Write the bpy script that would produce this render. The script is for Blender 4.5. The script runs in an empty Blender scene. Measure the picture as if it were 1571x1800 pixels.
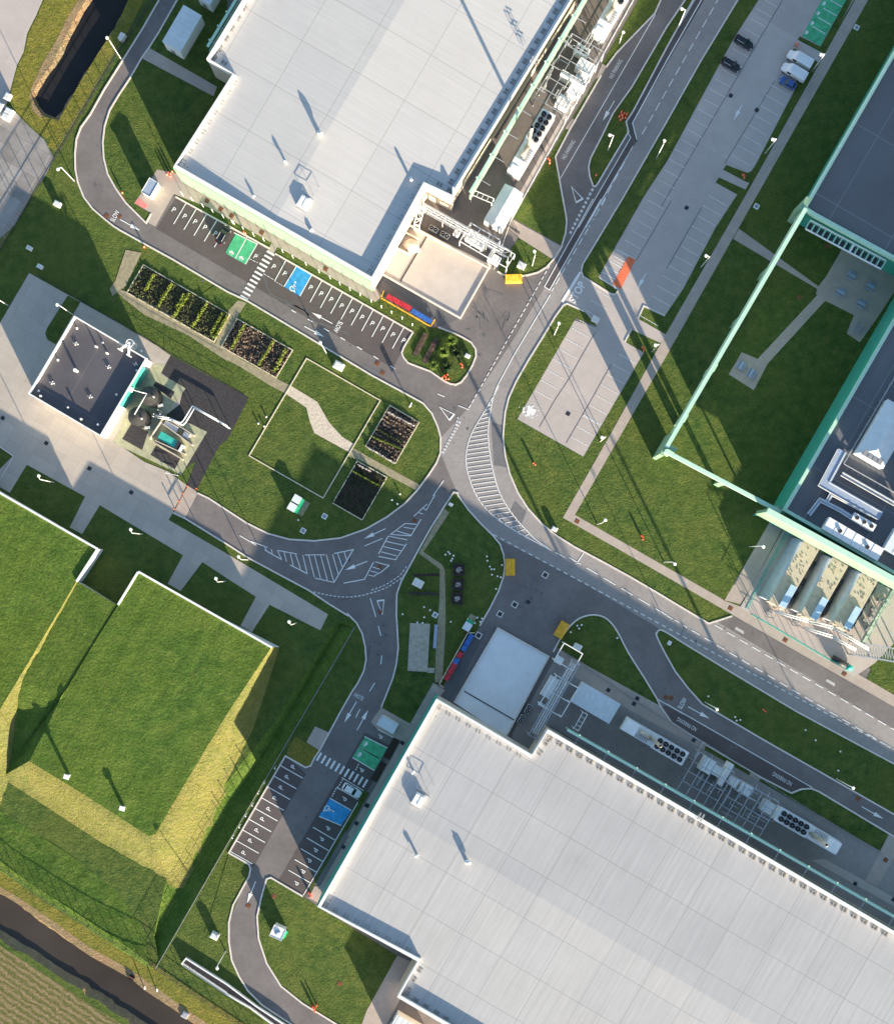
import bpy, bmesh, math, random
from mathutils import Vector, Matrix
from mathutils.geometry import tessellate_polygon
random.seed(7)
SC = bpy.context.scene
COL = SC.collection
H = 300.0; S = 8.0; NX, NY = 785.5, 1000.0       # flying height, pixels per metre on the ground, point straight below the camera
ANG = math.radians(-30.35)                          # the site grid is turned against the picture
U = Vector((math.cos(ANG), math.sin(ANG), 0)); V = Vector((-math.sin(ANG), math.cos(ANG), 0))

def W(px, py, z=0.0):
    k = (1 - z / H) / S
    return Vector(((px - NX) * k, (NY - py) * k, z))
TX = {'a': 0, 'b': 400, 'c': 800, 'd': 1171}; TY = [0, 350, 700, 1050, 1400]
def T(code, pts):
    ox, oy = TX[code[0]], TY[int(code[1])]
    return [(ox + x / 3.9275, oy + y / 3.9275) for x, y in pts]
def Q(ox, oy, s, pts):
    return [(ox + x / s, oy + y / s) for x, y in pts]
def smooth(pts, n=6, closed=False):
    out = []; N = len(pts)
    rng = range(N) if closed else range(N - 1)
    for i in rng:
        g = (lambda j: pts[j % N]) if closed else (lambda j: pts[max(0, min(N - 1, j))])
        p0, p1, p2, p3 = g(i - 1), g(i), g(i + 1), g(i + 2)
        for k in range(n):
            t = k / n
            out.append(tuple(0.5 * ((2 * p1[a]) + (-p0[a] + p2[a]) * t + (2 * p0[a] - 5 * p1[a] + 4 * p2[a] - p3[a]) * t * t + (-p0[a] + 3 * p1[a] - 3 * p2[a] + p3[a]) * t ** 3) for a in (0, 1)))
    if not closed: out.append(pts[-1])
    return out

# ------------------------------------------------------------------ materials
def lin(c): return tuple((x / 12.92 if x <= .04045 else ((x + .055) / 1.055) ** 2.4) for x in [v / 255 for v in c])
class N:
    def __init__(s, name):
        s.m = bpy.data.materials.new(name); s.m.use_nodes = True
        s.t = s.m.node_tree; s.b = s.t.nodes['Principled BSDF']
        s.geo = s.t.nodes.new('ShaderNodeNewGeometry')
    def node(s, ty, **k):
        n = s.t.nodes.new(ty)
        for a, b in k.items(): setattr(n, a, b)
        return n
    def l(s, a, b): s.t.links.new(a, b)
    def noise(s, scale, detail=3, rough=.6, vec=None):
        n = s.node('ShaderNodeTexNoise'); n.inputs['Scale'].default_value = scale; n.inputs['Detail'].default_value = detail; n.inputs['Roughness'].default_value = rough
        s.l(vec or s.geo.outputs['Position'], n.inputs['Vector']); return n.outputs['Fac']
    def math(s, op, a, b=None, c=None):
        n = s.node('ShaderNodeMath', operation=op)
        for i, v in enumerate((a, b, c)):
            if v is None: continue
            if isinstance(v, (int, float)): n.inputs[i].default_value = v
            else: s.l(v, n.inputs[i])
        return n.outputs[0]
    def ramp(s, fac, stops):
        r = s.node('ShaderNodeValToRGB'); e = r.color_ramp.elements
        while len(e) < len(stops): e.new(.5)
        for i, (p, c) in enumerate(stops): e[i].position = p; e[i].color = (*c, 1) if len(c) == 3 else c
        s.l(fac, r.inputs['Fac']); return r.outputs['Color']
    def mix(s, fac, a, b, mode='MIX'):
        n = s.node('ShaderNodeMix', data_type='RGBA', blend_type=mode)
        for i, v in ((0, fac), (6, a), (7, b)):
            if isinstance(v, (int, float)): n.inputs[i].default_value = v
            elif isinstance(v, tuple): n.inputs[i].default_value = (*v, 1)
            else: s.l(v, n.inputs[i])
        return n.outputs[2]
    def bump(s, h, st, dist=.05):
        n = s.node('ShaderNodeBump'); n.inputs['Strength'].default_value = st; n.inputs['Distance'].default_value = dist
        s.l(h, n.inputs['Height']); s.l(n.outputs['Normal'], s.b.inputs['Normal'])
    def uv(s):                                          # site-grid coordinates (metres) from the world position
        o = []
        for a in (U, V):
            d = s.node('ShaderNodeVectorMath', operation='DOT_PRODUCT'); s.l(s.geo.outputs['Position'], d.inputs[0]); d.inputs[1].default_value = a
            o.append(d.outputs['Value'])
        return o
    def out(s, color, rough=.8, metal=0, spec=.3):
        if isinstance(color, tuple): s.b.inputs['Base Color'].default_value = (*color, 1)
        else: s.l(color, s.b.inputs['Base Color'])
        s.b.inputs['Roughness'].default_value = rough; s.b.inputs['Metallic'].default_value = metal
        s.b.inputs['Specular IOR Level'].default_value = spec
        return s.m
def plain(name, c, rough=.6, metal=0, var=.12, scale=2.0, spec=.3, bump=0):
    n = N(name); f = n.noise(scale, 4, .65)
    a = tuple(x * (1 - var) for x in c); b = tuple(min(1, x * (1 + var)) for x in c)
    col = n.ramp(f, [(.3, a), (.7, b)])
    if bump: n.bump(n.noise(scale * 6, 2), bump, .02)
    return n.out(col, rough, metal, spec)
M = {}
def grass(name, c0, c1, c2, bs=.9, tuft=1.0, dry=0, dryc=(.26, .19, .08), streak=False):
    n = N(name)
    big = n.noise(.05, 4, .6); mid = n.noise(.5 * tuft, 4, .65); fine = n.noise(3.2 * tuft, 3, .7)
    c = n.ramp(mid, [(.3, c0), (.5, c1), (.72, c2)])
    c = n.mix(n.math('MULTIPLY', n.ramp(big, [(.38, (0, 0, 0)), (.66, (1, 1, 1))]), .6), c, tuple(x * f for x, f in zip(c1, (1.4, 1.1, .95))))
    pat = n.noise(.16, 6, .72); c = n.mix(n.math('MULTIPLY', n.ramp(pat, [(.48, (0, 0, 0)), (.68, (1, 1, 1))]), .5), c, tuple(x * f for x, f in zip(c1, (1.85, 1.3, 1.4))))
    c = n.mix(n.math('MULTIPLY', n.ramp(pat, [(.28, (1, 1, 1)), (.45, (0, 0, 0))]), .4), c, tuple(x * .62 for x in c1))
    c = n.mix(.75, c, n.ramp(fine, [(.3, (.45, .47, .42)), (.7, (1.45, 1.42, 1.3))]), 'MULTIPLY')
    if streak:
        u, v = n.uv(); cb = n.node('ShaderNodeCombineXYZ'); n.l(n.math('MULTIPLY', u, 1.0), cb.inputs[0]); n.l(n.math('MULTIPLY', v, .04), cb.inputs[1]); c = n.mix(.55, c, n.ramp(n.noise(.55, 3, .6, cb.outputs[0]), [(.35, (.78, .8, .8)), (.65, (1.2, 1.16, 1.1))]), 'MULTIPLY')
    if dry:
        d = n.ramp(n.noise(.9, 5, .75), [(.5 - dry * .35, (0, 0, 0)), (.62, (1, 1, 1))])
        c = n.mix(n.math('MULTIPLY', d, min(1, dry * 1.1)), c, dryc)
    hgt = n.math('ADD', n.math('MULTIPLY', n.noise(1.15 * tuft, 6, .78), 1.25), n.math('MULTIPLY', fine, .3))
    n.bump(hgt, bs, .5)
    return n.out(c, .9, 0, .1)
def asphalt(name, c, var=.18, patch=.12, wear=.0):
    n = N(name)
    f = n.noise(.12, 5, .6); g = n.noise(14, 2, .7); m = n.noise(1.1, 4, .7)
    col = n.ramp(f, [(.3, tuple(x * (1 - var) for x in c)), (.7, tuple(x * (1 + var) for x in c))])
    col = n.mix(.55, col, n.ramp(g, [(.3, (.72, .72, .72)), (.7, (1.28, 1.28, 1.28))]), 'MULTIPLY')
    col = n.mix(.8, col, n.ramp(m, [(.3, (1 - patch,) * 3), (.7, (1 + patch,) * 3)]), 'MULTIPLY')
    vo = n.node('ShaderNodeTexNoise'); vo.inputs['Scale'].default_value = .35; vo.inputs['Detail'].default_value = 8; vo.inputs['Roughness'].default_value = .8; n.l(n.geo.outputs['Position'], vo.inputs['Vector'])
    col = n.mix(n.math('MULTIPLY', n.ramp(vo.outputs['Fac'], [(.58, (0, 0, 0)), (.7, (1, 1, 1))]), .42), col, tuple(x * .55 for x in c))
    n.bump(g, .12, .02)
    return n.out(col, .85, 0, .25)
def slabs(name, c, su, sv, joint=.7, var=.1, lw=.03, rough=.8):
    n = N(name); u, v = n.uv()
    def line(x, p): return n.math('LESS_THAN', n.math('ABSOLUTE', n.math('SUBTRACT', n.math('FRACT', n.math('DIVIDE', x, p)), .5)), lw / p)
    ln = n.math('MAXIMUM', line(u, su), line(v, sv))
    wn = n.node('ShaderNodeTexWhiteNoise', noise_dimensions='2D'); cb = n.node('ShaderNodeCombineXYZ')
    n.l(n.math('FLOOR', n.math('ADD', n.math('DIVIDE', u, su), .5)), cb.inputs[0]); n.l(n.math('FLOOR', n.math('ADD', n.math('DIVIDE', v, sv), .5)), cb.inputs[1]); n.l(cb.outputs[0], wn.inputs['Vector'])
    f = n.math('ADD', n.math('MULTIPLY', n.noise(.25, 6, .7), .75), n.math('MULTIPLY', wn.outputs['Value'], .25))
    col = n.ramp(f, [(.3, tuple(x * (1 - var) for x in c)), (.7, tuple(x * (1 + var) for x in c))])
    col = n.mix(.4, col, n.ramp(n.noise(9, 2, .7), [(.3, (.8, .8, .8)), (.7, (1.2, 1.2, 1.2))]), 'MULTIPLY')
    col = n.mix(ln, col, tuple(x * joint for x in c))
    return n.out(col, rough, 0, .3)
def roof(name, c, rib_axis, pu, pv, var=.04, rib=.05, seam=.62):
    n = N(name); u, v = n.uv()
    a = u if rib_axis == 'u' else v
    wv = n.node('ShaderNodeTexNoise', noise_dimensions='1D'); n.l(a, wv.inputs['W']); wv.inputs['Scale'].default_value = 2.2; wv.inputs['Detail'].default_value = 3
    big = n.noise(.07, 5, .6)
    col = n.ramp(big, [(.3, tuple(x * (1 - var) for x in c)), (.7, tuple(min(.86, x * (1 + var)) for x in c))])
    # long streaks that follow the ribs
    st = n.node('ShaderNodeCombineXYZ'); 
    n.l(n.math('MULTIPLY', u, 1.0 if rib_axis == 'u' else .06), st.inputs[0]); n.l(n.math('MULTIPLY', v, .06 if rib_axis == 'u' else 1.0), st.inputs[1])
    sn = n.noise(1.1, 4, .65, st.outputs[0])
    col = n.mix(.8, col, n.ramp(sn, [(.3, (1 - rib * 1.2,) * 3), (.7, (1 + rib * .6,) * 3)]), 'MULTIPLY')
    col = n.mix(.7, col, n.ramp(wv.outputs['Fac'], [(.35, (1 - rib, 1 - rib, 1 - rib)), (.6, (1.02, 1.02, 1.02))]), 'MULTIPLY')
    def line(x, p, o, w=.07): return n.math('LESS_THAN', n.math('ABSOLUTE', n.math('SUBTRACT', n.math('FRACT', n.math('DIVIDE', n.math('ADD', x, o), p)), .5)), w / p)
    ln = n.math('MAXIMUM', line(u, pu, 1.3), line(v, pv, 2.0))
    ln2 = line(v if rib_axis == 'u' else u, (pv if rib_axis == 'u' else pu) / 2, 3.1, .03)
    col = n.mix(n.math('MULTIPLY', ln, .8), col, tuple(x * seam for x in c))
    col = n.mix(n.math('MULTIPLY', ln2, .12), col, tuple(x * .5 for x in c))
    stn = n.noise(.33, 9, .78); col = n.mix(n.math('MULTIPLY', n.ramp(stn, [(.56, (0, 0, 0)), (.74, (1, 1, 1))]), .22), col, tuple(x * .62 for x in c)); pch = n.node('ShaderNodeTexWhiteNoise', noise_dimensions='2D'); cc = n.node('ShaderNodeCombineXYZ'); n.l(n.math('FLOOR', n.math('DIVIDE', n.math('ADD', u, 1.3 + pu / 2), pu)), cc.inputs[0]); n.l(n.math('FLOOR', n.math('DIVIDE', n.math('ADD', v, 2.0 + pv / 2), pv)), cc.inputs[1]); n.l(cc.outputs[0], pch.inputs['Vector']); col = n.mix(.6, col, n.ramp(pch.outputs['Value'], [(0, (.955, .955, .965)), (1, (1.03, 1.02, 1.0))]), 'MULTIPLY')
    n.bump(wv.outputs['Fac'], .12, .03)
    return n.out(col, .55, 0, .3)

M['grass'] = grass('lawn_grass', (.034, .08, .022), (.074, .12, .031), (.132, .168, .045))
M['grass_dark'] = grass('bund_grass', (.044, .1, .018), (.072, .138, .025), (.12, .175, .038), .75, .7, .1, (.17, .145, .07), streak=True)
M['grass_dry'] = grass('dry_slope_grass', (.095, .132, .03), (.15, .18, .045), (.22, .225, .07), 1.0, 1.0, .42, (.25, .21, .1))
M['verge'] = grass('rough_verge_grass', (.08, .115, .02), (.15, .175, .03), (.25, .23, .06), 1.0, .8, .3)
M['reed'] = grass('dead_reed_bank', (.2, .155, .09), (.3, .235, .14), (.4, .32, .2), 1.0, 1.4, .3, (.34, .26, .16))
M['field'] = None
M['asphalt'] = asphalt('ring_road_asphalt', (.17, .152, .147))
M['asphalt_main'] = asphalt('main_road_asphalt', (.285, .26, .247), .12)
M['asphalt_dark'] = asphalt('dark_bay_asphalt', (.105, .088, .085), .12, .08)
M['asphalt_black'] = asphalt('black_yard_asphalt', (.12, .12, .125), .12, .08)
M['lot'] = slabs('car_park_pavers', (.44, .385, .355), 40, 31, .8, .1)
M['concrete'] = slabs('yard_concrete_slabs', (.42, .37, .32), 3.2, 3.2, .8, .09)
M['oldslab'] = slabs('stained_old_slabs', (.27, .25, .235), 3.0, 3.0, .6, .28)
M['pave'] = slabs('path_pavers', (.4, .335, .29), 1.2, 1.2, .85, .08, .02)
M['dock'] = slabs('dock_slab_concrete', (.46, .41, .37), 300, 300, .6, .14)
M['kerb'] = plain('kerb_concrete', (.62, .57, .52), .8, 0, .12, 1.5)
M['dockpale'] = slabs('pale_dock_coating', (.7, .7, .7), 300, 300, .6, .1)
def paint_():
    n = N('white_road_paint'); f = n.noise(2.2, 8, .8); g = n.noise(.12, 4)
    c = n.ramp(f, [(.3, (.8, .79, .77)), (.56, (.74, .73, .71)), (.74, (.45, .44, .43))])
    return n.out(n.mix(.5, c, n.ramp(g, [(.35, (.8, .8, .8)), (.65, (1.1, 1.1, 1.1))]), 'MULTIPLY'), .7, 0, .3)
M['paint'] = paint_()
M['gravel'] = plain('dark_gravel', (.05, .047, .05), .95, 0, .5, 4, .2, .5)
M['soil'] = plain('planting_bed_soil', (.05, .038, .03), .95, 0, .5, 3, .2, .6)
M['gravelpath'] = plain('worn_gravel_path', (.3, .26, .17), .95, 0, .25, 1.2, .2, .3)
M['limestone'] = plain('pale_rubble_path', (.55, .47, .38), .9, 0, .3, 2.2, .2, .6)
M['roofA'] = roof('white_membrane_roof', (.52, .505, .49), 'v', 12.6, 11.1)
M['roofB'] = roof('ribbed_white_roof', (.43, .425, .425), 'u', 9.6, 9.75, .06, .085)
M['roofdark'] = roof('dark_felt_roof', (.14, .14, .15), 'u', 13.5, 17, .1, .04, 1.9)
M['roofslate'] = roof('slate_felt_roof', (.095, .09, .1), 'u', 13.5, 17, .16, .05, 1.5)
M['mint'] = plain('mint_cladding', (.25, .4, .27), .5, 0, .08, .5)
M['teal'] = plain('teal_cladding', (.05, .33, .26), .5, 0, .1, .5)
M['white'] = plain('white_coated_metal', (.78, .78, .76), .45, 0, .06, 1)
M['offwhite'] = plain('offwhite_metal', (.62, .62, .6), .5, 0, .12, 1)
M['grey'] = plain('grey_metal', (.3, .3, .31), .5, .2, .15, 1.5)
M['galv'] = plain('galvanised_steel', (.4, .41, .43), .5, .3, .2, 2)
M['dark'] = plain('dark_metal', (.04, .042, .05), .5, .1, .2, 2)
M['black'] = plain('black_plastic', (.012, .012, .014), .4, 0, .2, 2)
M['glass'] = plain('dark_tinted_glass', (.015, .018, .022), .06, 0, .1, 1, .6)
M['roofblue'] = plain('pale_container_roof', (.62, .66, .68), .45, 0, .08, .8)
M['beige'] = plain('beige_wall', (.52, .45, .37), .8, 0, .12, .8)
M['brown'] = plain('rusty_iron', (.2, .085, .045), .8, .1, .3, 3)
M['yellow'] = plain('yellow_painted_plastic', (.62, .35, .03), .5, 0, .25, 1.5)
M['orange'] = plain('orange_plastic', (.85, .11, .04), .45, 0, .12, 3)
M['red'] = plain('red_plastic', (.5, .035, .05), .5, 0, .3, 2)
M['bluebin'] = plain('blue_plastic', (.04, .13, .42), .5, 0, .3, 2)
M['greenplastic'] = plain('green_plastic', (.03, .4, .2), .4, 0, .1, 2)
M['bay_green'] = plain('green_bay_paint', (.07, .4, .2), .75, 0, .28, .9)
M['bay_blue'] = plain('blue_bay_paint', (.04, .29, .58), .75, 0, .26, .9)
M['bay_orange'] = plain('orange_bay_paint', (.72, .17, .08), .75, 0, .16, .7)
M['hatch_red'] = plain('red_hatch_paint', (.7, .22, .2), .75, 0, .2, .9)
M['sandstone'] = plain('tarpaulin_sandstone', (.6, .5, .4), .85, 0, .15, 1.2, .2, .5)
M['wood'] = plain('timber_edging', (.6, .54, .4), .8, 0, .2, 2)
M['leaf'] = plain('bed_foliage', (.1, .15, .025), .8, 0, .45, 2.5, .2)
M['leafdark'] = plain('dark_foliage', (.03, .05, .015), .8, 0, .4, 2.5, .2)
M['steelbeige'] = plain('warm_steel_casing', (.45, .4, .33), .4, .3, .2, 1)
M['tealtop'] = plain('teal_machine_cover', (.05, .42, .34), .4, 0, .12, 1)
M['screen'] = plain('mint_screen_cap', (.46, .68, .54), .5, 0, .06, .7)
M['benchblue'] = plain('grey_blue_plastic', (.3, .36, .46), .5, 0, .1, 2)
def car_paint(name, c):
    m = plain(name, c, .22, .0, .03, 1, .5); b = m.node_tree.nodes['Principled BSDF']; b.inputs['Coat Weight'].default_value = .6; b.inputs['Coat Roughness'].default_value = .05; return m
M['car_black'] = car_paint('black_car_paint', (.012, .013, .016)); M['car_blue'] = car_paint('blue_car_paint', (.03, .1, .3)); M['car_white'] = car_paint('white_car_paint', (.78, .79, .8))
def water(name, c):
    n = N(name); h = n.noise(.8, 4, .6); n.bump(h, .05, .05)
    return n.out(n.ramp(n.noise(.06, 3), [(.3, tuple(x * .8 for x in c)), (.7, tuple(x * 1.2 for x in c))]), .22, 0, .2)
M['water'] = water('still_pond_water', (.022, .021, .022)); M['water2'] = water('muddy_canal_water', (.055, .045, .038))
def field():
    n = N('stubble_field_soil'); d = n.node('ShaderNodeVectorMath', operation='DOT_PRODUCT'); n.l(n.geo.outputs['Position'], d.inputs[0]); d.inputs[1].default_value = (.57, .82, 0)
    w = n.math('ADD', d.outputs['Value'], n.math('MULTIPLY', n.noise(.45, 5, .7), 2.6))
    s = n.math('SINE', n.math('MULTIPLY', w, 4.6)); s = n.math('ADD', n.math('MULTIPLY', s, .5), .5)
    f = n.math('ADD', n.math('MULTIPLY', s, .17), n.math('MULTIPLY', n.noise(1.9, 6, .85), .95))
    c = n.ramp(f, [(.3, (.06, .07, .02)), (.52, (.13, .13, .045)), (.68, (.27, .2, .12)), (.9, (.42, .33, .25))])
    n.bump(f, .9, .3)
    return n.out(c, .95, 0, .1)
M['field'] = field()

# ------------------------------------------------------------------ mesh building
class MB:
    def __init__(s): s.v = []; s.f = []
    def add(s, vs, fs):
        o = len(s.v); s.v += [Vector(v) for v in vs]; s.f += [tuple(i + o for i in f) for f in fs]; return s
    def prism(s, pts, z0, z1, top=True, bottom=False):           # pts: world xy, any winding
        n = len(pts); a = sum(pts[i][0] * pts[(i + 1) % n][1] - pts[(i + 1) % n][0] * pts[i][1] for i in range(n))
        if a < 0: pts = pts[::-1]
        lo = [Vector((p[0], p[1], z0)) for p in pts]; hi = [Vector((p[0], p[1], z1)) for p in pts]
        fs = [(i, (i + 1) % n, n + (i + 1) % n, n + i) for i in range(n)]
        if n > 4:
            tr = tessellate_polygon([[Vector((p[0], p[1], 0)) for p in pts]])
        else: tr = [tuple(range(n))]
        for t in tr:
            a, b, c = (pts[t[0]], pts[t[1]], pts[t[2]])
            cr = (b[0] - a[0]) * (c[1] - a[1]) - (b[1] - a[1]) * (c[0] - a[0])
            t2 = tuple(t) if cr > 0 else tuple(t)[::-1]
            if top: fs.append(tuple(i + n for i in t2))
            if bottom: fs.append(tuple(reversed(t2)))
        return s.add(lo + hi, fs)
    def sheet(s, pts, z): 
        n = len(pts); tr = tessellate_polygon([[Vector((p[0], p[1], 0)) for p in pts]]) if n > 3 else [(0, 1, 2)]
        fs = []
        for t in tr:
            a, b, c = (pts[t[0]], pts[t[1]], pts[t[2]])
            cr = (b[0] - a[0]) * (c[1] - a[1]) - (b[1] - a[1]) * (c[0] - a[0])
            fs.append(tuple(t) if cr > 0 else tuple(t)[::-1])
        return s.add([(p[0], p[1], z) for p in pts], fs)
    def box(s, c, size, ax=None, az=None):                        # c = centre of the base; ax = direction of local x
        x = (Vector(ax).normalized() if ax is not None else Vector((1, 0, 0))); zz = Vector((0, 0, 1)); y = zz.cross(x)
        c = Vector(c); a, b, h = size
        vs = [c + x * (i * a / 2) + y * (j * b / 2) + zz * (k * h) for k in (0, 1) for i, j in ((-1, -1), (1, -1), (1, 1), (-1, 1))]
        return s.add(vs, [(3, 2, 1, 0), (4, 5, 6, 7), (0, 1, 5, 4), (1, 2, 6, 5), (2, 3, 7, 6), (3, 0, 4, 7)])
    def bar(s, a, b, w, h=None):                                  # square bar between two points
        a, b = Vector(a), Vector(b); d = b - a
        if d.length < 1e-6: return s
        d.normalize(); up = Vector((0, 0, 1)) if abs(d.z) < .95 else Vector((1, 0, 0))
        x = d.cross(up).normalized() * (w / 2); y = x.cross(d).normalized() * ((h or w) / 2)
        vs = [p + q for p in (a, b) for q in (-x - y, x - y, x + y, -x + y)]
        return s.add(vs, [(0, 1, 2, 3), (7, 6, 5, 4), (0, 4, 5, 1), (1, 5, 6, 2), (2, 6, 7, 3), (3, 7, 4, 0)])
    def tube(s, a, b, r, r2=None, n=10, cap=True):
        a, b = Vector(a), Vector(b); d = (b - a).normalized(); up = Vector((0, 0, 1)) if abs(d.z) < .95 else Vector((1, 0, 0))
        x = d.cross(up).normalized(); y = d.cross(x); r2 = r if r2 is None else r2
        vs = [p + (x * math.cos(t) + y * math.sin(t)) * rr for p, rr in ((a, r), (b, r2)) for t in [2 * math.pi * i / n for i in range(n)]]
        fs = [(i, n + i, n + (i + 1) % n, (i + 1) % n) for i in range(n)]
        if cap: fs += [tuple(range(n)), tuple(range(2 * n - 1, n - 1, -1))]
        return s.add(vs, fs)
    def ball(s, c, r, n=8, m=5, sz=1.0):
        c = Vector(c); vs = [c + Vector((0, 0, -r * sz))]; fs = []
        for j in range(1, m):
            t = math.pi * j / m
            for i in range(n): vs.append(c + Vector((r * math.sin(t) * math.cos(2 * math.pi * i / n), r * math.sin(t) * math.sin(2 * math.pi * i / n), -r * sz * math.cos(t))))
        vs.append(c + Vector((0, 0, r * sz))); L = len(vs) - 1
        for i in range(n):
            fs.append((0, 1 + (i + 1) % n, 1 + i)); fs.append((L, L - n + i, L - n + (i + 1) % n))
            for j in range(m - 2):
                a = 1 + j * n; fs.append((a + i, a + (i + 1) % n, a + n + (i + 1) % n, a + n + i))
        return s.add(vs, fs)
    def band(s, pts, w, z0, z1, closed=False):                    # swept rectangular strip along world xy points (kerbs, lines, edging)
        P = [Vector((p[0], p[1])) for p in pts]; n = len(P); vs = []; fs = []
        for i in range(n):
            a = P[(i - 1) % n] if closed else P[max(0, i - 1)]; b = P[(i + 1) % n] if closed else P[min(n - 1, i + 1)]
            d1 = (P[i] - a); d2 = (b - P[i])
            if d1.length < 1e-6: d1 = d2
            if d2.length < 1e-6: d2 = d1
            d1 = d1.normalized(); d2 = d2.normalized(); t = d1 + d2
            t = t.normalized() if t.length > 1e-3 else d1
            nr = Vector((-t.y, t.x)); k = 1 / max(.4, nr.dot(Vector((-d1.y, d1.x)))); nr *= w / 2 * k
            for q, z in ((P[i] - nr, z0), (P[i] + nr, z0), (P[i] + nr, z1), (P[i] - nr, z1)): vs.append((q.x, q.y, z))
        for i in range(n if closed else n - 1):
            a = 4 * i; b = 4 * ((i + 1) % n)
            fs += [(a + 3, b + 3, b + 2, a + 2), (a, b, b + 3, a + 3), (a + 2, b + 2, b + 1, a + 1)]
        if not closed: fs += [(0, 3, 2, 1), (4 * n - 4, 4 * n - 3, 4 * n - 2, 4 * n - 1)]
        return s.add(vs, fs)
    def build(s, name, mat, parent=None, smooth=False):
        me = bpy.data.meshes.new(name); me.from_pydata([v[:] for v in s.v], [], s.f); me.materials.append(M[mat] if isinstance(mat, str) else mat)
        if smooth: me.polygons.foreach_set('use_smooth', [True] * len(me.polygons))
        me.update(); o = bpy.data.objects.new(name, me); COL.objects.link(o)
        if parent is not None:
            o.parent = parent
            top = parent; loc = Vector((0, 0, 0)); rot = 0.0
            chain = []
            while top is not None: chain.append(top); top = top.parent
            mw = Matrix.Identity(4)
            for q in reversed(chain): mw = mw @ (q.matrix_parent_inverse if q.parent else Matrix.Identity(4)) @ Matrix.LocRotScale(q.location, q.rotation_euler, q.scale)
            if not parent.get('_local'): o.matrix_parent_inverse = mw.inverted()
        return o
def tag(o, label, cat, group=None):
    o['label'] = label; o['category'] = cat
    if group: o['group'] = group
    return o
def struct(o, kind='structure'): o['kind'] = kind; return o
def thing(name, label, cat, loc=(0, 0, 0), rz=0, group=None):     # children given in world coordinates
    o = bpy.data.objects.new(name, None); COL.objects.link(o); o.location = loc; o.rotation_euler = (0, 0, rz); o.empty_display_size = .5
    return tag(o, label, cat, group)
LOCALS = []
def proto(name, label, cat, group=None):                          # children given in local coordinates, thing is moved afterwards
    o = thing(name, label, cat, (0, 0, 0), 0, group); return o
def copy_tree(o, parent=None):
    c = o.copy(); COL.objects.link(c)
    if parent is not None: c.parent = parent
    for ch in list(o.children): copy_tree(ch, c)
    return c
def wp(pts, z=0): return [tuple(W(x, y, z)[:2]) for x, y in pts]
class Proto:                                                      # a kind of thing that repeats: the first placing moves the original
    def __init__(s, root): s.r = root; s.used = False
    def put(s, loc, rz=0, label=None, group=None, sc=None):
        o = s.r if not s.used else copy_tree(s.r); s.used = True
        o.location = loc; o.rotation_euler = (0, 0, rz)
        if sc: o.scale = sc
        if label: o['label'] = label
        if group: o['group'] = group
        return o
def iang(dx, dy): return math.atan2(-dy, dx)                      # picture direction -> world angle
# ------------------------------------------------------------------ camera, sun, sky
cam = bpy.data.objects.new('camera', bpy.data.cameras.new('camera')); COL.objects.link(cam); SC.camera = cam
cam.location = (0, 0, H); cam.rotation_euler = (0, 0, 0)
cd = cam.data; cd.sensor_fit = 'VERTICAL'; cd.sensor_height = 24; cd.sensor_width = 24
cd.lens = 12 / ((1800 / S / 2) / H); cd.shift_y = 100 / 1800; cd.clip_end = 5000; cd.clip_start = 1
ELEV = math.radians(10.2)
sd = Vector((.4415, -.897, 0)).normalized() * math.cos(ELEV) + Vector((0, 0, math.sin(ELEV)))
sun = bpy.data.objects.new('sun', bpy.data.lights.new('sun', 'SUN')); COL.objects.link(sun)
sun.rotation_euler = sd.to_track_quat('Z', 'Y').to_euler(); sun.data.energy = 4.45; sun.data.angle = math.radians(.5); sun.data.color = (1, .85, .64)
wd = bpy.data.worlds.new('World'); SC.world = wd; wd.use_nodes = True
sky = wd.node_tree.nodes.new('ShaderNodeTexSky'); sky.sky_type = 'NISHITA'; sky.sun_disc = False
sky.sun_elevation = ELEV; sky.sun_rotation = math.atan2(sd.x, sd.y); sky.air_density = 1.0; sky.dust_density = .6; sky.ozone_density = 1.7
bg = wd.node_tree.nodes['Background']; bg.inputs['Strength'].default_value = .088
wd.node_tree.links.new(sky.outputs['Color'], bg.inputs['Color'])
SC.view_settings.view_transform = 'Standard'; SC.view_settings.look = 'None'; SC.view_settings.gamma = 1; SC.view_settings.exposure = 2.05

# ------------------------------------------------------------------ ground with the pond and the canal cut out of it
pond = T('a0', [(640, -30), (590, 60), (540, 150), (490, 240), (430, 350), (380, 450), (320, 530), (262, 610), (245, 665), (262, 722), (305, 770), (375, 798), (420, 760), (470, 670), (540, 560), (640, 400), (720, 280), (800, 150), (880, 20), (905, -30)])
pond = [(pond[0][0] + 330, pond[0][1] - 560)] + pond + [(pond[-1][0] + 330, pond[-1][1] - 560)]
canal = [(-900, 978), (-400, 1308)] + T('a4', [(0, 680), (120, 750), (230, 850), (370, 930), (500, 1030), (620, 1110), (760, 1170), (900, 1262), (1010, 1350), (1090, 1410), (1200, 1480), (1330, 1571)]) + [(738, 2065), (1300, 2440), (1220, 2440), (654, 2065), (254, 1800)] + T('a4', [(860, 1480), (700, 1370), (560, 1280), (380, 1170), (200, 1050), (0, 930)]) + [(-400, 1372), (-900, 1042)]
def offset(pts, d):
    n = len(pts); a = sum(pts[i][0] * pts[(i + 1) % n][1] - pts[(i + 1) % n][0] * pts[i][1] for i in range(n)); sg = 1 if a > 0 else -1
    out = []
    for i in range(n):
        p, q, r = Vector(pts[i - 1]), Vector(pts[i]), Vector(pts[(i + 1) % n])
        t = (r - p).normalized(); dd = d if not callable(d) else d(i, q); out.append(tuple(q + Vector((t.y, -t.x)) * sg * dd))
    return out
pw = wp(pond); cw = wp(canal)
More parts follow.
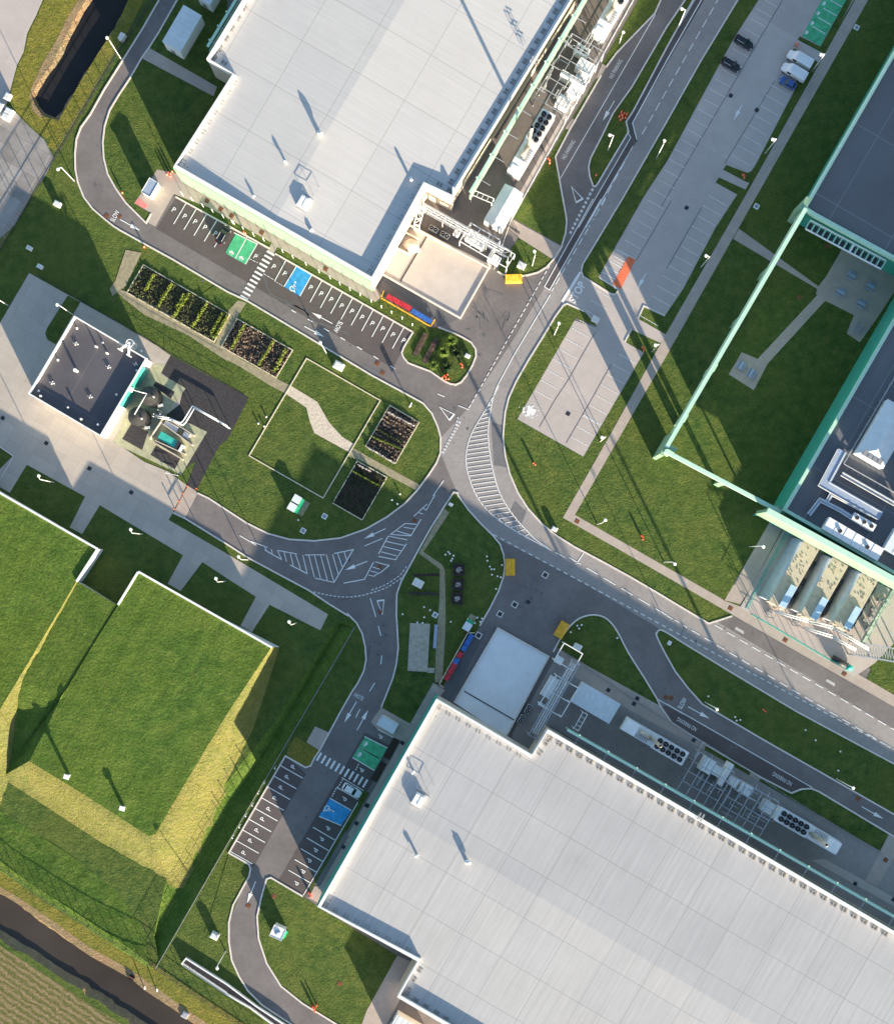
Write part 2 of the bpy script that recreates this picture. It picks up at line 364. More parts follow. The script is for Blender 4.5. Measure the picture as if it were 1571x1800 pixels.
def jag(pts, step, amt):                                           # break a bank line into uneven short runs
    o = []
    for i in range(len(pts)):
        a, b = Vector(pts[i]), Vector(pts[(i + 1) % len(pts)]); n = max(1, int((b - a).length / step)) if (b - a).length < 40 else 1
        for k in range(n):
            q = a.lerp(b, k / n); o.append((q.x + random.uniform(-amt, amt), q.y + random.uniform(-amt, amt)))
    return o
pw = jag(pw, 1.2, .22); cw = jag(cw, 1.2, .22)
ph = offset(pw, lambda i, q: 1.9 + random.uniform(-.3, .3)); ch = offset(cw, lambda i, q: 1.5 + random.uniform(-.25, .25))
g = MB(); DL = [(592, 1092), (484, 1268), (380, 1400), (294, 1542), (270, 1646)]; DR_ = [(280, 1692), (392, 1495), (492, 1324), (596, 1148), (622, 1103)]; DM = [(271, 1650), (322, 1562), (407, 1413), (494, 1275), (598, 1096)]
outer = [(-420, -420), (420, -420), (420, 420), (-420, 420)]
loops = [outer, ph, ch, wp(DL + DR_)]; flat = [p for l in loops for p in l]
tri = tessellate_polygon([[Vector((p[0], p[1], 0)) for p in l] for l in loops])
fs = []
for t in tri:
    a, b, c = (flat[t[0]], flat[t[1]], flat[t[2]])
    cr = (b[0] - a[0]) * (c[1] - a[1]) - (b[1] - a[1]) * (c[0] - a[0])
    fs.append(tuple(t) if cr > 0 else tuple(t)[::-1])
g.add([(p[0], p[1], 0) for p in flat], fs)
struct(g.build('ground', 'grass'))
def ring(top, bot, z0, z1, name, mat):
    n = len(top); m = MB(); m.add([(p[0], p[1], z0) for p in top] + [(p[0], p[1], z1) for p in bot], [(i, (i + 1) % n, n + (i + 1) % n, n + i) for i in range(n)]); struct(m.build(name, mat))
dm = MB(); nD = 6
for r0, r1, z0, z1 in ((DL, DM[::-1], 0, -1.35), (DM, DR_, -1.35, 0)):
    vs = [(*W(*p)[:2], z0) for p in r0] + [(*W(*p)[:2], z1) for p in r1]; dm.add(vs, [(i, i + 1, 6 + i, 5 + i) for i in range(4)])
dm.add([(*W(*p)[:2], z) for p, z in ((DL[0], 0), (DR_[-1], 0), (DM[-1], -1.35), (DL[-1], 0), (DR_[0], 0), (DM[0], -1.35))], [(0, 1, 2), (3, 4, 5)])
o_ = dm.build('grass_ditch', 'grass_dark'); bm = bmesh.new(); bm.from_mesh(o_.data); bmesh.ops.recalc_face_normals(bm, faces=bm.faces)
for f_ in bm.faces:
    if f_.normal.z < 0: f_.normal_flip()
bm.to_mesh(o_.data); bm.free(); struct(o_)
ring(ph, pw, 0, -1.0, 'pond_bank', 'reed'); ring(ch, cw, 0, -1.0, 'canal_bank', 'reed')
struct(MB().sheet(pw, -.95).build('pond_water', 'water')); struct(MB().sheet(cw, -.95).build('canal_water', 'water2'))

M['asphalt_patch'] = asphalt('repaired_asphalt', (.15, .145, .15), .12, .1)
Z_ASP, Z_ASP2, Z_ASP3, Z_LOT, Z_LAWN, Z_PATH, Z_MARK = .010, .018, .026, .034, .044, .056, .068
SN = [0]
def sheet(name, pts, z, mat, kind='structure'):
    SN[0] += 1; z += SN[0] * 6e-5
    o = MB().sheet(wp(pts), z).build(name, mat); return struct(o, kind)
KERB = MB()
def kerb(pts, w=.34, h=.14): KERB.band(wp(pts), w, 0, h)

# far field, verges, canal banks, public road, old slab yard (top left)
sheet('stubble_field', [(-900, 1062), (-400, 1392), (0, 1662), (150, 1760), (254, 1826), (654, 2090), (1000, 2330), (-900, 3200)], .01, 'field')
sheet('canal_verge', T('a4', [(-400, 190), (0, 470), (330, 690), (700, 930), (1060, 1160), (1571, 1490), (1900, 1700), (1800, 1830), (1330, 1530), (1200, 1440), (1010, 1320), (900, 1230), (620, 1075), (370, 890), (120, 715), (0, 640), (-400, 370)]), .02, 'verge')
sheet('reed_margin', T('a4', [(-400, 330), (0, 620), (120, 690), (370, 860), (620, 1040), (900, 1195), (1010, 1270), (1330, 1500), (1700, 1740), (1700, 1800), (1330, 1560), (1200, 1470), (1010, 1345), (900, 1255), (620, 1100), (370, 915), (120, 740), (0, 665), (-400, 395)]), .03, 'reed')
sheet('pond_verge', T('a0', [(320, -30), (260, 110), (200, 230), (172, 360), (128, 450), (90, 590), (75, 650), (110, 760), (200, 850), (320, 960), (370, 930), (400, 830), (300, 800), (240, 720), (225, 650), (260, 580), (360, 440), (520, 130), (610, -30)]), .02, 'verge')
sheet('reed_margin', T('a0', [(560, -30), (470, 120), (390, 280), (300, 430), (235, 570), (205, 660), (225, 760), (280, 815), (300, 800), (240, 720), (225, 650), (260, 580), (360, 440), (520, 130), (610, -30)]), .03, 'reed')
sheet('pond_verge', T('a0', [(900, -30), (800, 190), (690, 350), (560, 560), (430, 790), (380, 880), (330, 1010), (400, 1060), (520, 850), (640, 640), (800, 380), (900, 190), (1010, -30)]), .02, 'verge')
sheet('public_road', T('a0', [(-900, -30), (310, -30), (250, 110), (190, 230), (165, 360), (120, 450), (82, 590), (66, 650), (20, 820), (-900, 900)]), .03, 'lot')
sheet('old_slab_yard', T('a0', [(-900, 830), (20, 800), (110, 775), (200, 870), (310, 965), (372, 1085), (325, 1200), (240, 1310), (180, 1420), (100, 1560), (-60, 1700), (-900, 1900)]), .024, 'oldslab')

# asphalt
Wedge = T('a0', [(1130, -60), (1100, 0), (985, 200), (850, 415), (720, 620), (625, 790), (560, 880), (530, 960), (520, 1060), (522, 1170), (540, 1260), (580, 1360), (640, 1440), (720, 1510), (790, 1565)]) + T('a1', [(830, 215), (1000, 310), (1200, 420), (1571, 640)]) + T('b1', [(140, 705)])
Gard = T('b1', [(140, 705), (400, 860), (700, 1040), (1000, 1220), (1250, 1355), (1350, 1410), (1410, 1480), (1450, 1571)]) + T('b2', [(1470, 270), (1468, 380), (1440, 450), (1380, 540), (1310, 635), (1220, 730), (1100, 820), (950, 905), (780, 965), (600, 985), (430, 975), (280, 935), (130, 860), (0, 775)]) + T('a2', [(1440, 690), (1365, 655)])
South = T('a2', [(1195, 790), (1280, 830), (1571, 1010)]) + T('b2', [(140, 1100), (400, 1240), (560, 1325), (700, 1420), (830, 1500)]) + T('b3', [(830, 115), (890, 175), (930, 250), (950, 340), (957, 430), (940, 510), (900, 590), (860, 650), (780, 790), (640, 1050), (600, 1110), (575, 1162), (540, 1175), (400, 1095)]) + T('b4', [(10, 390), (100, 440), (150, 470), (160, 500), (150, 550), (100, 640), (40, 750), (10, 870), (10, 1000), (30, 1130), (80, 1240), (140, 1340), (240, 1440), (330, 1500), (440, 1571), (600, 1680)])
sheet('asphalt', Wedge + Gard[-1:] + South + [(700, 1900), (1750, 1900), (1750, -80), (700, -80), (330, -80)], Z_ASP, 'asphalt')
kerb(Wedge[:-1] + Gard); kerb(South)
L3k = T('c1', [(890, 775), (770, 722), (745, 735), (690, 810), (600, 960), (500, 1120), (420, 1260), (370, 1370), (345, 1470), (335, 1571)]) + T('c2', [(330, 270), (345, 400), (375, 520), (430, 650), (500, 760), (600, 870), (700, 950), (820, 1025), (1000, 1120), (1200, 1230), (1380, 1335), (1571, 1450)]) + [(1245, 1096), (1286, 1083)]
sheet('main_road', [(965, 509), (1029, 400), (1119, 246), (1111, 216), (1240, -5), (1255, -30), (1315, -30), (1021, 470), (985, 538)] + L3k[3:-1] + [(1286, 1083), (1571, 1243), (1750, 1345), (1750, 1446), (1571, 1343), (1400, 1251), (1285, 1182), (1164, 1108), (1100, 1070), (1000, 1010), (870, 945), (846, 921), (823, 896), (805, 871), (776, 800), (774, 770), (820, 720), (900, 600), (957, 505)], Z_ASP2, 'asphalt_main')
sheet('cycle_lane', [(956.6, 504), (965.5, 509), (1029, 400), (1119, 246), (1111, 216), (1200, 61), (1240, -5), (1255, -30), (1230, -30), (1222, -8), (1171, 84), (1112, 196), (1100, 214), (1104, 232), (1108, 242), (1016, 400)], Z_ASP3, 'asphalt_dark')
sheet('bus_lane', [(1262, 1094), (1286, 1083), (1571, 1243), (1750, 1345), (1750, 1385), (1571, 1282)], Z_ASP3, 'asphalt')
# parking bays are laid in a darker asphalt
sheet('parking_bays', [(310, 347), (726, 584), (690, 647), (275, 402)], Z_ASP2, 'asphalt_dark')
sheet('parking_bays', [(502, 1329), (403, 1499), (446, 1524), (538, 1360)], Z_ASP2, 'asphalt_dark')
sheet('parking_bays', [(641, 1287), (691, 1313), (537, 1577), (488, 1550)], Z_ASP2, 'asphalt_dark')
sheet('loading_road', [(664, 487), (760, 590), (829, 585), (960, 505), (905, 480), (861, 470), (809, 558), (740, 520)], Z_ASP2, 'asphalt')
sheet('no_parking_lane', [(1000, 345), (975, 277), (1060, 120), (1165, -10), (1208, -10), (1110, 153), (1034, 293), (1042, 327)], Z_ASP2, 'asphalt')
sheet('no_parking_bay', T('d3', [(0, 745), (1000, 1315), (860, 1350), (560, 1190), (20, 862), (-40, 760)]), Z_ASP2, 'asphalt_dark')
sheet('bin_store_road', [(664, 487), (760, 566), (770, 575), (809, 560), (672, 482)], Z_ASP3, 'asphalt_black')
sheet('bin_store_road', [(836, 1114), (856, 1108), (790, 1236), (772, 1222)], Z_ASP3, 'asphalt_black')

for q in ([(863, 742), (884, 748), (887, 800), (893, 822), (868, 818), (866, 790)], [(905, 880), (925, 900), (915, 925), (893, 905)], [(640, 640), (668, 655), (660, 668), (632, 652)]): sheet('asphalt_patch', q, Z_ASP3 + .001, 'asphalt_patch')
# car parks
sheet('car_park', [(1345, -30), (1051, 487), (1080, 510), (1024, 483), (1010, 487), (985, 538), (1048, 577), (1000, 560), (905, 738), (1026, 806), (1135, 622), (1100, 601), (1130, 562), (1175, 592), (1300, 400), (1320, 300), (1420, 150), (1530, -30)], Z_LOT - .004, 'lot')
sheet('path', [(1109, 579), (1121, 560), (1171, 589), (1160, 603)], Z_PATH, 'lot')
# lawns
LAWN = {}
def lawn(name, pts, k=None, mat='grass', closed=False):
    sheet(name, pts, Z_LAWN, mat)
    if k: kerb(k)
lawn('lawn', Gard + [(325, 852), (285, 760), (290, 560), (380, 500)])
lawn('lawn', T('a0', [(1225, -30), (1225, 0), (1100, 220), (1030, 330), (980, 400), (900, 540), (820, 660), (760, 760), (725, 870), (712, 980), (718, 1090), (745, 1200), (800, 1300), (870, 1400), (950, 1480), (1010, 1540), (1045, 1475), (980, 1440), (930, 1400), (1040, 1250), (1085, 1180), (1215, 1215), (1571, 700), (1571, -30)]), T('a0', [(1240, -30), (1225, 0), (1100, 220), (1030, 330), (980, 400), (900, 540), (820, 660), (760, 760), (725, 870), (712, 980), (718, 1090), (745, 1200), (800, 1300), (870, 1400), (950, 1480), (1010, 1540), (1045, 1475)]))
L2 = [(805, 871), (823, 896), (846, 921.5), (866, 941), (879, 957), (885, 975), (887, 993), (885, 1013), (876, 1039), (861, 1069), (843, 1100), (836, 1112), (779, 1206), (761, 1200), (721, 1271)]
L2b = T('b3', [(1060, 760), (1100, 660), (1140, 560), (1165, 460), (1178, 350), (1172, 230), (1165, 120)]) + T('b2', [(1168, 1350), (1200, 1260), (1250, 1170), (1310, 1060), (1400, 900), (1500, 740), (1560, 650), (1588, 655)])
lawn('lawn', L2 + L2b, L2b + L2[:11])
lawn('lawn', L3k + [(1480, 800), (1750, 450), (1750, -80), (1545, -80), (1300, 350), (1200, 508), (1146, 626), (1131, 620), (1025, 803), (909, 737), (1012, 559), (1050, 575)], L3k)
L4 = [(1312, -30), (1296, 0), (1229.6, 109.5), (1171, 214), (1093, 350), (1024, 464), (1021, 476), (1024, 486), (1050, 502), (1072, 516), (1080, 518), (1086, 511)]
lawn('lawn', L4 + [(1051, 488), (1128, 350), (1171, 285), (1288, 69), (1352, -30)], L4)
lawn('lawn', [(1121, 560), (1131, 538), (1168, 555), (1200, 508), (1257, 400), (1295, 342), (1257, 321), (1263, 312), (1311, 334), (1171, 589)], [(1121, 560), (1131, 538), (1168, 555)])
lawn('lawn', [(1270, 298), (1276, 290), (1313, 304), (1322, 300), (1400, 150), (1390, 92), (1395, 85), (1436, 108), (1440, 118), (1320, 322), (1311, 320)])
lawn('lawn', [(1401, 70), (1405, 64), (1441, 82), (1492, -10), (1502, -10), (1450, 92), (1446, 94)])
lawn('lawn', [(1098, 601), (1109, 579), (1159, 602), (1146, 626), (1131, 620)], [(1098, 601), (1109, 579)])
L6 = smooth([(1186, 1180), (1166, 1144), (1154, 1119), (1154, 1112), (1164, 1108), (1200, 1130)], 4) + [(1285, 1182), (1400, 1251), (1571, 1343), (1750, 1446)]
L6b = [(1750, 1540), (1571, 1432), (1451, 1363), (1349, 1305), (1255, 1250), (1234, 1238), (1209, 1210), (1186, 1180)]
lawn('lawn', L6 + L6b, L6 + L6b)
L5 = [(985, 1121)] + smooth([(1001, 1101), (1016, 1088), (1037, 1081), (1057, 1083), (1072, 1093), (1085, 1111), (1105, 1149), (1131, 1190), (1154, 1228)], 3) + [(1160, 1241)]
lawn('lawn', L5 + [(1042, 1176), (1001, 1152), (977, 1137)], [(972, 1146)] + L5 + [(1180, 1270), (1240, 1308)])
lawn('lawn', [(1240, 1311), (1319, 1355), (1316, 1363), (1237, 1317)])
L7 = [(1336, 1366), (1390, 1394), (1408, 1387), (1425, 1386), (1438, 1391), (1571, 1471), (1640, 1512)]
lawn('lawn', L7 + [(1620, 1530), (1562, 1466), (1548, 1497), (1375, 1397), (1334, 1373)], [(1240, 1309)] + L7)
L8 = [(1000, 230), (976, 276), (988, 344), (995, 382), (995.5, 392), (993.5, 411), (987, 431.5)]
lawn('lawn', L8 + [(902, 384), (965, 275), (993, 226)], L8)
lawn('lawn', [(1047, 139), (1055, 135), (1014, 211), (1005, 208)], [(1056, 133), (1000, 230)])
LC = [(1175, -30), (1161, 0), (1150, 24), (1082.6, 94), (1065, 118)]
lawn('lawn', LC + [(1058, 112), (1121, 0), (1138, -30)], LC)
L9 = [(976, 452), (969, 460), (960, 470), (945, 479), (926, 484), (907, 486), (884, 483), (874, 477)]
lawn('lawn', [(912, 418), (969, 455)] + L9[1:] + [(895, 440)], [(988, 432)] + L9)
M1 = [(1050, 323), (1046, 328), (1042, 327), (1036, 310), (1034, 293), (1038, 277), (1055, 244), (1077, 199), (1110, 153), (1171, 48), (1209, -8), (1218, -24)]
M1b = [(1232, -24), (1222, -8), (1171, 84), (1112, 196), (1100, 214), (1104, 232), (1050, 323)]
lawn('lawn', M1 + M1b, M1 + M1b)
lawn('lawn', [(1573, 1030), (1519, 1130), (1505, 1158), (1530, 1177), (1520, 1197), (1552, 1216), (1600, 1243), (1800, 1355), (1800, 1030)])
# flower island at the end of the bays, grass strips beside building fronts
FI = [(726, 584), (710, 610), (706, 620), (709, 628), (717, 638)] + T('b1', [(1400, 1190), (1500, 1260), (1540, 1277), (1571, 1280)]) + T('c1', [(0, 1283), (40, 1265), (80, 1215), (120, 1145), (143, 1085), (140, 1035), (110, 990), (60, 960), (0, 930)]) + [(770, 575)]
lawn('lawn', FI + [(757, 577)], FI)
lawn('lawn', [(313, 333), (480, 428), (474, 436), (309, 346)], [(309, 346), (474, 437)])
lawn('lawn', [(488, 434), (668, 532), (660, 520), (757, 577), (726, 584), (484, 446)], [(484, 446), (726, 584)])
lawn('lawn', [(403, 1499), (425, 1512), (441, 1527), (425, 1563), (403, 1622), (403, 1655), (360, 1640)])
GB = T('b4', [(520, 690), (300, 560), (270, 570), (235, 690), (205, 830), (215, 980), (270, 1150), (370, 1310), (520, 1430), (750, 1571), (900, 1660)])
lawn('lawn', GB + T('b4', [(960, 1600), (960, 1480), (1175, 1100), (640, 770)]), GB)
sheet('planted_strip', T('b3', [(1145, 965), (1190, 990), (1120, 1125), (1075, 1100)]), Z_LAWN, 'soil')
sheet('planted_strip', T('b3', [(1060, 1130), (1100, 1150), (1030, 1280), (985, 1255)]), Z_LAWN, 'soil')
sheet('planted_strip', T('b3', [(940, 1330), (980, 1350), (820, 1620), (790, 1600)]), Z_LAWN, 'grass')
sheet('planted_strip', T('b4', [(905, 40), (935, 20), (585, 640), (545, 680)]), Z_LAWN + .002, 'grass')
sheet('planted_strip', T('b3', [(465, 960), (640, 1060), (600, 1110), (575, 1162), (540, 1173), (400, 1095)]), Z_LAWN, 'verge')

# paths and paved areas
sheet('path', T('a0', [(1030, 330), (1500, 600), (1475, 665), (985, 405)]), Z_PATH, 'pave')
sheet('paved_apron', T('a0', [(1085, 1170), (1230, 1200), (1571, 1400), (1571, 1480), (1200, 1340), (1195, 1350), (1075, 1565), (1010, 1530), (1045, 1472), (930, 1400), (1040, 1250)]), Z_PATH - .004, 'pave')
sheet('path', [(308, 305), (660, 505), (672, 520), (660, 531), (650, 526), (488, 434), (481, 447), (471, 441), (478, 427), (318, 337)], Z_PATH - .008, 'pave')
sheet('path', [(1502, 0), (1518, -30), (1540, -30), (1525, 0), (1326, 350), (1171, 625), (1099, 750), (1010, 905), (1262, 1049), (1273, 1056), (1300, 1066), (1436, 1143), (1571, 1222), (1750, 1324), (1750, 1345), (1571, 1243), (1296, 1086), (1105, 976), (989, 910), (1080, 750), (1171, 585), (1306, 350)], Z_PATH, 'pave')
sheet('path', [(1298, 402), (1437, 503), (1437, 509), (1288, 420)], Z_PATH, 'pave')
sheet('patio', [(1483, 431), (1451, 486), (1437, 504), (1433, 516), (1436, 520), (1448, 528), (1500, 554), (1487, 586), (1510, 602), (1540, 560), (1600, 470)], Z_PATH - .006, 'pave')
sheet('path', [(1436, 518), (1450, 528), (1346, 642), (1331, 631)], Z_PATH, 'pave')
sheet('patio', [(1303, 619), (1280, 658), (1324, 686), (1347, 642), (1331, 631)], Z_PATH - .004, 'pave')
sheet('path', [(1354, 914), (1376, 926), (1322, 1028), (1300, 1062), (1273, 1055)], Z_PATH - .006, 'pave')
sheet('path', T('c1', [(395, 140), (720, 320), (735, 322), (700, 395), (665, 412), (440, 267), (360, 190)]), Z_PATH, 'pave')
for q in ([(1005, 209), (1014, 212), (1000, 229), (993, 226)], [(1058, 112), (1066, 117), (1056, 134), (1047, 139)], [(1316, 1363), (1319, 1355), (1336, 1366), (1334, 1373)]): sheet('path', q, Z_PATH, 'pave')
sheet('path', [(982, 1140), (1001, 1152), (1042, 1176), (1160, 1241), (1180, 1270), (1240, 1310), (1237, 1318), (1130, 1262), (992, 1180)], Z_PATH - .006, 'pave')
sheet('path', T('b3', [(1420, 590), (1500, 640), (1440, 720), (1290, 970), (1200, 1110), (930, 1571), (870, 1680), (830, 1640), (1200, 990), (1040, 920), (990, 860), (1060, 760), (1260, 872)]), Z_PATH, 'pave')
sheet('path', T('b4', [(960, 60), (1010, 60), (640, 740), (560, 700), (600, 620), (640, 620)]), Z_PATH + .004, 'pave')
sheet('path', T('b3', [(605, 890), (705, 935), (640, 1060), (545, 1000)]), Z_PATH, 'pave')
sheet('path', T('b4', [(1170, 1100), (1320, 1160), (1100, 1571), (1040, 1700), (880, 1700), (960, 1480)]), Z_PATH, 'pave')
sheet('path', T('d4', [(1535, 255), (1640, 310), (1450, 620), (1370, 580)]), Z_PATH, 'pave')
# garden paths
GP = [(435, 640), (330, 560), (220, 505)]
sheet('gravel_path', T('a1', [(870, 350), (980, 370), (870, 600), (780, 670), (760, 620), (800, 560)]), Z_PATH, 'gravelpath')
sheet('gravel_path', T('a1', [(780, 610), (880, 640), (1100, 755), (1300, 880), (1475, 990), (1571, 1050), (1571, 1120), (1300, 940), (1000, 800), (860, 690)]) + [], Z_PATH + .004, 'gravelpath')
sheet('gravel_path', T('b1', [(0, 1040), (100, 1110), (330, 1235), (440, 1290), (405, 1345), (300, 1290), (100, 1165), (0, 1110)]), Z_PATH + .004, 'gravelpath')
sheet('gravel_path', T('b1', [(0, 780), (70, 700), (130, 715), (60, 830), (0, 940), (-50, 1050), (-90, 1020)]), Z_PATH, 'gravelpath')
sheet('rubble_path', T('b1', [(440, 1290), (620, 1400), (700, 1540), (790, 1640), (870, 1690), (835, 1745), (600, 1615), (570, 1540), (545, 1440), (405, 1345)]), Z_PATH + .008, 'limestone')
sheet('gravel_path', T('b2', [(870, 345), (1000, 420), (1130, 490), (1330, 600), (1310, 640), (1100, 530), (940, 440), (835, 400)]), Z_PATH + .004, 'gravelpath')
sheet('gravel_path', T('b2', [(1490, 760), (1530, 790), (1420, 960), (1350, 1060), (1480, 1150), (1500, 1190), (1505, 1560), (1460, 1571), (1465, 1180), (1320, 1070)]), Z_PATH, 'gravelpath')
sheet('gravel_path', T('b3', [(1465, -10), (1505, -10), (1500, 300), (1480, 590), (1430, 585), (1440, 300)]), Z_PATH + .002, 'gravelpath')
# service yard of the small building, left
sheet('service_yard', [(52, 480), (143, 531), (229, 579), (257, 594), (300, 625), (328, 655), (316, 711)] + T('a2', [(850, 340), (1000, 440), (1160, 505), (1290, 600), (1195, 790), (1165, 840), (1571, 1075)]) + [(577, 1080), (563, 1108), (474, 1063), (443, 1111), (423, 1100), (450, 1049), (400, 1017), (356, 988), (318, 1039), (295, 1026), (322, 976), (176, 888), (145, 939), (123, 927), (150, 873), (48, 817), (18, 866), (-20, 845), (23, 802), (0, 785), (-80, 740), (-60, 672), (0, 569)], Z_PATH - .010, 'concrete')
kerb(T('a2', [(0, 335), (95, 400), (75, 440), (0, 570)]), .2, .08)
sheet('lawn', T('a1', [(470, 665), (558, 712), (500, 810), (390, 1005), (330, 970), (315, 930), (325, 895)]), Z_LAWN + .012, 'grass')
sheet('gravel_yard', T('a1', [(1180, 1080), (1571, 1290), (1720, 1370), (1571, 1660), (1250, 1880), (1000, 1640), (1240, 1420), (1275, 1310), (1110, 1200)]), Z_PATH, 'gravel')
sheet('gravel_yard', T('a2', [(1571, 190), (1690, 30), (1560, 240), (1355, 640), (1290, 600), (1430, 240)]), Z_PATH + .004, 'gravel')
sheet('gate_apron', T('a2', [(1300, 600), (1368, 652), (1280, 825), (1200, 790)]), Z_PATH, 'pave')

# generator yards
sheet('generator_yard', [(1040, -60), (1118, -60), (1116, 0), (897, 390), (872, 476), (672, 482), (749, 325), (790, 350)], Z_ASP3 + .002, 'asphalt')
sheet('yard_apron', [(1112, 0), (1140, -60), (1125, -60), (1104, 0), (918, 330), (890, 380), (897, 392)], Z_PATH - .008, 'lot')
sheet('generator_yard', [(966, 1275), (900, 1370), (900, 1290), (985, 1140), (1130, 1258), (1560, 1500), (1700, 1580), (1700, 1720), (1571, 1640)], Z_ASP3 + .002, 'asphalt_main')
sheet('yard_apron', T('d4', [(1090, 430), (1380, 590), (1571, 700), (1800, 840), (1800, 890), (1571, 760), (1000, 440)]), Z_PATH - .008, 'lot')
sheet('generator_yard', [(1376, 930), (1571, 1040), (1571, 1130), (1536, 1166), (1500, 1190), (1300, 1068)], Z_ASP3 + .03, 'lot')
# ------------------------------------------------------------------ road paint
PAINT = MB(); GREEN = MB(); BLUE = MB(); ORNG = MB(); REDP = MB()
def line(pts, w=.14, z=Z_MARK): PAINT.band(wp(pts), w, z - .004, z)
def dash(a, b, on, off, w=.14, z=Z_MARK, start=0):
    A, B = W(*a), W(*b); d = (B - A); L = d.length; d /= L; s = start
    while s < L - .2:
        e = min(L, s + on); p, q = A + d * s, A + d * e; PAINT.band([p[:2], q[:2]], w, z - .004, z); s += on + off
def dashpoly(pts, on, off, w=.14):
    P = [W(*p) for p in pts]; acc = 0; 
    cum = [0]
    for i in range(len(P) - 1): cum.append(cum[-1] + (P[i + 1] - P[i]).length)
    def at(s):
        for i in range(len(P) - 1):
            if s <= cum[i + 1] + 1e-6: return P[i].lerp(P[i + 1], (s - cum[i]) / max(1e-6, cum[i + 1] - cum[i]))
        return P[-1]
    s = 0
    while s < cum[-1]:
        e = min(cum[-1], s + on); PAINT.band([at(s)[:2], at(e)[:2]], w, Z_MARK - .004, Z_MARK); s += on + off
def poly(pts, mb=PAINT, z=Z_MARK): mb.sheet(wp(pts), z)
def arrow(a, b, w=.2, hw=.85, hl=2.3):
    A, B = W(*a), W(*b); d = (B - A).normalized(); n = Vector((-d.y, d.x, 0)); c = B - d * hl
    PAINT.band([A[:2], c[:2]], w, Z_MARK - .004, Z_MARK)
    PAINT.sheet([tuple((B)[:2]), tuple((c + n * hw / 2 * 1.1)[:2]), tuple((c - n * hw / 2 * 1.1)[:2])], Z_MARK)
TXT = []
def text(s, c, d, size, sx=1.0, mat='paint', z=Z_MARK, name='road_lettering', parent=None, bold=.02):
    cu = bpy.data.curves.new(name, 'FONT'); cu.body = s; cu.size = size; cu.align_x = 'CENTER'; cu.align_y = 'CENTER'; cu.offset = bold
    tmp = bpy.data.objects.new('tmp', cu); COL.objects.link(tmp)
    dg = bpy.context.evaluated_depsgraph_get(); me = bpy.data.meshes.new_from_object(tmp.evaluated_get(dg)); bpy.data.objects.remove(tmp); bpy.data.curves.remove(cu)
    a = iang(*d); mt = Matrix.Translation(W(c[0], c[1]) + Vector((0, 0, z))) @ Matrix.Rotation(a, 4, 'Z') @ Matrix.Diagonal((sx, 1, 1, 1))
    vs = [mt @ v.co for v in me.vertices]; fs = [tuple(p.vertices) for p in me.polygons]
    bpy.data.meshes.remove(me); return vs, fs
def rtext(*a, **k): vs, fs = text(*a, **k); PAINT.add(vs, fs)
# --- upper left car park: bays
uu, vv = (.8632, .5048), (.5048, -.8632)
def off(p, a, b): return (p[0] + uu[0] * a + vv[0] * b, p[1] + uu[1] * a + vv[1] * b)
bayA = Q(230, 250, 7.855, [(765, 845), (905, 925), (1045, 1000), (1190, 1080), (1325, 1165)])
endA = Q(230, 250, 7.855, [(595, 1130), (735, 1210), (875, 1290), (1015, 1370), (1155, 1450)])
for a, b in zip(bayA, endA): line([a, b], .2)
for p in T('a1', [(1200, 75), (1275, 120), (1347, 158), (1415, 197), (1488, 240)]): rtext('P', p, uu, 1.55)
line(T('b1', [(45, 232), (210, 312)]), .2); line(T('b1', [(135, 265), (55, 410)]), .2); line(T('b1', [(205, 312), (125, 450)]), .2)
poly(T('b1', [(60, 235), (205, 315), (122, 450), (0, 382), (-12, 365)]), GREEN, Z_MARK - .006)
line(T('b1', [(405, 420), (325, 568)]), .2); line(T('b1', [(475, 465), (390, 605)]), .2); line(T('b1', [(583, 522), (500, 670)]), .2)
poly(T('b1', [(475, 465), (583, 525), (498, 670), (392, 605)]), BLUE, Z_MARK - .006)
for x in range(9):
    a = (650 + x * 71, 565 + x * 40); line(T('b1', [a, (a[0] - 80, a[1] + 146)]), .2)
for p in T('b1', [(193, 398), (318, 468), (395, 515), (573, 612), (645, 655), (714, 695), (786, 738), (857, 776), (927, 817), (998, 860), (1070, 897), (1140, 938), (1213, 978)]): rtext('P', p, uu, 1.55)
dash((560.9, 468.6), (573.6, 475.9), .35, .2, .12)
dash(T('b1', [(150, 410), (210, 440)])[0], T('b1', [(150, 410), (210, 440)])[1], .7, .2, .12); dash(T('b1', [(250, 515), (325, 560)])[0], T('b1', [(250, 515), (325, 560)])[1], .7, .2, .12); dash(T('b1', [(325, 565), (392, 605)])[0], T('b1', [(325, 565), (392, 605)])[1], .35, .2, .12)
for i in range(12):                                                # zebra crossing
    c = T('b1', [(298 - i * 16.6, 374 + i * 27.9)])[0]; a = off(c, -7.6, 0); b = off(c, 7.6, 0); line([a, b], .46)
arrow(*T('a1', [(830, 140), (970, 218)])); rtext('SLOW', T('a1', [(797, 118)])[0], (-vv[0], -vv[1]) if 0 else vv, 1.5, .62)
arrow(*T('b1', [(725, 860), (580, 782)])); arrow(*T('b1', [(530, 878), (668, 952)])); rtext('SLOW', T('b1', [(762, 880)])[0], (-vv[0], -vv[1]), 1.5, .62)
for a, b in (((440, 765), (472, 784)), ((553, 828), (588, 848)), ((665, 893), (700, 913)), ((780, 955), (812, 975)), ((893, 1018), (928, 1040)), ((1007, 1083), (1042, 1106)), ((1123, 1150), (1157, 1172)), ((1450, 1345), (1497, 1365))): line(T('b1', [a, b]), .2)
